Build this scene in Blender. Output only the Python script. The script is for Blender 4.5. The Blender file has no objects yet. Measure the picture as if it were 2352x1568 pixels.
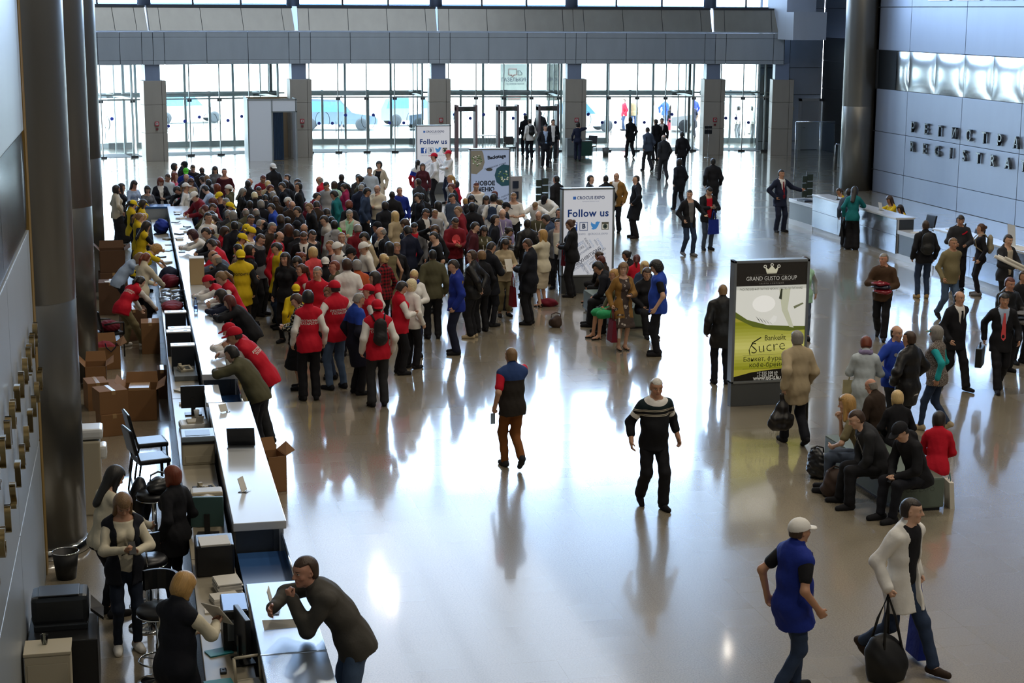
import bpy, bmesh, math, random
import numpy as np
from mathutils import Vector, Matrix
from mathutils.bvhtree import BVHTree
# ---------------------------------------------------------------- camera, sky, lamps, exposure
SC = bpy.context.scene
def look_frame(yaw, pitch, roll):
    a, t, r = (math.radians(v) for v in (yaw, pitch, roll))
    fh = Vector((math.sin(a), math.cos(a), 0)); rt = Vector((math.cos(a), -math.sin(a), 0)); z = Vector((0, 0, 1))
    fw = fh * math.cos(t) - z * math.sin(t); up = fh * math.sin(t) + z * math.cos(t)
    r2 = rt * math.cos(r) + up * math.sin(r); u2 = -rt * math.sin(r) + up * math.cos(r)
    return Matrix((r2, u2, -fw)).transposed()
_c = bpy.data.cameras.new('camera'); CAM = bpy.data.objects.new('camera', _c); SC.collection.objects.link(CAM)
_c.sensor_width = 36.; _c.lens = 36. * 3845 / 2352; _c.clip_end = 400; _c.clip_start = .1
CAM.matrix_world = Matrix.Translation((0, 0, 6.45)) @ look_frame(12.80, 11.19, .275).to_4x4(); SC.camera = CAM
SC.view_settings.view_transform = 'Standard'; SC.view_settings.look = 'None'; SC.view_settings.gamma = 1.; SC.view_settings.use_curve_mapping = False
SC.view_settings.exposure = EXPOSURE = .55
W = bpy.data.worlds.new('overcast_sky'); SC.world = W; W.use_nodes = True
_b = W.node_tree.nodes['Background']; _b.inputs[0].default_value = (.80, .90, 1., 1); _b.inputs[1].default_value = 12.
SC.cycles.use_denoising = True; SC.cycles.max_bounces = 7; SC.cycles.diffuse_bounces = 3; SC.cycles.glossy_bounces = 4; SC.cycles.transparent_max_bounces = 12; SC.cycles.transmission_bounces = 4
SC.cycles.sample_clamp_indirect = 6.; SC.cycles.caustics_reflective = False; SC.cycles.caustics_refractive = False
# daylight enters through the glass front: portals guide the sampling of the sky there
for nm, z0, z1, yy in (('entrance_portal', 0., 4.05, 82.6), ('clerestory_portal', 6.7, 15.9, 76.6)):
    l = bpy.data.lights.new(nm, 'AREA'); l.shape = 'RECTANGLE'; l.size = 37.; l.size_y = z1 - z0; l.cycles.is_portal = True
    o = bpy.data.objects.new(nm, l); SC.collection.objects.link(o); o.location = (13.5, yy, (z0 + z1) / 2); o.rotation_euler = (math.radians(-90 if yy > 0 else 90), 0, 0)
LAMP_POWER = 230.
# ---------------------------------------------------------------- materials
COL = bpy.context.scene.collection
MATS = {}
def srgb(c):
    if isinstance(c, str): c = tuple(int(c[i:i + 2], 16) / 255 for i in (0, 2, 4))
    return tuple((v / 12.92 if v <= .04045 else ((v + .055) / 1.055) ** 2.4) for v in c) + (1.,)
class NT:
    """short hand for building a node tree"""
    def __init__(s, name):
        s.m = bpy.data.materials.new(name); s.m.use_nodes = True; s.t = s.m.node_tree; s.b = s.t.nodes['Principled BSDF']; s.out = s.t.nodes['Material Output']
    def n(s, typ, **k):
        n = s.t.nodes.new('ShaderNode' + typ)
        for a, v in k.items():
            if a.startswith('i_'): n.inputs[a[2:].replace('_', ' ')].default_value = v
            elif a[0] == 'I': n.inputs[int(a[1:])].default_value = v
            else: setattr(n, a, v)
        return n
    def l(s, a, b): s.t.links.new(a, b)
    def math(s, op, a, b=None, c=None):
        n = s.n('Math', operation=op)
        for i, v in enumerate((a, b, c)):
            if v is None: continue
            if hasattr(v, 'links') or isinstance(v, bpy.types.NodeSocket): s.l(v, n.inputs[i])
            else: n.inputs[i].default_value = v
        return n.outputs[0]
    def mix(s, f, a, b):
        n = s.n('Mix', data_type='RGBA')
        for v, i in ((f, 0), (a, 6), (b, 7)):
            if isinstance(v, bpy.types.NodeSocket): s.l(v, n.inputs[i])
            elif i == 0: n.inputs[0].default_value = v
            else: n.inputs[i].default_value = v if len(v) == 4 else srgb(v)
        return n.outputs[2]
    def set(s, **k):
        for a, v in k.items():
            i = s.b.inputs[a.replace('_', ' ')]
            if isinstance(v, bpy.types.NodeSocket): s.l(v, i)
            else: i.default_value = v
        return s
    def bump(s, scale, strength, dist=.01, coord='Object', detail=3.):
        t = s.n('TexCoord'); z = s.n('TexNoise', i_Scale=scale, i_Detail=detail); s.l(t.outputs[coord], z.inputs['Vector']); b = s.n('Bump', i_Strength=strength, i_Distance=dist); s.l(z.outputs[0], b.inputs['Height']); s.l(b.outputs[0], s.b.inputs['Normal']); return z.outputs[0]
def plain(name, col, rough=.5, metal=0., bump=None, spec=.5, **k):
    if name in MATS: return MATS[name]
    m = NT(name); m.set(Base_Color=srgb(col), Roughness=rough, Metallic=metal, Specular_IOR_Level=spec, **k)
    if bump: m.bump(*bump)
    MATS[name] = m.m; return m.m
SKIN = dict(a='c69a80', b='b98a6e', c='d2a88f', d='a87658', e='c8927a')
def skin_mat(k):
    nm = 'skin_' + k
    if nm in MATS: return MATS[nm]
    m = NT(nm); base = SKIN[k]; at = m.n('Attribute', attribute_name='hc'); sp = m.n('SeparateXYZ'); m.l(at.outputs['Vector'], sp.inputs[0]); x, y, z = sp.outputs
    ax = m.math('ABSOLUTE', x); front = m.math('GREATER_THAN', y, .05)
    def ell(cx, cz, rx, rz, edge=.25):
        d = m.math('ADD', m.math('POWER', m.math('DIVIDE', m.math('SUBTRACT', ax, cx), rx), 2.), m.math('POWER', m.math('DIVIDE', m.math('SUBTRACT', z, cz), rz), 2.))
        r = m.n('MapRange'); r.inputs[1].default_value = 1 + edge; r.inputs[2].default_value = 1 - edge; m.l(d, r.inputs[0]); return m.math('MULTIPLY', r.outputs[0], front)
    c = m.mix(m.math('MULTIPLY', ell(.045, -.03, .025, .022, .9), .35), srgb(base), srgb('b8705c'))
    c = m.mix(m.math('MULTIPLY', ell(0., -.0665, .024, .0095), .75), c, srgb('a05f56'))
    c = m.mix(ell(.0315, .024, .0205, .0042, .5), c, srgb('4a3528'))
    c = m.mix(ell(.0315, .0035, .0145, .0068), c, srgb('d9d2ca')); c = m.mix(ell(.0315, .0035, .0058, .0062), c, srgb('2c211b')); c = m.mix(ell(.0315, .0098, .016, .0025, .5), c, srgb('3a2a22'))
    m.set(Base_Color=c, Roughness=.5, Subsurface_Weight=.0); MATS[nm] = m.m; return m.m
HAIRC = dict(black='17130f', dark='241a14', brown='3d2a1c', chestnut='4a2c1c', red='6e3018', auburn='57241a', blond='b0894f', light='cdb07a', platinum='d6c8a0', grey='85817b', white='c9c5bd', sandy='7d6040', maroon='3a1418')
def hair_mat(k):
    nm = 'hair_' + k
    if nm in MATS: return MATS[nm]
    m = NT(nm); t = m.n('TexCoord'); mp = m.n('Mapping'); mp.inputs['Scale'].default_value = (90, 90, 14); w = m.n('TexNoise', i_Scale=1., i_Detail=2.); m.l(t.outputs['Object'], mp.inputs[0]); m.l(mp.outputs[0], w.inputs['Vector'])
    b = m.n('Bump', i_Strength=.6, i_Distance=.006); m.l(w.outputs[0], b.inputs['Height']); m.l(b.outputs[0], m.b.inputs['Normal'])
    c = srgb(HAIRC[k]); m.set(Base_Color=m.mix(w.outputs[0], tuple(v * .6 for v in c[:3]) + (1,), tuple(min(v * 1.5, 1) for v in c[:3]) + (1,)), Roughness=.45); MATS[nm] = m.m; return m.m
CLOTH = dict(black='15151a', navy='1a2036', dnavy='14161f', charcoal='2c2d31', grey='6b6c70', lgrey='a3a4a8', white='e6e4e0', cream='d9d0b8', beige='b3a284', tan='9a7f55', camel='8f6a35', brown='4a3524', dbrown='33261d', rust='7c4a1f', olive='53503a', khaki='7d7355', red='c4122c', dred='7d1826', maroon='4a1722', burg='6a1428', pink='e0607a', coral='e2555a', fuchsia='9e2150', blue='1c3fa0', royal='1a2f8c', cobalt='2748b0', sky='8fb0d6', lblue='a9bcd8', denim='2d3c57', ldenim='4d6280', ddenim='1c2536', teal='0f6b70', turq='21a3a8', mint='a7d3b8', green='2f9a62', lime='58c832', yellow='e6c81e', vyellow='d8b81c', orange='b5522a', lilac='8d82a8', slate='4a5568', skyjacket='b9c6d4', paleblue='c3ced6', stone='c5b9a3', gold='b8901e')
def cloth(k):
    nm = 'cloth_' + k
    if nm in MATS: return MATS[nm]
    m = NT(nm); t = m.n('TexCoord'); P = t.outputs['Object']
    if k in CLOTH: m.set(Base_Color=srgb(CLOTH[k]))
    elif k in ('floral', 'floral2', 'speckle'):
        a, b, sc = dict(floral=('101012', 'd8cfae', 26.), floral2=('4a3f3a', 'a79a8c', 11.), speckle=('57504a', 'b9aea6', 90.))[k]
        v = m.n('TexVoronoi', i_Scale=sc); m.l(P, v.inputs['Vector']); r = m.n('MapRange'); r.inputs[1].default_value = .42; r.inputs[2].default_value = .36; m.l(v.outputs['Distance'], r.inputs[0]); c = m.mix(r.outputs[0], srgb(a), srgb(b))
        if k == 'floral2':
            r2 = m.n('MapRange'); r2.inputs[1].default_value = .2; r2.inputs[2].default_value = .14; m.l(v.outputs['Distance'], r2.inputs[0]); r3 = m.n('MapRange'); r3.inputs[1].default_value = .3; r3.inputs[2].default_value = .26; m.l(v.outputs['Distance'], r3.inputs[0]); c = m.mix(m.math('SUBTRACT', r3.outputs[0], r2.outputs[0]), srgb(a), srgb('c9c2b8'))
        m.set(Base_Color=c)
    elif k == 'plaid':
        s = m.n('SeparateXYZ'); m.l(P, s.inputs[0]); q = [m.math('GREATER_THAN', m.math('FRACT', m.math('MULTIPLY', s.outputs[i], 14.)), .5) for i in (0, 2)]
        m.set(Base_Color=m.mix(m.math('MULTIPLY', m.math('ADD', q[0], q[1]), .5), srgb('8c1420'), srgb('1a0d10')))
    elif k == 'stripes':      # dark sweater with two pairs of pale stripes across the chest
        s = m.n('SeparateXYZ'); m.l(P, s.inputs[0]); z = s.outputs[2]; w = None
        for zc in (1.335, 1.318, 1.272, 1.255):
            b = m.math('LESS_THAN', m.math('ABSOLUTE', m.math('SUBTRACT', z, zc)), .0042); w = b if w is None else m.math('MAXIMUM', w, b)
        up = m.math('GREATER_THAN', z, 1.34); m.set(Base_Color=m.mix(w, m.mix(up, srgb('0d0e13'), srgb('0f2226')), srgb('cfc8b6')))
    elif k in ('bluegrey', 'bluenavy', 'tricolor', 'whiteblue', 'redgrey', 'greyred'):
        a, b, zc = dict(bluegrey=('28231f', '2a4378', 1.3), bluenavy=('14172a', '1d3f9e', 1.25), tricolor=('b51f2e', 'e8e6e4', 1.3), whiteblue=('1e2f80', 'e6e2da', 1.16), redgrey=('6a1522', 'bdb6ad', 1.28), greyred=('2b2a2e', '2b2a2e', 1.3))[k]
        s = m.n('SeparateXYZ'); m.l(P, s.inputs[0]); c = m.mix(m.math('GREATER_THAN', m.math('ADD', s.outputs[2], m.math('MULTIPLY', s.outputs[0], .25 if k == 'tricolor' else 0.)), zc), srgb(a), srgb(b))
        if k == 'tricolor': c = m.mix(m.math('LESS_THAN', m.math('ABSOLUTE', m.math('SUBTRACT', m.math('ADD', s.outputs[2], m.math('MULTIPLY', s.outputs[0], .25)), zc - .05)), .07), c, srgb('2438a0'))
        m.set(Base_Color=c)
    elif k == 'camo':
        z = m.n('TexNoise', i_Scale=22.); m.l(P, z.inputs['Vector']); m.set(Base_Color=m.mix(m.math('GREATER_THAN', z.outputs[0], .5), srgb('2f8f98'), srgb('8f8470')))
    else: m.set(Base_Color=srgb(k))
    n1 = m.n('TexNoise', i_Scale=9., i_Detail=4.); m.l(P, n1.inputs['Vector']); b = m.n('Bump', i_Strength=.35, i_Distance=.03); m.l(n1.outputs[0], b.inputs['Height']); m.l(b.outputs[0], m.b.inputs['Normal'])
    m.set(Roughness=.4 if k == 'leather' else .8, Specular_IOR_Level=.3); MATS[nm] = m.m; return m.m
CLOTH['leather'] = '1b1a1b'
# ---------------------------------------------------------------- building blocks
class MB:
    """collects simple solids into ONE mesh object"""
    def __init__(s): s.bm = bmesh.new(); s.smooth = False
    def box(s, lo, hi, bev=0., R=None, c=None):
        m = bmesh.ops.create_cube(s.bm, size=1.)['verts']; lo, hi = Vector(lo), Vector(hi)
        for v in m: v.co = Vector(((v.co[i] + .5) * (hi[i] - lo[i]) + lo[i] for i in range(3)))
        if bev > 0:
            e = list({e for v in m for e in v.link_edges}); g = bmesh.ops.bevel(s.bm, geom=e, offset=bev, segments=2, affect='EDGES', profile=.6); m = list({v for f in g['faces'] for v in f.verts} | {v for v in m if v.is_valid})
        if R is not None:
            c = Vector(c or (0, 0, 0))
            for v in m: v.co = R @ (v.co - c) + c
        return m
    def tube(s, pts, r, n=8, closed=False, caps=True):
        P = [Vector(p) for p in pts]; N = len(P); rings = []; rr = r if isinstance(r, (list, tuple)) else [r] * N; up = Vector((0, 0, 1))
        for i, p in enumerate(P):
            t = ((P[(i + 1) % N] - P[i - 1]) if closed else (P[min(i + 1, N - 1)] - P[max(i - 1, 0)])).normalized(); a = t.cross(up if abs(t.z) < .95 else Vector((1, 0, 0))).normalized(); b = t.cross(a)
            rings.append([s.bm.verts.new(p + (a * math.cos(k * 2 * math.pi / n) + b * math.sin(k * 2 * math.pi / n)) * rr[i]) for k in range(n)])
        for i in range(N if closed else N - 1):
            A, B = rings[i], rings[(i + 1) % N]
            for k in range(n): s.bm.faces.new((A[k], A[(k + 1) % n], B[(k + 1) % n], B[k])).smooth = True
        if not closed and caps: s.bm.faces.new(rings[0][::-1]); s.bm.faces.new(rings[-1])
    def lathe(s, prof, c=(0, 0, 0), n=32, smooth=True):
        rings = []
        for r, z in prof: rings.append([s.bm.verts.new((c[0] + r * math.cos(k * 2 * math.pi / n), c[1] + r * math.sin(k * 2 * math.pi / n), c[2] + z)) for k in range(n)])
        for A, B in zip(rings, rings[1:]):
            for k in range(n): s.bm.faces.new((A[k], A[(k + 1) % n], B[(k + 1) % n], B[k])).smooth = smooth
        if prof[0][0] > 1e-4: s.bm.faces.new(rings[0][::-1])
        if prof[-1][0] > 1e-4: s.bm.faces.new(rings[-1])
    def quad(s, *p): return s.bm.faces.new([s.bm.verts.new(Vector(q)) for q in p])
    def poly(s, pts, d=None):
        """flat polygon, or a prism if a depth vector is given"""
        A = [s.bm.verts.new(Vector(p)) for p in pts]
        if d is None: s.bm.faces.new(A); return
        B = [s.bm.verts.new(Vector(p) + Vector(d)) for p in pts]; n = len(A); s.bm.faces.new(A[::-1]); s.bm.faces.new(B)
        for k in range(n): s.bm.faces.new((A[k], A[(k + 1) % n], B[(k + 1) % n], B[k]))
    def build(s, name, mat, parent=None, loc=None, rz=0., **props):
        bmesh.ops.recalc_face_normals(s.bm, faces=s.bm.faces)
        me = bpy.data.meshes.new(name); s.bm.to_mesh(me); s.bm.free(); me.materials.append(mat)
        o = bpy.data.objects.new(name, me); COL.objects.link(o)
        if parent is not None: o.parent = parent
        if loc is not None: o.location = loc
        if rz: o.rotation_euler = (0, 0, math.radians(rz))
        for k, v in props.items(): o[k] = v
        return o
def tag(o, label, cat, group=None):
    o['label'] = label; o['category'] = cat
    if group: o['group'] = group
    return o
def thing(name, label, cat, loc=(0, 0, 0), rz=0., group=None):
    o = bpy.data.objects.new(name, None); COL.objects.link(o); o.location = loc; o.rotation_euler = (0, 0, math.radians(rz)); o.empty_display_size = .1
    return tag(o, label, cat, group)
def dup(root, loc, rz, label, group=None):
    r = root.copy(); COL.objects.link(r); r.location = loc; r.rotation_euler = (0, 0, math.radians(rz)); r['label'] = label
    if group: r['group'] = group
    for ch in list(root.children):
        c = ch.copy(); COL.objects.link(c); c.parent = r
        for g in ch.children: d = g.copy(); COL.objects.link(d); d.parent = c
    return r
def struct(mb, name, mat, parent=None, **k):
    o = mb.build(name, mat, parent, **k)
    if parent is None: o['kind'] = 'structure'
    return o
def lettering(name, txt, size, mat, parent, origin, xdir, zdir, depth=0., bold=0., align='CENTER', sx=1., space=1., char=1.):
    """flat or raised writing; origin is its middle, xdir the reading direction"""
    c = bpy.data.curves.new(name, 'FONT'); c.body = txt; c.size = size; c.extrude = depth / 2; c.offset = bold; c.align_x = align; c.align_y = 'CENTER'; c.resolution_u = 2 if depth == 0 else 3; c.space_line = space; c.space_character = char
    t = bpy.data.objects.new(name, c); COL.objects.link(t); dg = bpy.context.evaluated_depsgraph_get(); me = bpy.data.meshes.new_from_object(t.evaluated_get(dg)); bpy.data.objects.remove(t); bpy.data.curves.remove(c)
    x, z = Vector(xdir).normalized(), Vector(zdir).normalized(); y = z.cross(x); M = Matrix((x * sx, z, -y)).transposed().to_4x4(); M.translation = Vector(origin); me.transform(M); me.name = name
    me.materials.clear(); me.materials.append(mat); o = bpy.data.objects.new(name, me); COL.objects.link(o); o.parent = parent
    return o
def glow(name, col, s):
    if name in MATS: return MATS[name]
    c = srgb(col); m = NT(name); m.set(Base_Color=tuple(v * .25 for v in c[:3]) + (1,), Emission_Color=c, Emission_Strength=s, Roughness=.25); MATS[name] = m.m; return m.m
def glass_mat(name, tint=(.93, .97, .97, 1), refl=.1, rough=.0):
    m = NT(name); t = m.n('BsdfTransparent'); t.inputs[0].default_value = tint; g = m.n('BsdfGlossy'); g.inputs['Roughness'].default_value = rough; f = m.n('Fresnel', i_IOR=1.45); x = m.n('MixShader')
    m.l(f.outputs[0], x.inputs[0]); m.l(t.outputs[0], x.inputs[1]); m.l(g.outputs[0], x.inputs[2]); m.l(x.outputs[0], m.out.inputs['Surface']); return m.m
GLASS = glass_mat('clear_glass'); GLASS_BLUE = glass_mat('tinted_glass', (.74, .84, .96, 1))
M_STEEL = plain('brushed_steel', 'b4b8bc', .32, .9, (40., .05, .002)); M_CHROME = plain('chrome', 'd5d8da', .12, 1.); M_ALU = plain('aluminium_frame', '8e9698', .45, .6); M_DARKFR = plain('dark_frame', '3a3f45', .5, .3)
M_BLK = plain('black_plastic', '141416', .38); M_LEATH = plain('black_leather', '16171a', .34, bump=(60., .1, .004)); M_CREAM = plain('cream_plastic', 'b9b09a', .5); M_WHITE = plain('white_laminate', 'dfe1e2', .3); M_PAPER = plain('white_paper', 'd9d5cc', .7)
M_GREYPL = plain('grey_plastic', '6f7476', .5); M_CARD = plain('brown_cardboard', '8a6440', .85, bump=(30., .1, .004)); M_CARD2 = plain('dark_cardboard', '5f4430', .85, bump=(30., .1, .004)); M_TAPE = plain('packing_tape', 'b08f66', .25)
M_DESK = plain('beige_desk_top', 'a89f8c', .3); M_WHITETOP = plain('white_counter_top', 'c9cdd2', .16, 0., spec=.7); M_FRONT = plain('counter_front_panel', '9aa2ac', .3, .3); M_DKPAN = plain('dark_counter_panel', '3a4048', .35, .2)
def floor_mat():
    m = NT('terrazzo_floor'); t = m.n('TexCoord'); P = t.outputs['Object']
    n = m.n('TexNoise', i_Scale=55., i_Detail=6., i_Roughness=.75); m.l(P, n.inputs['Vector']); n2 = m.n('TexNoise', i_Scale=.7, i_Detail=3.); m.l(P, n2.inputs['Vector'])
    b = m.n('TexBrick', offset=0., squash=1.); b.inputs['Scale'].default_value = 2.; b.inputs['Mortar Size'].default_value = .0035; b.inputs['Brick Width'].default_value = 1.; b.inputs['Row Height'].default_value = 1.; b.inputs['Color1'].default_value = (.0, .0, .0, 1); b.inputs['Color2'].default_value = (1, 1, 1, 1); b.inputs['Mortar'].default_value = (.5, .5, .5, 1); m.l(P, b.inputs['Vector'])
    r = m.n('ValToRGB'); e = r.color_ramp.elements; e[0].position = .3; e[0].color = srgb('6f6655'); e[1].position = .72; e[1].color = srgb('b0a692'); m.l(n.outputs[0], r.inputs[0])
    c = m.mix(.28, r.outputs[0], m.mix(n2.outputs[0], srgb('877c68'), srgb('a79c88'))); bw = m.n('RGBToBW'); m.l(b.outputs['Color'], bw.inputs[0]); c = m.mix(m.math('MULTIPLY', bw.outputs[0], .1), c, srgb('8a7d68')); c = m.mix(m.math('MULTIPLY', b.outputs['Fac'], .3), c, srgb('5a5246'))
    m.set(Base_Color=c, Roughness=m.math('ADD', m.math('MULTIPLY', bw.outputs[0], .03), .25), Specular_IOR_Level=.5, Coat_Weight=1., Coat_IOR=1.62, Coat_Roughness=m.math('ADD', m.math('MULTIPLY', bw.outputs[0], .02), .07))
    w = m.n('TexNoise', i_Scale=1.3, i_Detail=2.); m.l(P, w.inputs['Vector']); bp = m.n('Bump', i_Strength=.02, i_Distance=.02); m.l(w.outputs[0], bp.inputs['Height']); m.l(bp.outputs[0], m.b.inputs['Normal'])
    return m.m
def panel_mat(name, col, rough=.4, metal=.25, streak=.12):
    m = NT(name); t = m.n('TexCoord'); mp = m.n('Mapping'); mp.inputs['Scale'].default_value = (1.2, 1.2, .35); m.l(t.outputs['Object'], mp.inputs[0]); n = m.n('TexNoise', i_Scale=2., i_Detail=5.); m.l(mp.outputs[0], n.inputs['Vector'])
    c = srgb(col); m.set(Base_Color=m.mix(n.outputs[0], tuple(v * (1 - streak) for v in c[:3]) + (1,), tuple(min(1, v * (1 + streak)) for v in c[:3]) + (1,)), Roughness=rough, Metallic=metal); return m.m
M_FLOOR = floor_mat(); M_BEAM = panel_mat('grey_blue_panel', 'a0aab2', .42); M_BAND = panel_mat('warm_metal_panel', 'a39e92', .38, .4); M_PIL = panel_mat('pillar_cladding', '9d988e', .5, .1); M_NECK = panel_mat('pillar_neck', '7f8ea6', .45)
M_WALLR = panel_mat('blue_grey_wall_panel', '8d98ab', .34, .35, .05); M_WALLL = panel_mat('pale_wall_panel', 'a6adb2', .4, .3, .05); M_SEAM = plain('dark_seam', '33383e', .7); M_DKWALL = panel_mat('dark_wall_panel', '2d3338', .3, .3); M_COL = panel_mat('column_steel', '7b7a76', .3, .75, .04)
M_PILLOW = plain('polished_steel_panel', 'cfd6dc', .16, 1.); M_PILLOWD = plain('dark_steel_and_reflection', '4a525a', .2, .8); M_TAN = plain('tan_edge_trim', '8f7338', .5); M_CEIL = plain('ceiling_white', 'b9b9b6', .8); M_MAT = plain('entrance_mat', '4a4f55', .9, bump=(80., .3, .004)); M_ROAD = plain('pale_pavement', 'b5b5b2', .9)
# ---------------------------------------------------------------- the hall
def boxes(name, mat, L, parent=None, bev=0., kind=True):
    m = MB()
    for lo, hi in L: m.box(lo, hi, bev)
    return struct(m, name, mat, parent) if kind else m.build(name, mat, parent)
m = MB(); m.quad((-3, -7, 0), (32.5, -7, 0), (32.5, 83, 0), (-3, 83, 0)); struct(m, 'floor', M_FLOOR)
m = MB(); m.box((-60, 83, -.3), (110, 260, -.02)); struct(m, 'ground_outside', M_ROAD)
M_WALLF = panel_mat('pale_blue_panel', 'd3deec', .45, 0., .05)
SKY = (-1., 46., 16., 73.)
boxes('ceiling', panel_mat('ceiling_panel', 'c2c6ca', .45, .5, .03), [((-6, -7, 16), (33, SKY[1], 16.3)), ((-6, SKY[3], 16), (33, 78, 16.3)), ((-6, SKY[1], 16), (SKY[0], SKY[3], 16.3)), ((SKY[2], SKY[1], 16), (33, SKY[3], 16.3))])
mt = NT('milky_roof_glass'); tr = mt.n('BsdfTranslucent'); tr.inputs[0].default_value = (.098, .102, .112, 1); mt.l(tr.outputs[0], mt.out.inputs['Surface'])
m = MB(); m.quad((SKY[0], SKY[1], 16.1), (SKY[2], SKY[1], 16.1), (SKY[2], SKY[3], 16.1), (SKY[0], SKY[3], 16.1)); SW = struct(m, 'window_32', mt.m); m = MB()
for k in range(1, 8): m.box((SKY[0] + 2 * k - .06, SKY[1], 16.), (SKY[0] + 2 * k + .06, SKY[3], 16.08))
m.build('window_frame', M_ALU, SW)
boxes('wall_back', M_WALLL, [((-6, -7.3, 0), (33, -7, 16))])
def panelled(name, mat, plane, x, ys, zs, back, thick=.05, gap=.012, skip=()):
    """wall of separate panels with open joints over a dark backing; plane 'x' or 'y' is the constant axis, facing the hall on the side of `back`'s sign"""
    m = MB(); sg = 1 if back > 0 else -1
    for a0, a1 in zip(ys, ys[1:]):
        for i, (z0, z1) in enumerate(zip(zs, zs[1:])):
            if i in skip: continue
            lo, hi = (min(x, x + sg * thick), a0 + gap, z0 + gap), (max(x, x + sg * thick), a1 - gap, z1 - gap)
            if plane == 'y': lo, hi = (a0 + gap, lo[0], lo[2]), (a1 - gap, hi[0], hi[2])
            m.box(lo, hi, .006)
    o = struct(m, name, mat); b = MB(); x0, x1 = sorted((x + sg * .03, x + sg * .3)); lo, hi = (x0, ys[0], zs[0]), (x1, ys[-1], zs[-1])
    if plane == 'y': lo, hi = (ys[0], x0, zs[0]), (ys[-1], x1, zs[-1])
    b.box(lo, hi); struct(b, 'panel_joint', M_SEAM, o); return o
def pillows(name, mat, parent, x, ys, z0, z1, sg, bulge=.05):
    m = MB(); n = 10
    for a0, a1 in zip(ys, ys[1:]):
        g = [[m.bm.verts.new((x - sg * (.012 + bulge * (1 - (2 * i / n - 1) ** 2) ** .5 * (1 - abs(2 * j / n - 1) ** 3)), a0 + .008 + (a1 - a0 - .016) * i / n, z0 + (z1 - z0) * j / n)) for j in range(n + 1)] for i in range(n + 1)]
        for i in range(n):
            for j in range(n): m.bm.faces.new((g[i][j], g[i + 1][j], g[i + 1][j + 1], g[i][j + 1])).smooth = True
    return m.build(name, mat, parent)
YR = [-7, 3.4, 7.4, 11.4, 15.3, 19.2, 23.1, 27, 31, 34.9, 38.8, 42.7, 46.7, 50.5, 54.5, 57.2]
WR = panelled('wall_right', M_WALLR, 'x', 26.5, YR, [0, .8, 2.2, 3.73, 5.1, 6.62, 8.2, 10.5, 13, 16], 1, skip=(3,))
pillows('steel_band', M_PILLOW, WR, 26.53, [y for a, b in zip(YR[3:-2], YR[4:-1]) for y in (a, (a + b) / 2)] + [54.5, 55.5], 3.74, 5.09, 1)
boxes('dark_band_end', M_PILLOWD, [((26.51, 55.52, 3.74), (26.6, 57.2, 5.09))], WR)
panelled('wall_recess', M_WALLR, 'y', 57.3, [26.5, 29, 32.2], [0, 2.2, 3.7, 5.1, 6.6, 16], -1)
WD = panelled('wall_dark', M_DKWALL, 'x', 32., [57.3, 61, 64.8, 68.2, 71.4, 74.9], [0, 1.3, 2.9, 4.2, 5.25], 1)
panelled('wall_recess_upper', M_WALLR, 'x', 32., [57.3, 64.8, 71.4, 74.9], [5.25, 6.6, 8.2, 16], 1)
WF = panelled('wall_far', M_WALLF, 'y', 74.9, [28.9, 30.35, 32.], [0, .42, 2.6, 3.85, 5.2, 6.6, 16], 1)
boxes('trim_1', M_WALLF, [((28.55, 70.2, 5.22), (30.1, 72., 6.43)), ((28.9, 71.9, 5.4), (30.3, 74.9, 16))])
d = MB(); d.box((30.98, 74.8, .02), (31.86, 74.9, 2.3), .008); D1 = struct(d, 'door_1', plain('grey_door', 'd0d8e0', .45))
m = MB(); m.box((30.86, 74.77, 0), (30.98, 74.9, 2.42)); m.box((31.86, 74.77, 0), (31.97, 74.9, 2.42)); m.box((30.86, 74.77, 2.3), (31.97, 74.9, 2.42)); m.build('door_frame', plain('door_frame_grey', 'dfe5ea', .4), D1)
m = MB(); m.tube([(31.05, 74.78, 1.05), (31.05, 74.72, 1.05), (31.17, 74.72, 1.05)], .012); m.build('door_handle', M_CHROME, D1)
YL = [-7, 3, 6, 9, 12.3, 15.63, 18.88]
WL = panelled('wall_left', M_WALLL, 'x', -1.15, YL + [19.25], [0, 1.62, 4.04, 5.12, 6.9, 16], -1, skip=(2,))
pillows('steel_band', M_PILLOWD, WL, -1.18, YL + [19.25], 4.05, 5.11, -1, .015)  # same steel as the other band; its dark reflection is put into the colour
boxes('tan_edge', M_TAN, [((-1.5, 19.25, 0), (-1.14, 19.6, 16))], WL)
boxes('wall_left_rear', M_WALLL, [((-3., 19.4, 0), (-2.6, 74, 16)), ((-2.7, 19.4, 0), (-1.5, 19.6, 16))])
for i, (x, y) in enumerate(((-1.29, 20.35), (-1.29, 30.1), (-1.27, 39.9), (26.05, 57.55))):
    m = MB(); m.lathe([(.58, 0), (.58, 3.05), (.575, 3.06), (.575, 3.075), (.58, 3.085), (.58, 16)], (x, y, 0), 64); struct(m, 'column', M_COL)
    if i == 0:
        m = MB(); m.lathe([(.62, 0), (.64, .02), (.6, .1), (.585, .12)], (x, y, 0), 48); struct(m, 'trim_2', M_CHROME)
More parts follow.
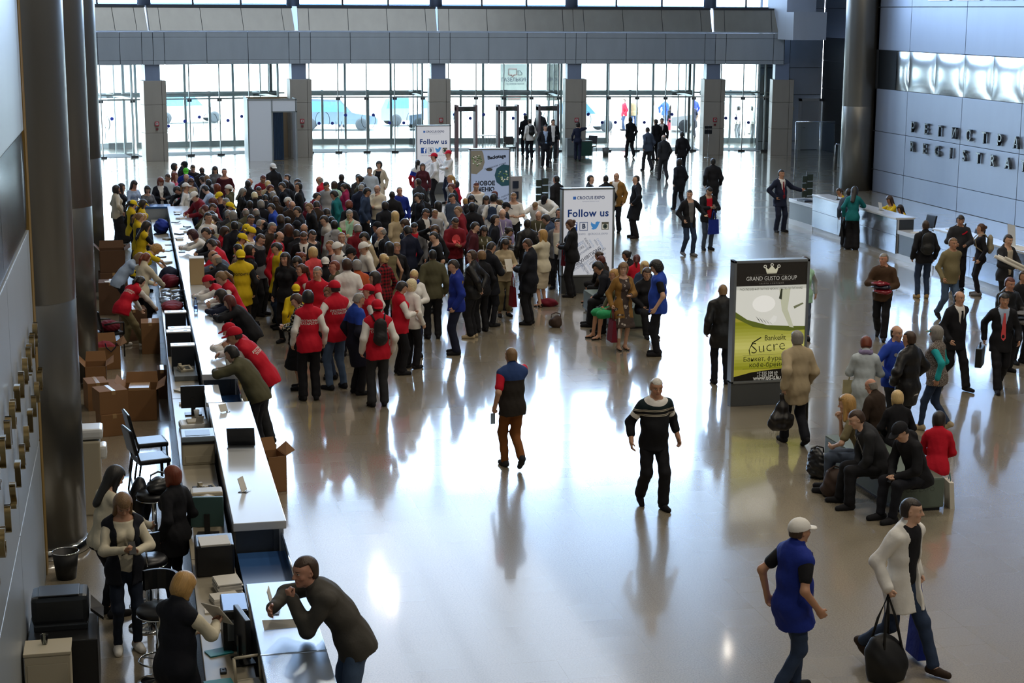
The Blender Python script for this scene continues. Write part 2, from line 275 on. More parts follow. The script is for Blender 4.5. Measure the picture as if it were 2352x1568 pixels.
# --- glass front: the pillars stand on a shallow arc
PF = [Vector(p) for p in ((-2.6, 73.), (1.06, 73.8), (7.36, 74.7), (13.53, 74.4), (19.6, 73.6), (25.9, 72.8), (28.9, 72.05))]
def frame_of(i):
    A, B = PF[i], PF[i + 1]; u = (B - A).normalized(); return A, u, Vector((-u.y, u.x)), (B - A).length
def sbox(mb, i, t0, t1, o0, o1, z0, z1, bev=0.):
    """box along bay i: t along the front, o outwards from the hall"""
    A, u, n, L = frame_of(i); v = mb.box((t0, o0, z0), (t1, o1, z1), bev)
    for q in v: p = A + u * q.co.x + n * q.co.y; q.co = Vector((p.x, p.y, q.co.z))
def sp(i, t, o, z):
    A, u, n, L = frame_of(i); p = A + u * t + n * o; return Vector((p.x, p.y, z))
beam, back, band, bback, sill, slab = MB(), MB(), MB(), MB(), MB(), MB()
for i in range(6):
    L = frame_of(i)[3]; last = i == 5; N = 3 if i != 5 else 1
    cuts = [.0, .48] + [.48 + (L - .96) * k / N for k in range(1, N + 1)] + [L]
    for a, b in zip(cuts, cuts[1:]):
        for z0, z1 in ((4.1, 4.27), (4.28, 5.24), (5.25, 5.48)): sbox(beam, i, a + .01, b - .01, 0., .06, z0, z1, .008)
        band.poly([sp(i, a + .012, .75, 5.5), sp(i, b - .012, .75, 5.5), sp(i, b - .012, 1.35, 6.5), sp(i, a + .012, 1.35, 6.5)], frame_of(i)[2].to_3d() * .05)
    sbox(back, i, -.02, L + .02, .04, .7, 4.12, 5.46); sbox(beam, i, -.01, L + .01, -.02, .75, 5.485, 5.53, .01); bback.poly([sp(i, 0, .8, 5.5), sp(i, L, .8, 5.5), sp(i, L, 1.4, 6.5), sp(i, 0, 1.4, 6.5)], frame_of(i)[2].to_3d() * .3)
    sbox(sill, i, -.02, L + .02, 1.33, 2.0, 6.5, 6.58); sbox(slab, i, -.05, L + .05, .7, 9., 4.12, 4.5)
BE = struct(beam, 'beam_front', M_BEAM); struct(back, 'panel_joint', M_SEAM, BE); BD = struct(band, 'trim_3', M_BAND); struct(bback, 'panel_joint', M_SEAM, BD); struct(sill, 'sill_clerestory', M_DARKFR); struct(slab, 'roof_vestibule', M_NECK)
m = MB(); m.box((-4, 84.2, 4.5), (34, 84.5, 6.72)); struct(m, 'parapet_outside', plain('blue_grey_parapet', '8fa3c4', .6))
for i in range(1, 7):
    A, u, n, L = frame_of(min(i, 5)); p = PF[i]; u = ((PF[min(i + 1, 6)] - PF[i - 1])).normalized(); n = Vector((-u.y, u.x)); R = Matrix(((u.x, n.x, 0), (u.y, n.y, 0), (0, 0, 1)))
    m = MB()
    for z0, z1 in ((0, 1.2), (1.21, 2.4), (2.41, 3.42)):
        for a0, a1 in ((-.46, .3), (.31, .5)): m.box((a0, 0, z0), (a1, 1.0, z1), .012)
    for v in m.bm.verts: v.co = R @ v.co + p.to_3d()
    c = struct(m, 'pillar', M_PIL)
    m = MB(); m.box((-.36, .12, 3.42), (.28, .95, 4.14))
    for v in m.bm.verts: v.co = R @ v.co + p.to_3d()
    m.build('pillar_neck', M_NECK, c)
    m = MB(); q = p + n * 1.75; m.lathe([(.29, 6.58), (.29, 16)], (q.x, q.y, 0), 32); struct(m, 'column_clerestory', M_NECK)
for i in range(6):
    L = frame_of(i)[3]; f, g = MB(), MB(); k = max(1, round(L / 2.05))
    for j in range(k + 1): sbox(f, i, L * j / k - .04, L * j / k + .04, 2.02, 2.18, 6.58, 16)
    for z in (6.6, 8.6, 10.9, 13.3, 15.9): sbox(f, i, 0, L, 2.04, 2.16, z - .035, z + .035)
    sbox(g, i, 0, L, 2.09, 2.11, 6.6, 15.95); w = struct(f, 'window_%d' % (i + 1), M_DARKFR); g.build('window_pane', GLASS_BLUE, w)
    # inner frameless glass line, then the framed outer doors
    f, g, b, pt, h = MB(), MB(), MB(), MB(), MB(); k = max(1, round((L - 1) / 1.25))
    for j in range(k + 1):
        t = .5 + (L - 1) * j / k; sbox(f, i, t - .022, t + .022, 2.05, 2.17, 0, 4.12); sbox(pt, i, t - .16, t + .16, 2.04, 2.18, .0, .09); sbox(pt, i, t - .1, t + .1, 2.06, 2.16, 2.4, 2.5)
    sbox(f, i, .1, L - .1, 2.07, 2.14, 2.5, 2.56); sbox(f, i, .1, L - .1, 2.6, 2.66, 2.68, 2.75); sbox(g, i, .1, L - .1, 2.1, 2.115, .02, 4.12)
    rnd = random.Random(40 + i)
    for j in range(k):
        t0, w_ = .5 + (L - 1) * j / k, (L - 1) / k
        for q in range(2 if j % 2 == 0 else 1):
            c, z = t0 + w_ * (.3 + .45 * q + rnd.uniform(-.08, .08)), rnd.choice((1.35, 1.55, 1.72)); b.poly([sp(i, c + .075 * math.cos(a * math.pi / 8), 2.09, z + .075 * math.sin(a * math.pi / 8)) for a in range(16)], frame_of(i)[2].to_3d() * .006)
        if j % 2 == 0:
            for sg in (-1, 1):
                c = t0 + w_ + sg * .12 if j + 1 < k else t0 + w_ - .2; h.tube([sp(i, c, 2.02, .75), sp(i, c, 1.98, .78), sp(i, c, 1.98, 1.4), sp(i, c, 2.02, 1.43)], .016, 6)
    w = struct(f, 'window_%d' % (i + 11), M_ALU); g.build('window_pane', GLASS, w); b.build('blue_sticker', plain('blue_dot', '2b3fae', .5), w); pt.build('patch_fitting', M_DARKFR, w); h.build('door_handle', M_ALU, w)
    f, g, h = MB(), MB(), MB(); k = max(1, round((L - .6) / 1.08)); gap = (2, 3, 4) if i == 4 else ()
    for j in range(k + 1): t = .3 + (L - .6) * j / k; sbox(f, i, t - .055, t + .055, 7.5, 7.62, 0, 4.12 if j % 2 == 0 else 2.6)
    sbox(f, i, 0, L, 7.48, 7.64, 2.34, 2.58); sbox(f, i, 0, L, 7.5, 7.62, 4.0, 4.14)
    for j in range(k):
        t0, t1 = .3 + (L - .6) * j / k, .3 + (L - .6) * (j + 1) / k
        if j not in gap:
            sbox(f, i, t0, t1, 7.52, 7.6, 0, .24); sbox(g, i, t0, t1, 7.55, 7.565, .2, 2.36)
            c = t1 - .14 if j % 2 == 0 else t0 + .14; h.tube([sp(i, c + .2 * math.cos(a * math.pi / 12) * (1 if j % 2 else -1), 7.46, 1.15 + .38 * math.sin(a * math.pi / 12)) for a in range(-6, 7)], .014, 6)
    sbox(g, i, 0, L, 7.55, 7.565, 2.5, 4.05); w = struct(f, 'door_%d' % (i + 11), M_ALU); g.build('door_pane', GLASS, w); h.build('door_handle', M_DARKFR, w)
    m = MB(); sbox(m, i, -.02, L + .02, 2.25, 4.3, .002, .012); struct(m, 'floor_mat', M_MAT)
    f = MB(); g = MB()
    for o0 in (2.15, 3.9, 5.7): sbox(f, i, L - .55, L - .5, o0, o0 + .08, 0, 4.12)
    sbox(f, i, L - .56, L - .49, 2.15, 7.5, 2.5, 2.6); sbox(g, i, L - .53, L - .52, 2.15, 7.5, 0, 4.1); w = struct(f, 'window_%d' % (i + 21), M_ALU); g.build('window_pane', GLASS, w)
# hall lamps under the ceiling
for x, y, e, sz in [(x, y, LAMP_POWER, 1.6) for x in (4.5, 12.5, 20.5) for y in (4, 16, 28, 40)] + [(8.88, 62.9, 60., .3), (9.1, 60.8, 30., .25), (20.0, 53.2, 8., .2)]:
    l = bpy.data.lights.new('ceiling_lamp', 'AREA'); l.shape = 'DISK'; l.size = sz; l.energy = e; l.color = (1., .9, .74); o = bpy.data.objects.new('ceiling_lamp', l); COL.objects.link(o); o.location = (x, y, 15.8)
# ---------------------------------------------------------------- people
f32 = np.float32
def nrm(v):
    v = np.asarray(v, float); return v / (np.linalg.norm(v) + 1e-12)
def rot(yaw=0., pitch=0., roll=0.):
    """columns = x (to the person's own right), y (front), z (up); pitch bends forward, yaw turns to the person's own left"""
    cy, sy, cp, sp, cr, sr = *(f(math.radians(a)) for a in (yaw,) for f in (math.cos, math.sin)), math.cos(math.radians(-pitch)), math.sin(math.radians(-pitch)), math.cos(math.radians(roll)), math.sin(math.radians(roll))
    Rz = np.array([[cy, -sy, 0], [sy, cy, 0], [0, 0, 1]]); Rx = np.array([[1, 0, 0], [0, cp, -sp], [0, sp, cp]]); Ry = np.array([[cr, 0, sr], [0, 1, 0], [-sr, 0, cr]])
    return Rz @ Rx @ Ry

class Field:
    """a signed distance grid that shapes are blended into, turned into a quad mesh by surface nets"""
    def __init__(s, lo, hi, h):
        s.h = h; s.o = np.asarray(lo, float) - 2 * h
        s.n = np.ceil((np.asarray(hi) - s.o) / h).astype(int) + 3
        s.d = np.full(s.n, 1., f32)
    def sub(s, lo, hi):
        a = np.maximum(np.floor((np.asarray(lo) - s.o) / s.h).astype(int), 0); b = np.minimum(np.ceil((np.asarray(hi) - s.o) / s.h).astype(int) + 1, s.n)
        if (b <= a).any(): return None, None
        g = [(s.o[i] + s.h * np.arange(a[i], b[i])).astype(f32) for i in range(3)]
        return tuple(slice(a[i], b[i]) for i in range(3)), (g[0][:, None, None], g[1][None, :, None], g[2][None, None, :])
    def blend(s, sl, dp, k, cut=False):
        a = -s.d[sl] if cut else s.d[sl]
        if k > 0:
            hh = np.clip(.5 + .5 * (dp - a) / k, 0, 1); r = dp * (1 - hh) + a * hh - k * hh * (1 - hh)
        else: r = np.minimum(a, dp)
        s.d[sl] = -r if cut else r
    def cone(s, a, b, ra, rb, k=.03, flat=1., fr=None, cut=False):
        """round cone a-b; flat > 1 squeezes it along the y axis of the frame fr"""
        a, b = np.asarray(a, float), np.asarray(b, float); m = .055
        sl, g = s.sub(np.minimum(a - ra, b - rb) - m, np.maximum(a + ra, b + rb) + m)
        if sl is None: return
        if fr is not None and flat != 1.:
            A, B = fr.T @ a, fr.T @ b; P = [fr[0, i] * g[0] + fr[1, i] * g[1] + fr[2, i] * g[2] for i in range(3)]
            sc = (1., flat, 1.); A = A * sc; B = B * sc; P = [P[i] * f32(sc[i]) for i in range(3)]
        else: A, B, P = a, b, g
        ab = B - A; L = max(float(ab @ ab), 1e-9); q = [P[i] - f32(A[i]) for i in range(3)]
        t = np.clip((q[0] * f32(ab[0]) + q[1] * f32(ab[1]) + q[2] * f32(ab[2])) * f32(1 / L), 0, 1)
        d = np.sqrt((q[0] - t * f32(ab[0])) ** 2 + (q[1] - t * f32(ab[1])) ** 2 + (q[2] - t * f32(ab[2])) ** 2) - (f32(ra) + t * f32(rb - ra))
        s.blend(sl, d.astype(f32), k, cut)
    def ell(s, c, r, fr=None, k=.02, cut=False):
        c = np.asarray(c, float); r = np.asarray(r, float); m = r.max() + .055
        sl, g = s.sub(c - m, c + m)
        if sl is None: return
        q = [g[i] - f32(c[i]) for i in range(3)]
        if fr is not None: q = [fr[0, i] * q[0] + fr[1, i] * q[1] + fr[2, i] * q[2] for i in range(3)]
        k0 = np.sqrt((q[0] / r[0]) ** 2 + (q[1] / r[1]) ** 2 + (q[2] / r[2]) ** 2); k1 = np.sqrt((q[0] / r[0] ** 2) ** 2 + (q[1] / r[1] ** 2) ** 2 + (q[2] / r[2] ** 2) ** 2) + 1e-9
        s.blend(sl, (k0 * (k0 - 1) / k1).astype(f32), k, cut)
    def grids(s):
        return [(s.o[i] + s.h * np.arange(s.n[i])).astype(f32).reshape([-1 if j == i else 1 for j in range(3)]) for i in range(3)]
    def keep(s, dist):
        s.d = np.maximum(s.d, dist.astype(f32))
    def keep_plane(s, p, n):
        """keep what lies on the -n side of the plane through p"""
        g = s.grids(); n = nrm(n); s.keep(sum(f32(n[i]) * (g[i] - f32(p[i])) for i in range(3)))
    def mesh(s):
        d, h = s.d, s.h; sg = d < 0; N = np.array(d.shape) - 1
        C = [(i, j, k) for i in (0, 1) for j in (0, 1) for k in (0, 1)]
        sl = lambda c: tuple(slice(c[i], c[i] + N[i]) for i in range(3))
        cnt = sum(sg[sl(c)].astype(np.int8) for c in C); I = np.argwhere((cnt > 0) & (cnt < 8))
        if not len(I): return np.zeros((0, 3)), np.zeros((0, 4), int)
        vals = {c: d[I[:, 0] + c[0], I[:, 1] + c[1], I[:, 2] + c[2]] for c in C}
        pos = np.zeros((len(I), 3)); n = np.zeros(len(I))
        for c in C:
            for ax in range(3):
                if c[ax]: continue
                e = list(c); e[ax] = 1; e = tuple(e); a, b = vals[c], vals[e]; x = (a < 0) != (b < 0); t = np.where(x, a / np.where(x, a - b, 1), 0)
                p = np.tile(np.array(c, float), (len(I), 1)); p[:, ax] = t; pos += p * x[:, None]; n += x
        V = s.o + (I + pos / n[:, None]) * h
        idx = np.full(N, -1, np.int32); idx[tuple(I.T)] = np.arange(len(I)); Q = []
        for ax in range(3):
            u, v = (ax + 1) % 3, (ax + 2) % 3
            a = [slice(None)] * 3; b = [slice(None)] * 3; a[ax] = slice(0, -1); b[ax] = slice(1, None)
            E = np.argwhere(sg[tuple(a)] != sg[tuple(b)]); E = E[(E[:, u] > 0) & (E[:, v] > 0) & (E[:, u] < N[u]) & (E[:, v] < N[v])]
            if not len(E): continue
            ins = sg[tuple(a)][tuple(E.T)]; q = []
            for du, dv in ((1, 1), (0, 1), (0, 0), (1, 0)):
                F_ = E.copy(); F_[:, u] -= du; F_[:, v] -= dv; q.append(idx[tuple(F_.T)])
            q = np.stack(q, 1); q[~ins] = q[~ins][:, ::-1]; Q.append(q)
        return V, np.concatenate(Q)

def raw_mesh(name, V, Q, smooth=True):
    me = bpy.data.meshes.new(name); V = np.asarray(V, f32); Q = np.asarray(Q, np.int32)
    me.vertices.add(len(V)); me.vertices.foreach_set('co', V.ravel())
    k = Q.shape[1] if len(Q) else 4
    me.loops.add(Q.size); me.loops.foreach_set('vertex_index', Q.ravel())
    me.polygons.add(len(Q)); me.polygons.foreach_set('loop_start', np.arange(0, Q.size, k, dtype=np.int32))
    me.polygons.foreach_set('use_smooth', np.full(len(Q), smooth))
    me.update(calc_edges=True)
    return me

def ik(a, c, l1, l2, hint):
    """joint between a and c with bone lengths l1 and l2, bending towards hint; c is pulled in if out of reach"""
    a, c = np.asarray(a, float), np.asarray(c, float); v = c - a; L = np.linalg.norm(v); m = (l1 + l2) * .998
    if L > m: c = a + v * m / L; v = c - a; L = m
    u = v / L; x = (l1 * l1 - l2 * l2 + L * L) / (2 * L); y = math.sqrt(max(l1 * l1 - x * x, 0))
    p = np.asarray(hint, float); p = nrm(p - u * (p @ u))
    return a + u * x + p * y, c

BASE = dict(hip=(0, 0, .93), lean=0, twist=0, side=0, hy=0, hp=0, lf=(-.1, 0, 0, 10), rf=(.1, 0, 0, -10),
            lh=(-.25, .04, -.53), rh=(.25, .04, -.53), le=(-.35, -1, 0), re=(.35, -1, 0), lk=(-.1, 1, 0), rk=(.1, 1, 0), grip='relax')
POSES = {}
def pose(name, base=None, **k):
    d = dict(POSES[base] if base else BASE); d.update(k); POSES[name] = d

class Skel:
    def __init__(s, P, sex='m', fat=0.):
        s.P = P; s.sex = sex; s.fat = fat; f = sex == 'f'
        s.sw = .15 if f else .172; s.pel = np.array(P['hip'], float); ln, tw = P['lean'], P['twist']
        s.Fp = rot(tw * .35, ln * .45, P['side'] * .3); s.Fc = rot(tw, ln, P['side'])
        s.waist = s.pel + s.Fp[:, 2] * .16
        s.shc = s.waist + s.Fc[:, 2] * .345; s.neck = s.shc + s.Fc[:, 2] * .06
        s.Fh = rot(tw + P['hy'], P['hp'], P['side'] * .3)
        nd = nrm(s.Fc[:, 2] * .6 + s.Fh[:, 2] * .8); s.head = s.neck + nd * .132 + s.Fh[:, 1] * .022
        s.arm = {}; s.leg = {}
        for sd, sg in (('l', -1), ('r', 1)):
            sh = s.shc + s.Fc @ np.array((sg * s.sw, -.005, -.04))
            w = s.shc + s.Fc @ np.array(P[sd + 'h'], float) if sd + 'w' not in P else np.array(P[sd + 'w'], float)
            if sd + 'c' in P: w = s.head + s.Fh @ np.array(P[sd + 'c'], float)
            e, w = ik(sh, w, .29, .265, s.Fc @ np.array(P[sd + 'e'], float)); s.arm[sd] = (sh, e, w)
            hj = s.pel + s.Fp @ np.array((sg * (.088 if not f else .085), 0, -.03))
            fx, fy, fz, yaw = P[sd + 'f']; an = np.array((fx, fy, fz + .085)); kn, an = ik(hj, an, .42, .415, s.Fp @ np.array(P[sd + 'k'], float))
            s.leg[sd] = (hj, kn, an, rot(yaw, P.get(sd + 'fp', 0)))

def torso(F, s, e=0., hem=None, k=.05):
    """trunk of the skeleton s blown up by e; hem: metres below the hip centre that a garment reaches"""
    f, w = s.sex == 'f', s.fat; p, c, Fp, Fc = s.pel, s.waist, s.Fp, s.Fc
    X = lambda fr, o, x, y, z: o + fr @ np.array((x, y, z), float)
    hw = .062 if f else .05
    F.cone(X(Fp, p, -hw, -.005, .0), X(Fp, p, hw, -.005, .0), .106 + e + w * .03, .106 + e + w * .03, k, 1.08, Fp)
    F.cone(X(Fp, p, 0, 0, .06), X(Fc, c, 0, .0, .06), (.125 if f else .138) + e + w * .05, (.118 if f else .142) + e + w * .05, k, 1.28 - w * .25, Fc)
    F.cone(X(Fc, c, 0, .0, .12), X(Fc, c, 0, -.005, .265), (.128 if f else .15) + e + w * .03, (.132 if f else .158) + e + w * .02, k, 1.35 - w * .2, Fc)
    for sg in (-1, 1): F.cone(X(Fc, s.shc, sg * .03, -.012, .0), X(Fc, s.shc, sg * (s.sw - .03), -.01, -.03), .058 + e * .7, .05 + e * .8, k)
    if f:
        for sg in (-1, 1): F.ell(X(Fc, c, sg * .07, .085, .2), (.062 + e, .06 + e, .066 + e), Fc, .04)
    if w > 0: F.ell(X(Fc, c, 0, .05 + w * .03, -.02), (.13 + e, .1 + w * .05 + e, .14 + e), Fc, .06)
    for sg in (-1, 1): F.ell(X(Fp, p, sg * .068, -.045, -.05), (.085 + e, .085 + e, .09 + e), Fp, .04)
    if hem is not None and hem > .1:
        mid = (s.leg['l'][1] + s.leg['r'][1]) / 2; dr = nrm(mid - p) if hem > .2 else -Fp[:, 2]
        F.cone(p, p + dr * hem, .16 + e, .163 + e + hem * .07, k, 1.18, Fp)

def arms(F, s, e=0., upto=1., r=(.05, .041, .03), k=.03):
    for sd in 'lr':
        a, b, c = s.arm[sd]; w = s.fat * .012 + (0 if s.sex == 'm' else -.006)
        if upto <= .5: F.cone(a, a + (b - a) * upto * 2, r[0] + e + w, r[0] + (r[1] - r[0]) * upto * 2 + e + w + .008, k); continue
        F.cone(a, b, r[0] + e + w, r[1] + e + w, k); F.cone(b, b + (c - b) * (upto * 2 - 1), r[1] + e + w, r[1] + (r[2] - r[1]) * (upto * 2 - 1) + e + w, k)

def hand(F, W, D, Nn, sg, kind, k=.008):
    """palm, four fingers of unequal length bent at the knuckles and a thumb from the side of the palm"""
    D = nrm(D); Nn = nrm(np.asarray(Nn) - D * (np.asarray(Nn) @ D)); S = np.cross(D, Nn) * sg; fr = np.stack([S, Nn, D], 1)
    F.cone(W, W + D * .03, .029, .03, .02, 1.25, fr)
    F.cone(W + D * .03 - S * .012, W + D * .072 - S * .012, .03, .029, .012, 1.9, fr); F.cone(W + D * .03 + S * .014, W + D * .074 + S * .013, .028, .026, .012, 1.9, fr)
    c1, c2 = dict(relax=(22, 30), grip=(62, 80), flat=(4, 6), point=(30, 45))[kind]
    for i, (o, L, r) in enumerate(((.031, .062, .0098), (.0105, .07, .0102), (-.0105, .066, .0098), (-.031, .052, .0088))):
        p = W + D * (.082 - abs(o - .01) * .25) + S * o; a = c1 + i * 4; fan = S * o * 1.6
        for L2, aa in ((.5, a), (.5, a + c2)):
            if kind == 'point' and i == 0: aa = 5
            q = p + nrm(D * math.cos(math.radians(aa)) + Nn * math.sin(math.radians(aa)) + fan * math.cos(math.radians(aa))) * L * L2; F.cone(p, q, r, r * .9, .006); p = q
    b = W + D * .026 + S * .024; t1 = b + nrm(D * .65 + S * .62 + Nn * .45) * .043; t2 = t1 + nrm(D * .85 + S * .2 + Nn * .5) * .033
    F.cone(b, t1, .0145, .012, .01); F.cone(t1, t2, .0115, .0095, .006)

def head(F, s, nf):
    c, R = s.head, s.Fh; f = s.sex == 'f'; X = lambda x, y, z: c + R @ np.array((x, y, z), float); fs = .94 if f else 1.
    F.cone(s.neck - s.Fc[:, 2] * .03, X(0, -.018, -.055), .06 * fs, .05 * fs, .03); F.cone(s.shc - s.Fc[:, 2] * .02, s.neck + s.Fc[:, 2] * .03, .085, .052, .05, 1.2, s.Fc)
    F.ell(X(0, -.012, .025), (.074, .092, .088), R, .02); F.ell(X(0, .022, -.045), (.059 * fs, .062, .072), R, .03); F.ell(X(0, .058, -.098), (.024, .022, .019), R, .025)
    F.ell(X(0, .045, .035), (.062, .042, .04), R, .03)
    for sg in (-1, 1):
        F.ell(X(sg * .042, .056, -.028), (.022, .02, .02), R, .02); F.ell(X(sg * .0315, .091, .004), (.015, .012, .009), R, .01, True)
        F.ell(X(sg * .0315, .0745, .004), (.0125, .012, .0115), R, .003)
        F.ell(X(sg * .075, -.008, -.008), (.009, .021, .031), R @ rot(sg * 18, 0, sg * 8), .006); F.ell(X(sg * .078, -.004, -.004), (.004, .009, .014), R, .004, True)
        F.ell(X(sg * .011, .09, -.034), (.009, .01, .008), R, .006)
    F.cone(X(-.03, .079, .021), X(.03, .079, .021), .009, .009, .014)
    F.cone(X(0, .084, .012), X(0, .106 * nf, -.03), .0075, .0125, .012); F.cone(X(-.016, .079, -.062), X(.016, .079, -.062), .0075, .0075, .008); F.cone(X(-.012, .079, -.071), X(.012, .079, -.071), .008, .008, .005)
    F.cone(X(-.02, .0885, -.0662), X(.02, .0885, -.0662), .0016, .0016, .002, cut=True)

def bounds(s):
    P = [s.pel, s.head, s.shc] + [p for sd in 'lr' for p in s.arm[sd]] + [p for sd in 'lr' for p in s.leg[sd][:3]]
    P = np.array(P); lo, hi = P.min(0) - .2, P.max(0) + .2; lo[2] = -.03
    return lo, hi

def body_mesh(s, h):
    F = Field(*bounds(s), h); torso(F, s, -.004); arms(F, s, -.003)
    for sd, sg in (('l', -1), ('r', 1)):
        a, b, c, R = s.leg[sd]; w = s.fat * .012
        F.cone(a, b, .078 + w, .05 + w, .03); F.cone(b, c, .045 + w, .033, .02); F.cone(b + (c - b) * .18 - R[:, 1] * .008, b + (c - b) * .45 - R[:, 1] * .01, .04, .036, .025)
        F.cone(c + R @ np.array((0, -.03, -.045)), c + R @ np.array((0, .13, -.055)), .032, .026, .03); F.cone(c, c + R @ np.array((0, .05, -.04)), .036, .032, .02)
        sh, e, wr = s.arm[sd]; D = nrm(wr - e); hp = s.P.get(sd + 'n'); D2 = s.P.get(sd + 'd')
        n = s.Fc @ np.array(hp if hp is not None else (-sg * 1., .25, .1)); d = s.Fc @ np.array(D2, float) if D2 is not None else D
        hand(F, wr, d, n, sg, s.P.get(sd + 'g', s.P['grip']))
    head(F, s, 1.)
    V, Q = F.mesh(); me = raw_mesh('body', V, Q)
    at = me.attributes.new('hc', 'FLOAT_VECTOR', 'POINT'); at.data.foreach_set('vector', ((V - s.head) @ s.Fh).astype(f32).ravel())
    return me

def wrinkle(F, amp, seed):
    g = F.grids(); r = np.random.RandomState(seed); w = 0
    for i in range(5):
        k = r.normal(size=3) * (14 if i < 3 else 34); k[2] *= 1.5; w = w + np.sin(sum(f32(k[j]) * g[j] for j in range(3)) + r.rand() * 6.28) * (1. if i < 3 else .45)
    F.d += (w * f32(amp / 2)).astype(f32)

def garment(s, kind, h, **k):
    """closed cloth shells over the skeleton: jacket, coat, shirt, tee, vest, trousers, jeans, skirt, dress, shoe_l, shoe_r ..."""
    F = Field(*bounds(s), h); e = k.get('e', .016); up = k.get('upto', 1.); hem = k.get('hem', .12); Fp, Fc = s.Fp, s.Fc; amp = k.get('amp', .0055)
    if kind in ('top', 'open', 'vest', 'gilet'):
        torso(F, s, e, hem); low = s.pel - Fp[:, 2] * hem
        if hem > .2: mid = (s.leg['l'][1] + s.leg['r'][1]) / 2; dr = nrm(mid - s.pel); low = s.pel + dr * hem; F.keep_plane(low, dr)
        else: F.keep_plane(low, -Fp[:, 2])
        F.keep_plane(s.neck + Fc[:, 2] * (.016 if k.get('collar', 1) else -.03), Fc @ np.array((0, .5, 1.)))
        if kind in ('top', 'open'): arms(F, s, e, up)
        else:
            for sd, sg in (('l', -1), ('r', 1)): F.cone(s.shc + Fc @ np.array((sg * s.sw * .6, -.01, -.03)), s.shc + Fc @ np.array((sg * (s.sw - .01), -.008, -.045)), .058 + e, .054 + e * .9, .03)
        if k.get('collar', 1): F.cone(s.neck - Fc[:, 2] * .06, s.neck + Fc @ np.array((0, -.006, .012)), .08 + e, .06 + e * .45, .02)
        if k.get('hood'): F.ell(s.neck + Fc @ np.array((0, -.09, -.02)), (.11, .06, .08), Fc, .03)
        if kind in ('open', 'gilet'):
            g = F.grids(); q = [g[i] - f32(s.shc[i]) for i in range(3)]; x, y, z = (sum(f32(Fc[j, i]) * q[j] for j in range(3)) for i in range(3))
            vd = k.get('v', .42); wd = k.get('vw', .085); t = np.clip((z + vd) / vd, 0, 1) if not k.get('full') else np.clip((z + .75) / .75, .0, 1) * .55 + .45
            F.keep(-np.maximum(np.abs(x) - t * wd, .02 - y) * .8)
        wrinkle(F, amp, k.get('seed', 1))
    elif kind in ('trousers', 'jeans', 'wide'):
        F.cone(s.pel + Fp @ np.array((-.055, -.005, .0)), s.pel + Fp @ np.array((.055, -.005, 0)), .112 + s.fat * .03, .112 + s.fat * .03, .05, 1.08, Fp)
        F.cone(s.pel, s.pel + Fp[:, 2] * .07, .135 + s.fat * .05, (.122 if s.sex == 'f' else .13) + s.fat * .05, .04, 1.3 - s.fat * .25, Fp)
        for sg in (-1, 1): F.ell(s.pel + Fp @ np.array((sg * .068, -.045, -.05)), (.095, .092, .098), Fp, .04)
        r = dict(trousers=(.096, .077, .073, .074), jeans=(.092, .072, .066, .058), wide=(.098, .09, .098, .118))[kind]
        if s.sex == 'f' and kind == 'jeans': r = (.09, .064, .06, .046)
        for sd in 'lr':
            a, b, c, R = s.leg[sd]; F.cone(a, b, r[0] + s.fat * .012, r[1], .045); F.cone(b, c - (c - b) * .04 if not k.get('crop') else b + (c - b) * .75, r[2], r[3], .035)
        F.keep_plane(s.pel + Fp[:, 2] * (.09 if not P_sit(s) else .2), Fp[:, 2]); wrinkle(F, .005, k.get('seed', 2))
    elif kind in ('skirt', 'dress'):
        L = hem; mid = (s.leg['l'][1] + s.leg['r'][1]) / 2; dr = nrm(mid - s.pel); fl = k.get('flare', .04)
        if kind == 'dress': torso(F, s, e); F.keep_plane(s.neck - Fc[:, 2] * .03, Fc @ np.array((0, .35, 1.)))
        F.cone(s.pel + Fp[:, 2] * .08, s.pel + Fp[:, 2] * .02, .128, .16, .04, 1.25, Fp)
        sit = P_sit(s)
        if sit:
            for sd in 'lr': a, b, c, R = s.leg[sd]; F.cone(a, b + (b - a) * .03, .105, .085, .09)
        else:
            F.cone(s.pel, s.pel + dr * L, .178, .178 + fl, .05, 1.25, Fp)
            for sd in 'lr': a, b, c, R = s.leg[sd]; F.cone(a, a + (b - a) * min(1, L / .45), .1, .085, .05)
            if L > .5:
                for sd in 'lr': a, b, c, R = s.leg[sd]; F.cone(b, b + (c - b) * (L - .45) / .42, .09, .1, .06)
            F.keep_plane(s.pel + dr * L, dr)
        if kind == 'skirt': F.keep_plane(s.pel + Fp[:, 2] * (.1 if not sit else .2), Fp[:, 2])
        wrinkle(F, .006, 5)
    elif kind in ('shoe_l', 'shoe_r'):
        a, b, c, R = s.leg[kind[-1]]; X = lambda *p: c + R @ np.array(p, float); F = Field(c - .25, c + .25, max(.007, h * .75))
        if k.get('heel'):
            F.cone(X(0, -.045, -.03), X(0, .02, -.045), .032, .03, .02, 1, R); F.cone(X(0, .02, -.045), X(0, .14, -.066), .034, .024, .02); F.cone(X(0, -.05, -.04), X(0, -.055, -.085), .018, .009, .006)
            F.keep_plane(X(0, 0, -.004), R @ np.array((0, .35, 1.)))
        else:
            t = .004 if k.get('sport') else 0
            F.cone(X(0, -.045, -.045), X(0, .05, -.05), .042 + t, .043 + t, .02); F.cone(X(0, .05, -.05), X(0, .155, -.056), .045 + t, .036 + t, .02); F.cone(X(0, -.02, -.01), X(0, -.01, .01), .044, .04, .02)
            F.keep_plane(X(0, 0, .015), R @ np.array((0, 0, 1.)))
        F.keep_plane(X(0, 0, -.085), R @ np.array((0, 0, -1.)))
    V, Q = F.mesh()
    return raw_mesh(kind, V, Q)

def P_sit(s):
    return s.P['hip'][2] < .75

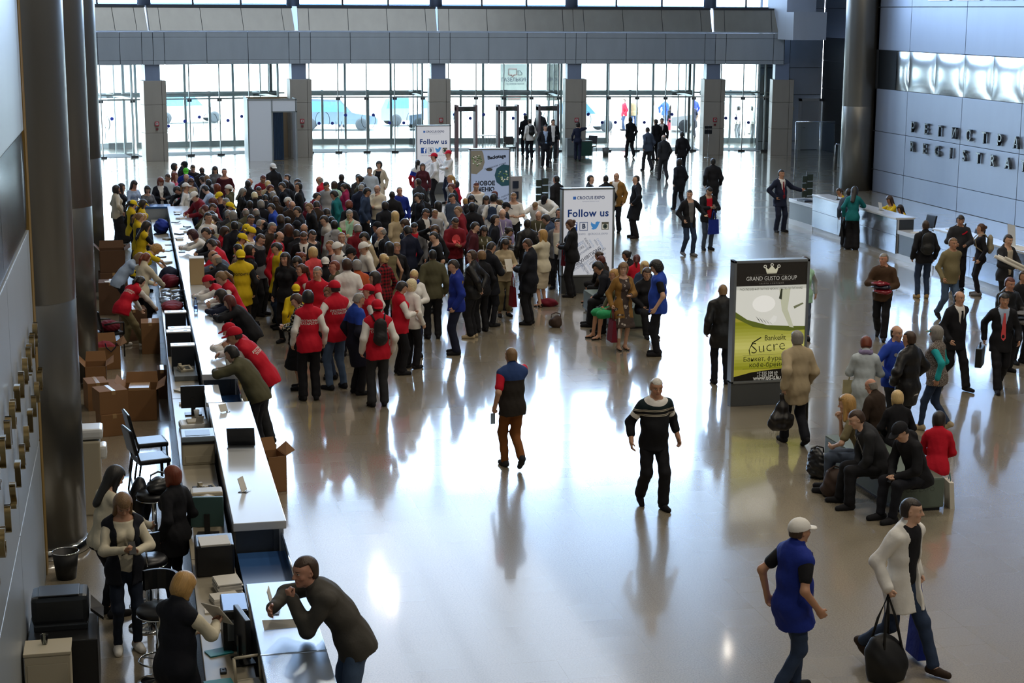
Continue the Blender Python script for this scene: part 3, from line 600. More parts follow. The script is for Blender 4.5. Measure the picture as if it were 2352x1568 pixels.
HAIR = {}
def hair_mesh(kind):
    """hair and hats, made once in the frame of the head (origin between the ears, y towards the face)"""
    if kind in HAIR: return HAIR[kind]
    F = Field((-.2, -.26, -.42), (.2, .26, .2), .0075); I = None; hat = kind.startswith('cap')
    g = F.grids(); x, y, z = g
    def shell(e, top=.052, back=-.002, low=-.075, side=.0):
        F.ell((0, -.012, .025), (.074 + e, .092 + e, .088 + e), I, 0); F.ell((0, -.03, -.03), (.066 + e, .07 + e, .07 + e), I, .02)
        A = top - z - np.maximum(-y, 0) * .5 + np.maximum(np.abs(x) - .05, 0) * .9; B = np.maximum(y - back - np.maximum(z, 0) * .35, low - z); F.keep(np.minimum(A, B)); return
    if kind == 'short': shell(.012, .058, -.028, -.055)
    elif kind == 'buzz': shell(.006, .062, -.03, -.05)
    elif kind == 'full': shell(.021, .05, -.016, -.066)
    elif kind == 'balding': shell(.009, .3, -.02, -.07); F.keep(np.broadcast_to(z - .045, F.d.shape))
    elif kind == 'bob': shell(.028, .05, .028, -.135); F.cone((-.062, .0, -.04), (-.062, .012, -.1), .035, .03, .03); F.cone((.062, .0, -.04), (.062, .012, -.1), .035, .03, .03); F.keep(np.broadcast_to(np.maximum(y - .05, -99) + (z > .045) * -9, F.d.shape))
    elif kind in ('long', 'longer'):
        shell(.024, .05, .02, -.12); L = -.24 if kind == 'long' else -.33
        F.cone((0, -.06, .0), (0, -.085, L), .085, .06, .03, 1.7, np.eye(3))
        for sg in (-1, 1): F.cone((sg * .066, -.002, .0), (sg * .088, .02, L * .82), .03, .026, .02)
    elif kind == 'ponytail': shell(.011, .05, .0, -.06); F.ell((0, -.115, .035), (.03, .03, .03), I, .015); F.cone((0, -.125, .03), (0, -.15, -.08), .03, .034, .02); F.cone((0, -.15, -.08), (0, -.125, -.2), .034, .014, .02)
    elif kind == 'bun': shell(.013, .05, .0, -.06); F.ell((0, -.118, .03), (.045, .038, .042), I, .012)
    elif kind in ('curly', 'afro'):
        e = .034 if kind == 'curly' else .05; shell(e, .05, .022, -.1 if kind == 'curly' else -.16)
        F.d += (np.sin(x * 150) * np.sin(y * 140 + 1) * np.sin(z * 150 + 2) * .007).astype(f32)
    elif hat:
        F.ell((0, -.014, .026), (.094, .114, .101), I, 0); F.keep(np.broadcast_to(.018 - z + y * .16, F.d.shape))
        F.ell((0, 0 - .012, .128), (.011, .011, .006), I, .004)
        sg = 1 if kind == 'cap' else -1
        B = np.maximum(np.maximum(np.sqrt((x / .074) ** 2 + ((y * sg - .085) / .09) ** 2) * .075 - .075, np.abs(z - ((.036 if sg > 0 else .008) + x * x * -2.2 - (y * sg - .08) * .16)) - .0085), .06 - y * sg); F.d = np.minimum(F.d, B.astype(f32))
    V, Q = F.mesh(); HAIR[kind] = raw_mesh('cap' if hat else 'hair', V, Q); return HAIR[kind]

CACHE = {}
def skel(pz, sex, fat):
    key = ('s', pz, sex, fat)
    if key not in CACHE: CACHE[key] = Skel(POSES[pz], sex, fat)
    return CACHE[key]
def part_mesh(pz, sex, fat, kind, h, kw):
    key = (pz, sex, fat, kind, h, tuple(sorted(kw.items())))
    if key not in CACHE:
        s = skel(pz, sex, fat); CACHE[key] = body_mesh(s, h) if kind == 'body' else garment(s, kind, h, **kw)
        if not CACHE[key].materials: CACHE[key].materials.append(None)
    return CACHE[key]
def bvh_of(me):
    key = ('bvh', me.name)
    if key not in CACHE:
        n = len(me.vertices); co = np.zeros(n * 3, f32); me.vertices.foreach_get('co', co)
        q = np.zeros(len(me.loops), np.int32); me.loops.foreach_get('vertex_index', q); CACHE[key] = BVHTree.FromPolygons(co.reshape(-1, 3).tolist(), q.reshape(-1, 4).tolist())
    return CACHE[key]

def put(name, me, parent, mat, loc=None, R=None):
    o = bpy.data.objects.new(name, me); COL.objects.link(o)
    if parent is not None: o.parent = parent
    if R is not None:
        M = Matrix([[float(v) for v in row] for row in R]).to_4x4(); M.translation = Vector([float(v) for v in loc]); o.matrix_local = M
    elif loc is not None: o.location = loc
    if not me.materials: me.materials.append(None)
    o.material_slots[0].link = 'OBJECT'; o.material_slots[0].material = mat
    return o

# garments by short word: (shape, child name, options)
TOPS = dict(jacket=('top', 'jacket', dict(e=.022, hem=.13)), shirt=('top', 'shirt', dict(e=.012, hem=.13, amp=.003)), sweater=('top', 'sweater', dict(e=.016, hem=.1, collar=0)), hoodie=('top', 'hoodie', dict(e=.02, hem=.12, hood=1)),
            tee=('top', 'shirt', dict(e=.011, hem=.1, upto=.36, collar=0)), polo=('top', 'shirt', dict(e=.011, hem=.1, upto=.3)), coat=('top', 'coat', dict(e=.024, hem=.42)), parka=('top', 'jacket', dict(e=.03, hem=.26)), blouse=('top', 'blouse', dict(e=.012, hem=.16, collar=0)),
            suit=('open', 'suit_jacket', dict(e=.022, hem=.2, v=.36, vw=.085)), openj=('open', 'jacket', dict(e=.024, hem=.16, full=1, vw=.085)), opencoat=('open', 'jacket', dict(e=.026, hem=.3, full=1, vw=.1)), vest=('vest', 'vest', dict(e=.026, hem=.14)), gilet=('gilet', 'vest', dict(e=.028, hem=.16, full=1, vw=.1)),
            longvest=('vest', 'vest', dict(e=.03, hem=.22)), rolled=('top', 'sweater', dict(e=.017, hem=.12, upto=.8, collar=0)))
LEGS = dict(trousers=('trousers', 'trousers', {}), jeans=('jeans', 'jeans', {}), wide=('wide', 'trousers', {}), skirt=('skirt', 'skirt', dict(hem=.5)), longskirt=('skirt', 'skirt', dict(hem=.82, flare=.08)), midskirt=('skirt', 'skirt', dict(hem=.56, flare=.06)), dress=('dress', 'dress', dict(hem=.48, flare=.05)), crop=('trousers', 'trousers', dict(crop=1)))

def person(label, pz, x, y, yaw, sex='m', H=1.75, fat=0., skin='a', hair=('short', 'brown'), top=(('jacket', 'black'),), legs=('trousers', 'black'), shoes=('shoe', 'black'), cap=None, back=None, group=None, z=0., h=.011, extra=None):
    """one person: an empty at the feet with body, hair and every garment under it"""
    root = bpy.data.objects.new('person', None); COL.objects.link(root); root.empty_display_size = .1
    root.location = (x, y, z); root.rotation_euler = (0, 0, math.radians(yaw)); k = H / 1.75; root.scale = (k, k, k)
    root['label'] = label; root['category'] = 'person'
    if group: root['group'] = group
    s = skel(pz, sex, fat)
    put('body', part_mesh(pz, sex, fat, 'body', h, {}), root, skin_mat(skin))
    if hair: put('hair', hair_mesh(hair[0]), root, hair_mat(hair[1]), s.head, s.Fh)
    if cap: put('cap', hair_mesh(cap[0]), root, cloth(cap[1]), s.head, s.Fh)
    out = None
    for i, (t, c) in enumerate(top):
        if t == 'tie':
            put('tie', tie_mesh(pz, sex, fat, h), root, cloth(c)); continue
        sh, nm, kw = TOPS[t] if t in TOPS else LEGS[t]; out = put(nm, part_mesh(pz, sex, fat, sh, h, kw), root, cloth(c))
    if legs: sh, nm, kw = LEGS[legs[0]]; put(nm, part_mesh(pz, sex, fat, sh, h, kw), root, cloth(legs[1]))
    if shoes:
        kw = dict(heel=1) if shoes[0] == 'heel' else dict(sport=1) if shoes[0] == 'sneaker' else {}
        for sd in 'lr': put('shoe', part_mesh(pz, sex, fat, 'shoe_' + sd, h, kw), root, cloth(shoes[1]))
    if back: back_print(root, out, s, *back)
    if extra: extra(root, s, out)
    return root

def drape(me, pts, s, side=-1, lift=.004, o=None):
    """points (x, z) in the chest frame laid onto the surface of the garment mesh from behind (-1) or from the front (1)"""
    t = bvh_of(me); d = Vector((s.Fc[:, 1] * -side).tolist()); out = []
    for px, pz_ in pts:
        p = s.shc + s.Fc @ np.array((px, side * .6, pz_)); hit = t.ray_cast(Vector(p.tolist()), d)[0]
        out.append((np.array(hit) if hit else s.shc + s.Fc @ np.array((px, side * .13, pz_))) + s.Fc[:, 1] * side * lift)
    return np.array(out)

def text_faces(txt, size, bold=.0, space=1.):
    key = ('txt', txt, size, bold, space)
    if key not in CACHE:
        c = bpy.data.curves.new('lettering', 'FONT'); c.body = txt; c.size = size; c.align_x = 'CENTER'; c.align_y = 'CENTER'; c.offset = bold; c.space_line = space; c.resolution_u = 3
        o = bpy.data.objects.new('lettering', c); COL.objects.link(o); dg = bpy.context.evaluated_depsgraph_get(); m = o.evaluated_get(dg).to_mesh()
        V = [tuple(v.co) for v in m.vertices]; Fc_ = [tuple(p.vertices) for p in m.polygons]; o.evaluated_get(dg).to_mesh_clear(); bpy.data.objects.remove(o); bpy.data.curves.remove(c); CACHE[key] = (V, Fc_)
    return CACHE[key]
def back_print(root, out, s, txt, colour, size=.06, zc=-.16, side=-1, xc=0.):
    V, Fs = text_faces(txt, size, .0012)
    P = drape(out.data, [(v[0] * -side + xc, v[1] + zc) for v in V], s, side)
    me = bpy.data.meshes.new('back_print' if side < 0 else 'chest_print'); me.from_pydata([tuple(p) for p in P], [], Fs); put(me.name.split('.')[0], me, root, cloth(colour))
def tie_mesh(pz, sex, fat, h):
    key = ('tie', pz, sex, fat)
    if key not in CACHE:
        s = skel(pz, sex, fat); sh, nm, kw = TOPS['shirt']; me0 = part_mesh(pz, sex, fat, sh, h, kw)
        rows = [(-.0, .017), (-.04, .014), (-.055, .017), (-.2, .03), (-.38, .04), (-.44, .037), (-.48, .0)]
        P = drape(me0, [(sg * w, z - .012) for z, w in rows for sg in (-1, 1)], s, 1, .014); Q = [(2 * i, 2 * i + 1, 2 * i + 3, 2 * i + 2) for i in range(len(rows) - 1)]
        P2 = P - s.Fc[:, 1] * .012; n = len(P); F2 = [tuple(n + i for i in reversed(q)) for q in Q] + [(2 * i, 2 * i + 2, n + 2 * i + 2, n + 2 * i) for i in range(len(rows) - 1)] + [(2 * i + 3, 2 * i + 1, n + 2 * i + 1, n + 2 * i + 3) for i in range(len(rows) - 1)]
        me = bpy.data.meshes.new('tie'); me.from_pydata([tuple(p) for p in np.concatenate([P, P2])], [], Q + F2); CACHE[key] = me
    return CACHE[key]
def strip_mesh(name, P, w, nrmv):
    """a flat band of width w along the points P"""
    P = np.asarray(P); V = []; n = nrm(nrmv)
    for i in range(len(P)):
        t = nrm(P[min(i + 1, len(P) - 1)] - P[max(i - 1, 0)]); sd = nrm(np.cross(t, n)); V += [P[i] - sd * w / 2, P[i] + sd * w / 2]
    me = bpy.data.meshes.new(name); me.from_pydata([tuple(v) for v in V], [], [(2 * i, 2 * i + 1, 2 * i + 3, 2 * i + 2) for i in range(len(P) - 1)]); return me
def lanyard(col='white', card='white', drop=.38, wide=.07):
    def f(root, s, out):
        L = [(-wide, .0), (-wide * .95, -.05), (-wide * .7, -.16), (-wide * .35, -.28), (0, -drop)]; P = drape(out.data, L + [(-a, b) for a, b in L[::-1]][1:], s, 1, .012)
        l = put('lanyard', strip_mesh('lanyard', P, .016, s.Fc[:, 1]), root, cloth(col))
        c = P[len(L) - 1]; fr = s.Fc; w, hh = .045, .13
        V = [c + fr @ np.array((a * w, .006 + t, b)) for t in (0, .004) for a, b in ((-1, 0), (1, 0), (1, -hh), (-1, -hh))]
        me = bpy.data.meshes.new('badge'); me.from_pydata([tuple(v) for v in V], [], [(0, 1, 2, 3), (7, 6, 5, 4), (0, 4, 5, 1), (1, 5, 6, 2), (2, 6, 7, 3), (3, 7, 4, 0)]); put('badge', me, root, cloth(card))
    return f

def band(cols, w, side, pts):
    def f(root, s, out):
        P = drape(out.data, pts, s, side, .008); put('strap', strip_mesh('strap', P, w, s.Fc[:, 1]), root, cloth(cols))
    return f
def spot(name, col, side, xc, zc, r, r2=None):
    """a small emblem laid on the garment"""
    def f(root, s, out):
        n = 12; P = drape(out.data, [(xc, zc)] + [(xc + r * math.cos(k * 2 * math.pi / n), zc + (r2 or r) * math.sin(k * 2 * math.pi / n)) for k in range(n)], s, side, .006)
        me = bpy.data.meshes.new(name); me.from_pydata([tuple(p) for p in P], [], [(0, 1 + k, 1 + (k + 1) % n) for k in range(n)]); put(name, me, root, cloth(col))
    return f
def scarf(col):
    def f(root, s, out):
        F = Field(s.neck - .2, s.neck + .2, .012); n = 14
        for k in range(n):
            a, b = k * 2 * math.pi / n, (k + 1) * 2 * math.pi / n; p = [s.neck + s.Fc @ np.array((.078 * math.cos(q), -.005 + .075 * math.sin(q), .005 - .03 * max(0, math.sin(q)) + .012 * math.sin(3 * q))) for q in (a, b)]; F.cone(p[0], p[1], .034, .034, .02)
        V, Q = F.mesh(); put('scarf', raw_mesh('scarf', V, Q), root, cloth(col))
    return f
def glasses(up=0.):
    def f(root, s, out):
        X = lambda x, y, z: Vector((s.head + s.Fh @ np.array((x, y, z + up))).tolist()); m = MB(); dy = -.02 if up else 0
        for sg in (-1, 1):
            m.tube([X(sg * .033 + .023 * math.cos(k * math.pi / 6), .1 + dy, .004 + .018 * math.sin(k * math.pi / 6)) for k in range(12)], .0028, 5, True); m.tube([X(sg * .056, .098 + dy, .008), X(sg * .079, .04, .01), X(sg * .082, -.01, .004)], .0026, 5)
            if up: m.poly([X(sg * .033 + .022 * math.cos(k * math.pi / 6), .1 + dy, .004 + .017 * math.sin(k * math.pi / 6)) for k in range(12)])
        m.tube([X(-.011, .103 + dy, .008), X(.011, .103 + dy, .008)], .0026, 5); m.build('sunglasses' if up else 'glasses', M_BLK, root)
    return f
def white_collar(root, s, out):
    F = Field(s.neck - .16, s.neck + .16, .01); F.cone(s.neck - s.Fc[:, 2] * .03, s.neck + s.Fc @ np.array((0, -.004, .022)), .098, .071, .02); F.keep_plane(s.neck + s.Fc[:, 2] * .024, s.Fc @ np.array((0, .5, 1.))); V, Q = F.mesh(); put('collar', raw_mesh('collar', V, Q), root, cloth('white'))
def tower_print(root, s, out):
    me0 = part_mesh('phone', 'f', 0., 'top', .009, TOPS['sweater'][2]); L = [(0, -.16), (-.012, -.22), (-.02, -.27), (-.05, -.36), (-.03, -.36), (0, -.31), (.03, -.36), (.05, -.36), (.02, -.27), (.012, -.22)]
    P = drape(me0, L, s, 1, .008); me = bpy.data.meshes.new('chest_print'); me.from_pydata([tuple(p) for p in P], [], [(0, 1, 9), (1, 2, 8, 9), (2, 3, 4, 5), (2, 5, 8), (5, 6, 7, 8)]); put('chest_print', me, root, cloth('charcoal'))
# ---------------------------------------------------------------- poses (w: the wrist in the person's own metres, h: in the frame of the chest)
pose('stand'); pose('lookdn', hp=26)
pose('pock', lh=(-.23, .1, -.44), rh=(.23, .1, -.44), le=(-1, -.6, 0), re=(1, -.6, 0), lf=(-.12, 0, 0, 14), rf=(.12, .05, 0, -14))
pose('pockf', 'pock', lf=(-.13, .0, 0, 12), rf=(.12, -.04, 0, -14), hp=6)
pose('front', hp=28, rh=(.07, .27, -.3), lh=(-.07, .27, -.32), re=(.9, -.5, -.6), le=(-.9, -.5, -.6), grip='grip', ln=(.5, .3, .8), rn=(-.5, .3, .8))
pose('phone', 'front', hp=34, rh=(.04, .31, -.24), lh=(-.08, .29, -.27))
pose('paper', 'front', hp=36, rh=(.1, .4, -.2), lh=(-.12, .36, -.3), lean=8)
pose('fronthi', 'front', hp=0, hy=20, lh=(-.2, .3, .02), le=(-.9, 0, -.6), lg='flat', ln=(.3, 1, 0))
pose('fronthand', hy=-25, lh=(-.02, .28, -.3), le=(-.9, -.5, -.6), lg='flat', ln=(.2, .1, 1), rh=(.27, .06, -.5), rg='grip', lf=(-.07, 0, 0, 4), rf=(.08, .0, 0, -4))
pose('hold', rh=(.12, .3, -.34), lh=(-.12, .3, -.36), re=(.9, -.6, -.5), le=(-.9, -.6, -.5), grip='grip', ln=(.8, 0, .6), rn=(-.8, 0, .6), hp=8)
pose('chin', hp=12, rc=(.01, .12, -.2), re=(.6, .2, -.9), rg='grip', lh=(-.02, .2, -.3), le=(-.9, -.3, -.5), rd=(-.2, .1, 1))
pose('face', hp=30, rc=(.03, .15, -.14), re=(.7, .3, -.9), rd=(-.3, -.1, 1), rn=(0, -1, 0))
pose('hairup', hp=22, rh=(.13, .1, .2), re=(1, .3, -.2), rd=(-.5, -.2, .8))
pose('earst', rc=(.13, .03, -.15), re=(1, .2, -.6), rd=(-.3, 0, 1), rf=(.1, -.14, 0, -5), lf=(-.1, .12, 0, 5))
pose('cross', rh=(-.13, .19, -.26), lh=(.13, .22, -.28), re=(.9, .1, -.7), le=(-.9, .1, -.7), ln=(-.2, -1, 0), rn=(.2, -1, 0))
pose('back', lh=(-.06, -.17, -.46), rh=(.08, -.18, -.44), le=(-1, -.7, 0), re=(1, -.7, 0), rn=(0, -1, 0), ln=(0, -1, 0))
pose('reachdn', hip=(0, -.06, .91), lean=14, hp=30, rw=(.16, .42, 1.0), lw=(-.14, .4, 1.0), re=(.8, -.4, -.5), le=(-.8, -.4, -.5))
pose('lean', hip=(0, -.12, .92), lean=24, hp=34, rw=(.16, .34, 1.1), lw=(-.16, .34, 1.1), re=(.9, -.4, -.4), le=(-.9, -.4, -.4))
pose('bend', hip=(0, -.2, .9), lean=48, hp=56, rw=(.2, .42, 1.0), lw=(-.2, .42, 1.0), re=(1, -.3, .2), le=(-1, -.3, .2))
pose('bendlow', hip=(0, -.24, .84), lean=52, hp=40, rw=(.2, .5, .72), lw=(-.16, .42, .62), re=(1, -.3, .2), le=(-1, -.3, .2), lf=(-.13, -.1, 0, 8), rf=(.12, .16, 0, -6))
pose('leancnt', hip=(0, -.36, .93), lean=42, hp=22, rw=(.02, .27, 1.21), lw=(-.04, .3, 1.21), re=(1, .5, .1), le=(-1, .5, .1), lf=(-.1, -.42, 0, 6), rf=(.12, -.36, 0, -8))
pose('chinlean', 'leancnt', lean=32, hp=10, rc=(.01, .12, -.2), re=(.4, .6, -.8), rg='grip', rd=(-.1, -.05, 1))
pose('leanhead', 'leancnt', lean=44, hp=18, lc=(-.06, .13, -.13), le=(-.5, .4, -1), lg='grip', ld=(.1, -.2, 1))
pose('leanchin', hip=(0, -.42, .93), lean=40, hp=4, hy=22, twist=8, lc=(.0, .13, -.2), le=(-.2, .5, -1), lg='grip', ld=(.1, -.25, 1), ln=(.4, -1, 0), rw=(.0, .2, 1.21), re=(1, .4, .1), lf=(-.12, -.5, 0, 6), rf=(.12, -.4, 0, -8))
pose('walk', lean=4, lf=(-.08, .26, 0, 4), rf=(.08, -.27, .07, -4), rfp=32, lh=(-.27, -.12, -.5), rh=(.26, .16, -.49), hip=(0, 0, .915))
pose('walk2', lean=4, rf=(.08, .26, 0, -4), lf=(-.08, -.27, .07, 4), lfp=32, rh=(.27, -.1, -.51), lh=(-.26, .16, -.49), hip=(0, 0, .915))
pose('walkaway', 'walk', lf=(-.08, .2, 0, 4), rf=(.08, -.2, .06, -4), rfp=28, hip=(0, 0, .92))
pose('stride', lean=5, hy=30, rf=(.08, -.36, .1, -4), lf=(-.08, .36, .0, 6), rfp=36, rh=(.3, .06, -.5), lh=(-.29, -.02, -.51), grip='grip', hip=(0, 0, .89))
pose('earwalk', rc=(.115, .06, -.15), re=(1, .2, -.7), rg='grip', rd=(-.3, 0, 1), lh=(-.27, .0, -.52), lg='grip', lf=(-.06, .1, 0, 2), rf=(.03, -.26, .12, -4), rfp=45, hip=(0, 0, .925), lean=2, hp=4)
pose('holdwalk', 'walk', rh=(.1, .28, -.24), lh=(-.1, .26, -.36), re=(.9, -.5, -.6), le=(-.9, -.5, -.6), grip='grip', hy=-30)
pose('reach', lh=(-.62, .1, -.28), le=(-.3, -.6, -.4), lg='flat', ld=(-1, .1, 0), rh=(.22, .08, -.44), re=(1, -.6, 0), lf=(-.12, .03, 0, 12), rf=(.11, 0, 0, -14))
pose('deskwr', hip=(0, -.05, .93), lean=12, hp=30, rw=(.14, .44, 1.16), re=(.9, -.3, -.6), lh=(-.24, .05, -.5))
pose('gesture', hy=-35, lh=(-.36, .2, -.34), le=(-.6, -.7, -.2), lg='flat', ln=(.2, 0, 1), rh=(.24, .1, -.46), lf=(-.11, .04, 0, 8), rf=(.1, -.12, .03, -8), rfp=10)
pose('sit', hip=(0, -.22, .545), lean=8, hp=8, lf=(-.1, .22, 0, 6), rf=(.1, .26, 0, -6), rh=(.12, .26, -.42), lh=(-.12, .26, -.42), re=(.9, -.6, 0), le=(-.9, -.6, 0))
pose('sitback', 'sit', lean=14, hp=18)
pose('sitphone', 'sit', lean=28, hp=38, rh=(.06, .34, -.3), lh=(-.06, .34, -.3), grip='grip', re=(.9, -.3, -.4), le=(-.9, -.3, -.4), ln=(.5, .3, .8), rn=(-.5, .3, .8))
pose('sitlean', 'sit', lean=32, hp=24, rh=(.06, .34, -.42), lh=(-.06, .34, -.42), grip='grip', re=(.9, -.3, -.2), le=(-.9, -.3, -.2), lf=(-.16, .2, 0, 10), rf=(.17, .24, 0, -10))
pose('sitchin', 'sit', lean=24, hp=8, rc=(.02, .1, -.19), re=(.3, .6, -1), rg='grip', rd=(-.1, .0, 1), lw=(-.1, .16, .64))
pose('sitcross', 'sit', lean=12, hp=18, twist=10, lf=(-.06, .22, 0, 0), rf=(-.16, .56, .3, 20), rfp=-20, rk=(.0, 1, .5), rh=(.06, .28, -.4), lh=(-.06, .3, -.36))
pose('sitdesk', 'sit', lean=14, hp=24, rw=(.14, .3, .78), lw=(-.14, .3, .78))
pose('walkf', 'walk', lf=(-.1, .12, 0, 6), rf=(.1, -.2, .05, -6), rfp=26, hip=(0, 0, .92), lh=(-.33, .02, -.5), rh=(.33, .06, -.5), hy=-8, hp=6)
pose('walk3', 'walk2', lf=(-.08, .12, 0, 4), rf=(.08, -.18, .03, -4), lfp=0, rfp=15, rh=(.27, .12, -.5), lh=(-.26, -.1, -.5), hp=2)
# ---------------------------------------------------------------- registration counter on the staff side of the columns
def one(mb, name, mat, label, cat, group=None, **k): return tag(mb.build(name, mat, **k), label, cat, group)
def counter(name, label, y0, y1, x0=.9, x1=1.46, z=1.1, front=True):
    t = thing(name, label, 'counter', (0, 0, 0)); m = MB(); m.box((x0, y0, z - .09), (x1, y1, z), .008); m.build('counter_top', M_WHITETOP, t)
    if front:
        n = max(1, round((y1 - y0) / 1.9))
        for k in range(n):
            a, b = y0 + (y1 - y0) * k / n, y0 + (y1 - y0) * (k + 1) / n
            m = MB(); m.box((x1 - .09, a + .005, .1), (x1 - .03, b - .005, .58), .004); m.box((x1 - .09, a + .005, .59), (x1 - .03, b - .005, z - .09), .004); m.build('front_panel', M_FRONT, t)
        m = MB(); m.box((x1 - .14, y0, 0), (x1 - .08, y1, z - .09)); m.box((x1 - .2, y0, 0), (x1 - .12, y1, .1)); m.build('base', M_DKPAN, t)
    m = MB(); m.box((x0 + .02, y0 + .01, .0), (x0 + .06, y1 - .01, z - .09)); m.box((x0 + .06, y0 + .01, 0), (x1 - .14, y0 + .04, z - .09)); m.box((x0 + .06, y1 - .04, 0), (x1 - .14, y1 - .01, z - .09)); m.build('back_panel', M_DKPAN, t); return t
t = counter('counter', 'steel-topped counter where the man leans with his chin on his fist', 11.2, 15.32)
for c in list(t.children):
    if c.name.startswith('counter_top'): c.data.materials[0] = plain('steel_counter_top', 'a9b6c6', .24, .85)
m = MB(); m.box((.9, 13.475, 1.1), (1.46, 13.49, 1.104)); m.build('joint_strip', M_CHROME, t)
counter('counter', 'long white-topped counter with the dark tilted display on it', 17.25, 22.92)
counter('counter', 'white-topped counter stretching along the crowd to the far columns', 24.8, 47.0)
def glass_shelf(label, y0, y1, z, strip):
    t = thing('glass_counter', label, 'counter'); m = MB(); m.box((.93, y0, z - .03), (1.42, y1, z), .004); m.build('blue_glass_top', plain('blue_glass_top', '33598f', .2), t)
    m = MB(); m.box((1.39, y0, .08), (1.42, y1, z + .18)); m.build('front_glass', GLASS_BLUE, t); m = MB(); m.tube([(1.405, y0, z + .19), (1.405, y1, z + .19)], .014); m.tube([(1.405, y0, z - .05), (1.405, y1, z - .05)], .01); m.build('rail', M_CHROME, t)
    m = MB(); m.box((.95, y0, 0), (1.34, y1, z - .03)); m.build('base', M_DKPAN, t)
    if strip: m = MB(); m.box((.88, y0, 1.04), (1.1, y1 - .7, 1.1), .006); m.box((.9, y0, 0), (.94, y1 - .7, 1.04)); m.build('upper_shelf', M_WHITETOP, t)
glass_shelf('low blue glass counter between the steel top and the white top', 15.34, 17.22, .78, False); glass_shelf('short blue glass counter at the elbow of the man in dark brown', 22.95, 24.77, .78, True)
t = thing('counter', 'end counter with blue glass edge closing the row by the last column', 'counter'); m = MB(); m.box((.0, 47.1, 1.03), (1.0, 47.75, 1.08), .004); m.build('counter_top', plain('blue_glass_top', '33598f', .2), t); m = MB(); m.box((.03, 47.12, 0), (.97, 47.7, 1.03)); m.build('base', M_FRONT, t)
for y0, y1, lb in ((11.2, 17.2, 'beige staff desk under the near counters, strewn with papers'), (17.22, 24.8, 'beige staff desk carrying the cream laser printer'), (24.82, 46.9, 'beige staff desk running behind the crowded counter')):
    t = thing('staff_desk', lb, 'desk'); m = MB(); m.box((.45, y0, .71), (.885, y1, .75), .006); m.build('desk_top', M_DESK, t); m = MB()
    m.box((.5, y0, .0), (.53, y1, .71)); n = max(1, int((y1 - y0) / 2))
    m.build('modesty_panel', M_DKPAN, t)
# --- desk equipment
def divider(x0, x1, y, z, label):
    t = thing('equipment_case', label, 'case', group='dark cases with white tops on the staff desk'); m = MB(); m.box((x0, y, .752), (x1, y + .22, z - .02), .006); m.build('case', plain('dark_blue_case', '161b24', .4), t)
    m = MB(); m.box((x0 - .01, y - .005, z - .02), (x1 + .01, y + .225, z), .004); m.build('lid', M_WHITE, t); m = MB()
    for q in (.2, .8): m.box((x0 + (x1 - x0) * q - .03, y + .09, z), (x0 + (x1 - x0) * q + .03, y + .12, z + .003))
    m.build('slot', M_BLK, t)
divider(.47, .83, 29.8, 1.17, 'dark case with white top beside the red flags, first past the pair'); divider(.5, .86, 28.6, 1.1, 'low dark case with a slotted white top'); divider(.46, .84, 27.95, 1.17, 'dark case with white top, in the middle of its row'); divider(.5, .86, 26.75, 1.17, 'dark case with slotted white top beside the two desk phones')
def desk_phone(x, y, z, rz, label):
    t = thing('desk_phone', label, 'telephone', (x, y, z), rz); m = MB(); m.poly([(-.1, -.1, 0), (-.1, .1, 0), (-.1, .1, .07), (-.1, -.1, .03)], (.2, 0, 0)); m.build('base', M_CREAM, t)
    m = MB(); m.box((-.09, -.09, .055), (-.045, .09, .085), .01); m.box((-.095, -.1, .06), (-.04, -.05, .1), .012); m.box((-.095, .05, .07), (-.04, .1, .11), .012); m.build('handset', M_CREAM, t)
    m = MB()
    for i in range(3):
        for j in range(4): m.box((-.01 + i * .026, -.07 + j * .03, .036 + j * .006), (.01 + i * .026, -.05 + j * .03, .05 + j * .006))
    m.build('keypad', M_GREYPL, t)
m = MB(); m.box((.52, 26., .752), (.88, 27.2, .83), .006); one(m, 'phone_shelf', M_GREYPL, 'grey shelf box under the two cream desk phones', 'shelf')
desk_phone(.69, 26.95, .831, 20, 'cream desk phone, the one touching the dark case'); desk_phone(.7, 26.4, .831, 15, 'cream desk phone at the open end of the grey shelf'); desk_phone(.74, 19.6, .79, 25, 'cream card terminal phone in a shallow tray')
m = MB(); m.box((.56, 19.3, .752), (.87, 19.9, .785), .01); one(m, 'tray', M_BLK, 'shallow black tray under the cream card phone', 'tray')
def monitor(x, y, rz, w, h, label, col=None, z=.752):
    t = thing('monitor', label, 'monitor', (x, y, z), rz); m = MB(); m.box((-.12, -.09, 0), (.12, .09, .015), .005); m.build('stand_foot', M_BLK, t); m = MB(); m.box((-.03, .02, .015), (.03, .05, .25)); m.build('stand_neck', M_BLK, t)
    m = MB(); m.box((-w / 2, -.02, .1), (w / 2, .03, .1 + h), .008); m.build('housing', col or M_BLK, t); m = MB(); m.box((-w / 2 + .02, -.024, .12), (w / 2 - .02, -.021, .08 + h)); m.build('screen', plain('dark_screen', '0c0f14', .12), t); return t
monitor(.72, 23.75, 180, .34, .32, 'black monitor standing next to the paper cup'); monitor(.66, 18.02, 172, .36, .34, 'monitor with green-grey back beside the beige tube monitor', plain('green_grey_plastic', '3c5a57', .5)); monitor(.8, 14.25, 100, .44, .36, 'slim black monitor edge-on beside the computer tower')
t = thing('tube_monitor', 'beige rounded tube monitor on the staff desk', 'monitor', (.68, 18.5, .752)); m = MB(); m.box((-.18, -.05, .02), (.18, .2, .36), .03); m.build('housing', M_CREAM, t); m = MB(); m.tube([(0, -.05, .19), (0, -.16, .18), (0, -.22, .17)], [.16, .13, .07], 16); m.build('tube_cover', M_CREAM, t)
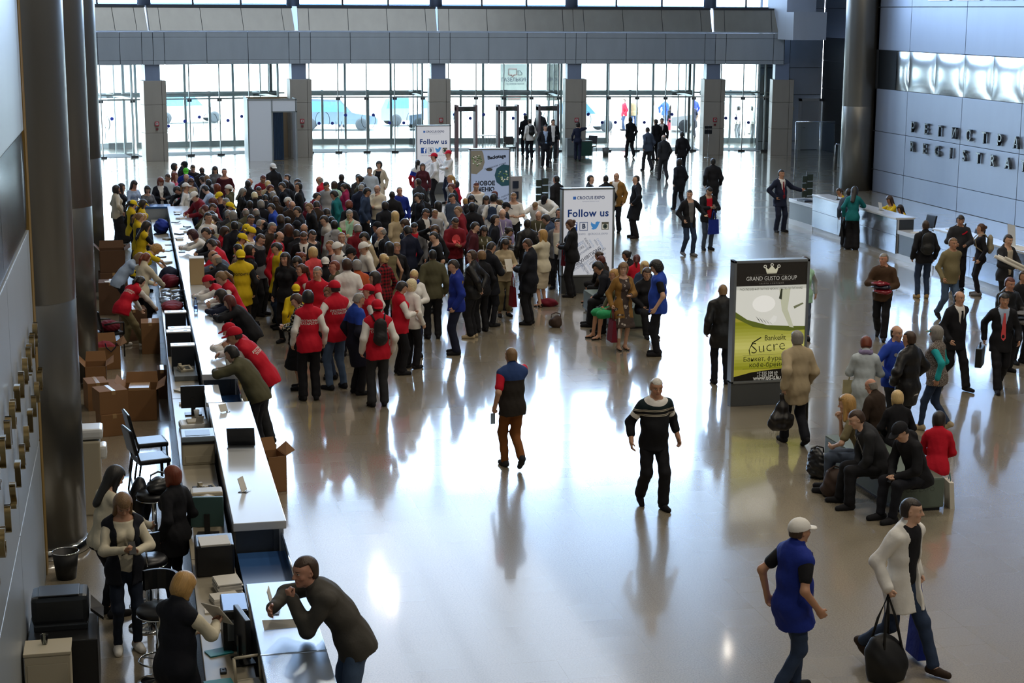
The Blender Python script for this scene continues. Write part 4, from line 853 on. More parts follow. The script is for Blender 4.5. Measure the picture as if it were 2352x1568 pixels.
t = thing('fax_machine', 'white fax machine behind the laser printer', 'fax machine', (.7, 22.9, .752), 4); m = MB(); m.box((-.2, -.17, 0), (.2, .17, .1), .03); m.build('body', M_WHITE, t); m = MB(); m.box((-.1, -.12, .1), (.12, .1, .125), .01); m.build('lid', M_CREAM, t); m = MB(); m.poly([(.0, -.14, .1), (.1, -.14, .1), (.12, -.2, .22), (.02, -.2, .22)], (0, .006, 0)); m.build('paper_guide', M_PAPER, t)
t = thing('laser_printer', 'cream laser printer with dark paper opening on top', 'printer', (.68, 21.2, .752)); m = MB(); m.box((-.2, -.22, 0), (.21, .22, .33), .015); m.build('body', M_CREAM, t); m = MB(); m.box((-.205, -.225, .3), (.215, .225, .37), .012); m.build('top_cover', plain('blue_grey_plastic', '7d8b98', .35), t); m = MB(); m.box((-.15, -.16, .371), (.16, .12, .374)); m.build('paper_slot', M_BLK, t); m = MB(); m.box((-.2, -.228, .27), (.21, -.22, .3)); m.build('control_strip', M_BLK, t); m = MB(); m.box((-.16, -.226, .03), (.17, -.22, .12), .004); m.build('paper_tray', M_CREAM, t)
t = thing('inkjet_printer', 'black printer with white paper stacked on it', 'printer', (.68, 16.8, .752)); m = MB(); m.box((-.2, -.2, 0), (.19, .22, .33), .02); m.build('body', M_BLK, t)
def papers(x, y, z, w, d, h, rz, label, mat=None, name='paper_stack'):
    t = thing(name, label, 'papers', (x, y, z), rz); m = MB(); r = random.Random(int(x * 100 + y * 10))
    for k in range(max(1, int(h / .012))): dx, dy = r.uniform(-.01, .01), r.uniform(-.01, .01); m.box((-w / 2 + dx, -d / 2 + dy, k * .012), (w / 2 + dx, d / 2 + dy, k * .012 + .011))
    m.build('sheets', mat or M_PAPER, t); return t
papers(.68, 16.72, 1.083, .3, .3, .03, 3, 'white paper stack lying on the black printer'); papers(.77, 16.15, .752, .24, .3, .13, 8, 'tall heap of forms beside the stamps'); papers(.72, 15.85, .752, .26, .2, .06, 12, 'lower heap of forms beside the stamps')
papers(.62, 15.6, .752, .2, .14, .012, 0, 'cream notice lying flat before the small phone'); papers(.58, 15.15, .752, .26, .2, .012, 20, 'loose sheets under the hands of the reader in the navy body warmer'); papers(.62, 25.3, .752, .16, .22, .024, 40, 'fanned leaflets beyond the black monitor'); papers(.7, 24.4, .752, .3, .12, .036, 2, 'cream folder in front of the black monitor')
papers(.6, 14.5, .752, .22, .16, .012, 18, 'turquoise folder beside the mouse', plain('turquoise_card', '2f8f96', .5), 'folder'); papers(.56, 13.75, .752, .24, .2, .012, 8, 'turquoise folder at the bottom edge of the desk', plain('turquoise_card', '2f8f96', .5), 'folder')
for y, lb in ((16.0, 'dark red stamp, the taller of two'), (15.9, 'dark red stamp with a black foot')):
    t = thing('rubber_stamp', lb, 'stamp', (.84, y - .28, .752)); m = MB(); m.lathe([(.02, 0), (.02, .03), (.012, .035)], (0, 0, 0), 16); m.build('base', M_BLK, t); m = MB(); m.lathe([(.012, .035), (.022, .05), (.024, .1 if y > 15.95 else .08), (.015, .115 if y > 15.95 else .095), (0, .117 if y > 15.95 else .097)], (0, 0, 0), 16); m.build('handle', plain('dark_red_plastic', '6d1420', .3), t)
t = thing('mobile_phone', 'small black mobile phone lying on the desk', 'phone', (.66, 15.38, .752), 70); m = MB(); m.box((-.03, -.055, 0), (.03, .055, .014), .006); m.build('case', M_BLK, t); m = MB(); m.box((-.022, -.01, .0145), (.022, .045, .0155)); m.build('screen', plain('phone_screen', '38506b', .15), t)
t = thing('computer_tower', 'black computer tower with a blue-lit top, on the staff desk', 'computer', (.74, 14.75, .752)); m = MB(); m.box((-.1, -.24, 0), (.13, .24, .38), .01); m.build('case', M_BLK, t); m = MB(); m.box((-.09, -.22, .381), (.12, .22, .386)); m.build('top_panel', plain('blue_lit_top', '6d87a8', .25, .4), t); m = MB(); m.box((-.06, -.245, .1), (.06, -.241, .3)); m.build('front_grille', M_GREYPL, t)  # top panel's pale blue paints the light falling on the black case
m = MB(); m.box((.58, 13.98, .752), (.64, 14.09, .775), .012); m.box((.6, 14.04, .775), (.62, 14.06, .779)); one(m, 'computer_mouse', M_BLK, 'black computer mouse on the desk', 'mouse')
t = thing('card_reader', 'grey plastic device with an open frame at the desk end', 'device', (.8, 13.55, .752), 10); m = MB(); m.box((-.1, -.12, 0), (.12, .12, .08), .02); m.build('base', M_CREAM, t); m = MB()
for a, b in (((-.1, .05, .08), (-.1, .1, .28)), ((.12, .05, .08), (.12, .1, .28)), ((-.1, .1, .28), (.12, .1, .28))): m.tube([a, b], .014)
m.build('frame', M_CREAM, t)
m = MB(); m.lathe([(.028, 0), (.04, .11), (.037, .11), (.026, .01)], (.76, 23.55, .752), 20); one(m, 'paper_cup', M_WHITE, 'white cup beside the black monitor', 'cup')
def holder(x, y, z, rz, label, name='sign_holder', mat=None, w=.16, h=.22):
    t = thing(name, label, 'sign holder', (x, y, z), rz); m = MB(); m.box((-w / 2, -.05, 0), (w / 2, .05, .006)); m.build('foot', GLASS, t); m = MB(); m.poly([(-w / 2, 0, .006), (w / 2, 0, .006), (w / 2, .05, h), (-w / 2, .05, h)], (0, .006, 0)); m.build('card', mat or M_PAPER, t)
holder(1.1, 14.5, 1.101, 80, 'clear upright card holder on the steel counter'); holder(1.1, 18.45, 1.101, 60, 'clear card holder on the empty white counter', h=.16, w=.13); holder(1.09, 22.35, 1.101, 30, 'small folded card at the far end of the white counter', h=.1, w=.12)
t = thing('tablet_stand', 'dark tilted display standing on the white counter', 'display', (1.2, 20.5, 1.101), 172); m = MB(); m.poly([(-.17, .0, .012), (.17, .0, .012), (.17, .12, .26), (-.17, .12, .26)], (0, .02, 0)); m.build('screen', plain('dark_screen', '0c0f14', .12), t); m = MB(); m.box((-.17, -.05, 0), (.17, .14, .012), .004); m.build('base', M_STEEL, t)
t = thing('folded_paper', 'folded cream sheet lying on the steel counter', 'paper', (1.13, 14.12, 1.101), 4); m = MB(); m.poly([(-.16, -.06, 0), (.17, -.06, 0), (.17, .06, .03), (-.16, .06, .05)], (0, 0, .003)); m.build('sheet', M_PAPER, t)
t = thing('notice_board', 'dark leaning board on the short blue glass counter', 'board', (1.22, 23.5, .785), 100); m = MB(); m.poly([(-.14, 0, 0), (.14, 0, 0), (.14, .1, .22), (-.14, .1, .22)], (0, .012, 0)); m.build('panel', M_BLK, t)
t = thing('water_bottle', 'half-full water bottle with a blue label on the counter', 'bottle', (1.02, 30.2, 1.101)); m = MB(); m.lathe([(.034, 0), (.036, .02), (.036, .15), (.03, .19), (.014, .225), (.014, .24)], (0, 0, 0), 20); m.build('bottle', GLASS_BLUE, t); m = MB(); m.lathe([(.0365, .05), (.0365, .11)], (0, 0, 0), 20); m.build('label', plain('blue_label', '2b4f9c', .4), t); m = MB(); m.lathe([(.016, .235), (.016, .255), (0, .256)], (0, 0, 0), 16); m.build('cap', plain('blue_label', '2b4f9c', .4), t)
t = thing('ballot_box', 'tall cream box standing on the counter edge', 'box', (1.17, 33.35, 1.101)); m = MB(); m.box((-.14, -.14, 0), (.14, .14, .52), .008); m.build('box', plain('cream_board', 'b49b72', .6), t); m = MB(); m.box((-.145, -.145, .52), (.145, .145, .535)); m.build('lid', M_PAPER, t)
# soft bags and giveaways heaped on the desk: each its own thing
def blob(name, c, r, mat, label, cat, seed=1, group=None, rz=0., handles=None):
    F = Field((-r[0] - .1, -r[1] - .1, -.06), (r[0] + .1, r[1] + .1, r[2] * 2 + .1), .012); R = np.random.RandomState(seed); F.ell((0, 0, r[2] * .8), r, None, 0)
    for _ in range(5): F.ell((R.uniform(-.6, .6) * r[0], R.uniform(-.6, .6) * r[1], R.uniform(.3, 1.) * r[2]), np.array(r) * R.uniform(.4, .6), None, .05)
    wrinkle(F, .014, seed); F.keep_plane((0, 0, 0), (0, 0, -1)); V, Q = F.mesh(); me = raw_mesh(name, V, Q); me.materials.append(mat); o = bpy.data.objects.new('bag_body' if handles else name, me); COL.objects.link(o)
    if handles:
        t = thing(name, label, cat, c, rz, group); o.parent = t; m = MB(); h = handles; m.tube([(-.1, 0, r[2] * 1.5), (-.09, 0, r[2] * 1.5 + h * .7), (0, 0, r[2] * 1.5 + h), (.09, 0, r[2] * 1.5 + h * .7), (.1, 0, r[2] * 1.5)], .012, 6); m.build('handle', mat, t); return t
    o.location = c; o.rotation_euler = (0, 0, math.radians(rz)); return tag(o, label, cat, group)
def heaped():
    blob('gift_bag', (.67, 35.3, .752), (.2, .26, .14), cloth('burg'), 'burgundy bag lying on the desk near the cream blazer', 'bag', 3); blob('gift_bag', (.68, 36.2, .752), (.18, .3, .16), cloth('navy'), 'navy bag behind the burgundy bag on the desk', 'bag', 4)
    blob('flag_bundle', (.66, 32.6, .752), (.2, .5, .07), cloth('dred'), 'folded dark red cloth beside the wrapped packets', 'cloth', 5); blob('gift_bag', (.68, 44., .752), (.18, .32, .2), cloth('royal'), 'royal blue bag behind the counter by the yellow vests', 'bag', 6)
    rn = random.Random(5)
    for i in range(9):
        t = blob('wrapped_packet', (.56 + .24 * (i % 2), 33.3 + i * .16, .752 + .0), (.1, .07, .03), plain('clear_film_packet', '8c95a3', .12, .5), 'packet in clear film on the desk before the burgundy bag', 'packet', 10 + i, 'packets in clear film on the staff desk', rn.uniform(-30, 30))
    for i in range(24):
        y = 37.6 + i * .34; x = rn.uniform(.98, 1.3) if i % 3 else rn.uniform(.55, .8); z = 1.101 if i % 3 else .752; m = MB(); m.box((-.075, -.105, 0), (.075, .105, .006 + .01 * (i % 4))); o = m.build('leaflet', [M_PAPER, plain('pale_blue_paper', '8fa5bd', .4), plain('dark_leaflet', '2a3140', .3), M_PAPER][i % 4], None, (x, y, z), rn.uniform(-40, 40)); tag(o, 'leaflet among the papers strewn over the crowded end of the counter', 'leaflet', 'leaflets strewn over the far counter')
# --- chairs, stools and machines of the staff
def office_chair(x, y, rz, label, arms=False):
    t = thing('office_chair', label, 'chair', (x, y, 0), rz); m = MB(); m.box((-.23, -.22, .42), (.23, .22, .49), .03); m.build('seat', M_LEATH, t); m = MB(); v = m.box((-.22, -.26, .56), (.22, -.21, .92), .025)
    for q in m.bm.verts: q.co.y -= (q.co.z - .5) * .22
    m.build('backrest', M_LEATH, t)
    for sx in (-1, 1):
        m = MB(); m.tube([(sx * .21, .2, .0), (sx * .21, .19, .44)], .014); m.build('leg', M_BLK, t); m = MB(); m.tube([(sx * .21, -.27, .0), (sx * .21, -.2, .42), (sx * .2, -.24, .6), (sx * .18, -.3, .8)], .014); m.build('leg', M_BLK, t)
        if arms: m = MB(); m.tube([(sx * .25, -.22, .66), (sx * .26, .0, .68), (sx * .25, .18, .66), (sx * .23, .19, .45)], .018); m.build('armrest', M_BLK, t)
    return t
office_chair(.1, 22.55, -75, 'black office chair by the desk, the one in front of its twin'); office_chair(.1, 23.45, -80, 'black office chair half hidden by its twin'); office_chair(-.55, 31.9, -60, 'black armchair heaped with red cloth between cardboard boxes', True)
def bar_stool(x, y, rz, label, back=True):
    t = thing('bar_stool', label, 'stool', (x, y, 0), rz); m = MB(); m.lathe([(.0, .0), (.22, .0), (.225, .015), (.18, .03), (.06, .045), (.035, .06)], (0, 0, 0), 40); m.build('base', M_CHROME, t); m = MB(); m.lathe([(.035, .05), (.035, .4), (.028, .41), (.028, .7)], (0, 0, 0), 20); m.build('column', M_CHROME, t)
    m = MB(); m.tube([(.2 * math.cos(a * math.pi / 10), .2 * math.sin(a * math.pi / 10), .24) for a in range(20)], .011, 8, True); m.tube([(-.2, 0, .24), (.2, 0, .24)], .008); m.build('foot_ring', M_CHROME, t)
    m = MB(); m.lathe([(0, .7), (.17, .7), (.205, .72), (.21, .75), (.19, .78), (0, .785)], (0, 0, 0), 36); m.build('seat', M_LEATH, t); m = MB(); m.lathe([(.2, .695), (.213, .7), (.2, .71)], (0, 0, 0), 36); m.build('seat_rim', M_CHROME, t)
    if back:
        m = MB(); n = 10; P = [[(.21 * math.cos(math.radians(200 + 140 * i / n)), .21 * math.sin(math.radians(200 + 140 * i / n)), z) for z in (.9, 1.1)] for i in range(n + 1)]
        for A, B in zip(P, P[1:]):
            for q in (1., .84): pass
            o = [Vector(p) for p in (A[0], B[0], B[1], A[1])]; i_ = [Vector((p.x * .86, p.y * .86, p.z)) for p in o]; m.quad(*o); m.quad(*i_[::-1]); m.quad(o[3], o[2], i_[2], i_[3]); m.quad(o[1], o[0], i_[0], i_[1])
        bmesh.ops.remove_doubles(m.bm, verts=m.bm.verts, dist=.0005); m.build('backrest', M_LEATH, t); m = MB()
        for sx in (-.1, .1): m.tube([(sx, -.18, .74), (sx, -.2, .95)], .01)
        m.build('back_support', M_CHROME, t)
    return t
bar_stool(.1, 19.75, 0, 'chrome bar stool with a round black seat holding a bag', False); bar_stool(.0, 17.3, -30, 'chrome bar stool behind the woman with the dark body warmer'); bar_stool(.08, 15.75, 150, 'chrome bar stool with curved black back beside the blond bob')
def stool_load():
    blob('handbag', (.16, 19.72, .787), (.15, .12, .1), M_LEATH, 'shiny black handbag lying on the bar stool', 'bag', 21, None, 20, .1); blob('quilted_jacket', (-.06, 19.98, .3), (.12, .14, .34), plain('dark_quilting', '14161d', .35), 'dark quilted jacket draped by the bar stool', 'jacket', 22)
t = thing('copier', 'bulky black plotter with a control panel by the wall', 'printer', (-.83, 15.85, 0)); m = MB(); m.box((-.3, -.42, .0), (.34, .3, .62), .01); m.build('cabinet', plain('black_cabinet', '0e0e10', .45), t); m = MB(); m.box((-.27, -.1, .66), (.26, .26, .95), .05); m.box((-.25, -.14, .62), (.25, .28, .68), .01); m.build('print_head_housing', plain('dark_grey_plastic', '25282c', .35), t)
m = MB(); m.poly([(.28, -.14, .8), (.4, -.2, .72), (.4, .0, .76), (.28, .08, .86)], (0, 0, .03)); m.build('control_panel', M_BLK, t); m = MB(); m.box((-.2, -.12, .955), (.18, .2, .97), .01); m.build('lid', M_BLK, t)
t = thing('filing_cabinet', 'cream cabinet with a plastic cup on top, before the black plotter', 'cabinet', (-.92, 15.05, 0)); m = MB(); m.box((-.2, -.17, 0), (.2, .17, .7), .006); m.build('body', M_CREAM, t); m = MB(); m.box((-.21, -.18, .7), (.21, .18, .73), .006); m.build('top', M_CREAM, t); m = MB(); m.box((-.18, -.178, .04), (.18, -.171, .62), .004); m.build('door', M_CREAM, t)
m = MB(); m.lathe([(.025, 0), (.036, .09), (.034, .09), (.023, .005)], (-.95, 15.1, .732), 20); one(m, 'plastic_cup', GLASS, 'clear plastic cup on the cream cabinet', 'cup')
t = thing('waste_bin', 'black mesh waste bin at the foot of the first column', 'bin', (-.92, 19.1, 0)); m = MB(); m.lathe([(.11, 0), (.15, .32), (.145, .32), (.105, .01)], (0, 0, 0), 28); m.build('basket', plain('black_mesh', '101012', .5), t); m = MB(); m.tube([(.15 * math.cos(a * math.pi / 12), .15 * math.sin(a * math.pi / 12), .32) for a in range(24)], .008, 6, True); m.build('rim', M_CHROME, t)
t = thing('photo_printer', 'tall white office machine half hidden by the first column', 'printer', (-.62, 21.75, 0)); m = MB(); m.box((-.22, -.22, 0), (.08, .22, .98), .02); m.build('body', M_CREAM, t); m = MB(); m.box((-.2, -.2, 1.0), (.12, .2, 1.14), .04); m.build('scanner_lid', M_WHITE, t); m = MB(); m.box((.06, -.15, .72), (.16, .15, .9), .04); m.build('output_tray', M_WHITE, t)
# --- cardboard boxes
def carton(x, y, z, w, d, h, rz, label, open_=False, mat=None, flaps=True):
    t = thing('cardboard_box', label, 'box', (x, y, z), rz); mat = mat or M_CARD; m = MB()
    if open_:
        for lo, hi in (((-w / 2, -d / 2, 0), (w / 2, d / 2, .008)), ((-w / 2, -d / 2, 0), (w / 2, -d / 2 + .008, h)), ((-w / 2, d / 2 - .008, 0), (w / 2, d / 2, h)), ((-w / 2, -d / 2, 0), (-w / 2 + .008, d / 2, h)), ((w / 2 - .008, -d / 2, 0), (w / 2, d / 2, h))): m.box(lo, hi)
        m.build('carton', mat, t)
        for sx, sy in ((1, 0), (-1, 0), (0, 1)):
            f = MB(); L = .5 * (w if sx else d); k = .16
            if sx: f.poly([(sx * w / 2, -d / 2, h), (sx * w / 2, d / 2, h), (sx * (w / 2 + k * .8), d / 2 - .02, h + (.1 if sx > 0 else .14)), (sx * (w / 2 + k * .8), -d / 2 + .02, h + (.06 if sx > 0 else .14))], (0, 0, .006))
            else: f.poly([(-w / 2, d / 2, h), (w / 2, d / 2, h), (w / 2 - .02, d / 2 + .08, h + k), (-w / 2 + .02, d / 2 + .08, h + k)], (0, .006, 0))
            f.build('flap', mat, t)
    else:
        m.box((-w / 2, -d / 2, 0), (w / 2, d / 2, h), .004); m.build('carton', mat, t); f = MB(); f.box((-.03, -d / 2 - .002, h - .06), (.03, d / 2 + .002, h + .003)); f.build('tape', M_TAPE, t)
    return t
for a in ((-.62, 30.9, 0, .5, .5, .42, 8, 'open cardboard box with red cloth and a blue ribbon in it', True), (-.75, 29.3, 0, .36, .5, .4, 0, 'cardboard box with one dark open side, under the ribbon box', True), (-.72, 27.7, 0, .34, .5, .46, 10, 'tall cardboard box leaning by the first column'), (-.33, 28.0, 0, .46, .5, .34, -4, 'wide taped cardboard box beyond the stacked pair'), (-.45, 25.9, 0, .42, .42, .34, 12, 'taped cardboard box under its twin, near the white machine'), (-.47, 25.95, .342, .44, .44, .36, 16, 'taped cardboard box on top of its twin, near the white machine'),
          (.0, 26.9, 0, .52, .6, .5, -4, 'large open cardboard box with a wrapped parcel inside', True), (-.1, 33.6, 0, .5, .5, .62, 6, 'cardboard box behind the stooping red vest', False, M_CARD2), (.22, 32.2, 0, .34, .5, .6, 0, 'cardboard box with a paper label under the desk', False), (-.52, 38.6, 0, .6, .5, .6, 6, 'dark cardboard box at the bottom of a stack past the columns', False, M_CARD2), (-.52, 38.65, .602, .56, .5, .5, 2, 'dark cardboard box on top of a stack past the columns', True, M_CARD2), (-.55, 36.6, 0, .5, .5, .7, 0, 'dark cardboard box with a white sheet on top', False, M_CARD2), (.36, 28.3, 0, .16, .4, .5, 0, 'narrow dark carton wedged against the staff desk', False, M_CARD2),
          (1.72, 22.3, 0, .26, .4, .5, 14, 'open carton with torn flaps on the hall side of the counter', True)): carton(*a)
def carton_load():
    m = MB(); m.box((-.16, -.2, 0), (.16, .2, .52), .006); o = m.build('wrapped_parcel', M_TAPE, None, (-.02, 26.85, .01), -4); tag(o, 'tan parcel standing inside the large open box', 'parcel')
    blob('red_cloth', (-.62, 30.9, .25), (.2, .2, .13), cloth('dred'), 'red cloth spilling out of the ribbon box', 'cloth', 31); blob('red_cloth', (-.55, 31.9, .49), (.2, .2, .12), cloth('burg'), 'red cloth heaped on the black armchair', 'cloth', 32)
    m = MB(); m.box((-.15, -.1, 0), (.15, .1, .004)); tag(m.build('paper_sheet', M_PAPER, None, (-.52, 36.5, .703), 10), 'white sheet lying on a dark cardboard box', 'paper')
    m = MB(); m.tube([(-.1, 0, .1), (-.08, 0, .02), (0, -.01, -.06), (.08, 0, .02), (.1, 0, .1)], .012, 6); tag(m.build('ribbon', cloth('navy'), None, (-.5, 30.62, .4)), 'dark blue ribbon hanging over the open box', 'ribbon')
# --- brass letters on the near wall, steel letters on the wall of the desk
M_BRASS = plain('brass_letter', '8d7b55', .3, .8); M_LET = plain('dark_steel_letter', '6e7478', .25, .9)
SERIF = dict(zip('РЕГИСТАЦЯREGSION', ('b0t0', 'b0t0bxtx', 'b0t0tx', 'b0t0bxtx', 'tx', 'bc', 'b0bx', 'b0t0tx', 'bxtx', 'b0t0bx', 'b0t0bxtx', 'txbe', 't0bx', 'bctc', '', 'b0t0bxtx'))); SERIF['T'] = 'bc'; SERIF['A'] = 'b0bx'
def wall_letters(txt, size, x, ys, z, xd, mat, depth, label, name='wall_lettering', serif=True):
    t = thing(name, label, 'lettering', (0, 0, 0)); X = Vector(xd)
    for ch, y in zip(txt, ys):
        o = lettering('letter', ch, size, mat, t, (x, y, z), xd, (0, 0, 1), depth, .004 * size * 2, sx=.92)
        if not serif: continue
        co = [v.co for v in o.data.vertices]; s = [(v - Vector((x, y, z))).dot(X) for v in co]; lo, hi, z0, z1 = min(s), max(s), min(v.z for v in co), max(v.z for v in co); bm = bmesh.new(); bm.from_mesh(o.data); k = SERIF.get(ch, '')
        for i in range(0, len(k), 2):
            c = {'0': lo + size * .05, 'x': hi - size * .05, 'c': (lo + hi) / 2, 'e': hi - size * .05}[k[i + 1]]; zz = z0 if k[i] == 'b' else z1; w = size * .13; vert = ch in 'ЕГСTТGS' and k[i + 1] == 'x'
            h = (size * .15 if vert else size * .035); za = zz if k[i] == 'b' else zz - h
            for v in bmesh.ops.create_cube(bm, size=1.)['verts']: q_ = v.co.copy(); p = Vector((x, y, 0)) + X * (c + q_.x * (size * .04 if vert else w)); v.co = Vector((p.x + q_.y * depth, p.y, za + (q_.z + .5) * h))
        bm.to_mesh(o.data); bm.free()
    return t
wall_letters('РЕГИСТРАЦИЯ', .5, 26.43, [53.75 - 1.0 * k for k in range(11)], 2.52, (0, -1, 0), M_LET, .09, 'upper row of raised steel letters, first word, on the blue-grey wall'); wall_letters('REGISTRATION', .5, 26.43, [53.75 - .94 * k for k in range(12)], 1.86, (0, -1, 0), M_LET, .09, 'lower row of raised steel letters, in Latin, on the blue-grey wall')
wall_letters('РЕГИСТРАЦИЯ', .32, -1.08, [18.3 - .62 * k for k in range(10, -1, -1)], 3.0, (0, 1, 0), M_BRASS, .05, 'upper row of brass letters seen edge-on on the pale wall'); wall_letters('REGISTRATION', .32, -1.08, [18.75 - .66 * k for k in range(11, -1, -1)], 2.42, (0, 1, 0), M_BRASS, .05, 'lower row of brass letters seen edge-on on the pale wall')
for k in range(4):
    y = 53.2 - k * 2.05; t = thing('wall_vent', 'steel air vent high on the blue-grey wall', 'vent', group='row of air vents above the steel band'); m = MB(); m.box((26.44, y - 1.55, 6.82), (26.5, y, 7.12), .01); m.build('frame', M_STEEL, t); m = MB()
    for q in range(5): m.box((26.42, y - 1.48, 6.86 + q * .05), (26.445, y - .07, 6.88 + q * .05))
    m.build('slats', M_DARKFR, t)
# ---------------------------------------------------------------- light boxes
def light_box(name, label, x, y, w=1.26, h=2.45, base=.42, glowv=.62, face='e9ebf2'):
    t = thing(name, label, 'sign', (x, y, 0)); m = MB(); F_ = .045
    m.box((-w / 2, 0, base - .03), (-w / 2 + F_, .2, h), .006); m.box((w / 2 - F_, 0, base - .03), (w / 2, .2, h), .006); m.box((-w / 2, 0, h - F_), (w / 2, .2, h), .006); m.box((-w / 2, 0, base - .03), (w / 2, .2, base + .01), .006); m.build('frame', plain('sign_frame', '8f9496', .35, .6), t)
    m = MB(); m.box((-w / 2 + .01, .02, 0), (w / 2 - .01, .18, base - .03), .006); m.build('base', plain('sign_base', '55585a', .45, .3), t)
    m = MB(); m.box((-w / 2 + F_, .03, base + .01), (w / 2 - F_, .17, h - F_)); m.build('panel', glow('sign_' + face, face, glowv * .55), t); return t, (-w / 2 + F_, w / 2 - F_, base + .01, h - F_)
def art(t, name, pts, col, g=.6, layer=1):
    m = MB(); y = .03 - .0015 * layer; m.poly([(p[0], y, p[1]) for p in pts]); o = m.build(name, glow('print_%s_%g' % (col, g), col, g * .6), t); return o
def txt(t, s, size, x, z, col, g=.5, ang=0, layer=6, sx=1., bold=0., align='CENTER', char=1.):
    a = math.radians(ang); return lettering('print', s, size, glow('print_%s_%g' % (col, g), col, g * .6), t, (x, .03 - .0015 * layer, z), (math.cos(a), 0, math.sin(a)), (-math.sin(a), 0, math.cos(a)), 0, bold, align, sx, 1., char)
def circ(cx, cz, r, n=20, rz=None, a0=0, a1=2 * math.pi): return [(cx + r * math.cos(a0 + (a1 - a0) * k / n), cz + (rz or r) * math.sin(a0 + (a1 - a0) * k / n)) for k in range(n + (0 if a1 - a0 > 6.2 else 1))]
def rect(x0, z0, x1, z1): return [(x0, z0), (x1, z0), (x1, z1), (x0, z1)]
def follow_us(label, x, y):
    t, (a, b, c, d) = light_box('light_box_sign', label, x, y)
    art(t, 'print', rect(-.36, 2.185, -.29, 2.255), '3a6bb5'); txt(t, 'CROCUS EXPO', .1, .06, 2.22, '26386a', sx=.98, bold=.002); txt(t, 'International Exhibition Center', .032, .06, 2.14, '7a84a0')
    txt(t, 'Follow us', .24, -.0, 1.86, '24407f', bold=.006, char=1.06)
    art(t, 'print', rect(-.45, 1.46, -.25, 1.66), '2a4f9a'); txt(t, 'f', .24, -.32, 1.55, 'eef0f4', .7, layer=8, bold=.008)
    art(t, 'print', rect(-.2, 1.46, -.0, 1.66), '6b7795'); art(t, 'print', rect(-.185, 1.475, -.015, 1.645), 'dfe2ea', layer=2); txt(t, 'B', .15, -.1, 1.56, '3b4560', bold=.006)
    art(t, 'print', [(.08, 1.5), (.13, 1.48), (.2, 1.5), (.25, 1.57), (.27, 1.63), (.3, 1.66), (.26, 1.66), (.22, 1.67), (.18, 1.64), (.18, 1.6), (.12, 1.62), (.08, 1.66), (.07, 1.6), (.09, 1.55), (.12, 1.53)], '4a94d8')
    art(t, 'print', rect(.33, 1.47, .5, 1.65), '5d5a4e'); art(t, 'print', rect(.345, 1.485, .485, 1.6), 'd8d4c4', layer=2); art(t, 'print', circ(.415, 1.55, .055), '3f4a44', layer=3); art(t, 'print', circ(.415, 1.55, .025), '16241e', layer=4)
    txt(t, 'CROCUS EXPO', .06, -.26, 1.38, '6d7690'); txt(t, '@CROCUS_EXPO', .06, .24, 1.38, '6d7690')
    for s, sz, px, pz, c_, an in (('#EXHIBITIONS', .125, .02, .86, '23283a', 33), ('#VISITORS', .09, -.24, 1.0, '3c4558', 33), ('#ENTERTAINMENT', .07, -.12, .95, '5b6a86', 33), ('BUSINESS', .1, -.28, 1.09, '7f9bc8', 33), ('#VISITORS', .085, .0, .73, '93a3bd', 33), ('#JOURNALISTS', .07, .27, .93, '3c4558', 33), ('#BUSINESS', .06, .22, .98, '4a5468', 33), ('#PRESS', .07, .12, .72, '4a5468', 33), ('#VISITORS', .06, .34, .86, '9fb4d6', 33), ('# SERVICES', .05, .36, .78, '7c879c', 33), ('EXPRESS', .08, -.36, .62, '6d7a92', 33), ('EXHIBITIONS', .08, -.3, .56, '55617a', 33), ('EVENTS #', .075, .0, 1.17, '3c4558', -57), ('BUSINESS', .06, -.07, 1.14, '8f9fba', -57), ('SERVICES', .06, .09, 1.16, '9fb4d6', -57), ('#PRESS', .06, .2, 1.18, '6d7a92', -57), ('CATERING', .07, .3, 1.15, '8fa9d6', -57), ('#VENDORS', .075, -.06, .58, '3c4558', -57), ('VISITORS', .06, .04, .6, 'a9bbda', -57), ('CATERING', .06, -.14, .62, '9aa6bc', -57)): txt(t, s, sz, px, pz, c_, .5, an, sx=.86)
follow_us('white lit sign with social network icons, standing far off by two people in red caps', 10.45, 58.7); follow_us('white lit sign with social network icons, standing nearer, by the first bench', 10.22, 37.1)
# menu sign
t, (a, b, c, d) = light_box('menu_light_box', 'pale blue lit menu sign with plates of salad', 10.31, 48.4, 1.24, glowv=.55, face='aebfdf')
def leafy(cx, cz, r, n, seed):
    r_ = random.Random(seed)
    for k in range(n):
        q, w = r_.uniform(0, 6.28), r * r_.random() ** .5; art(t, 'print', circ(cx + w * math.cos(q), cz + w * math.sin(q), r * .16, 7, r * .1), r_.choice(('5d7f4a', '86a070', 'c9d2ba', 'e2e4d6', '3d5a34')), .45, 4 + k % 3)
art(t, 'print', [(a, 2.39), (a, 1.72), (-.4, 1.7), (-.22, 1.85), (-.16, 2.05), (-.2, 2.3), (-.24, 2.39)], '8c8676', .45); leafy(-.4, 2.1, .16, 34, 1)
art(t, 'print', [(b, 1.95), (.4, 1.98), (.2, 1.86), (.14, 1.66), (.2, 1.45), (.36, 1.33), (b, 1.35)], '28505c', .5, 2); leafy(.42, 1.63, .17, 36, 2); art(t, 'print', circ(-.02, 1.83, .1, 16, .05), '4d4a42', .45, 2)
txt(t, 'Backstage', .14, .2, 2.2, '15181e', ang=6, bold=.006); txt(t, 'Армянская кухня', .08, .16, 1.93, '1c232e', ang=16); txt(t, 'НОВОЕ', .17, -.14, 1.42, '10131a', bold=.007); txt(t, 'МЕНЮ', .17, -.14, 1.24, '10131a', bold=.007)
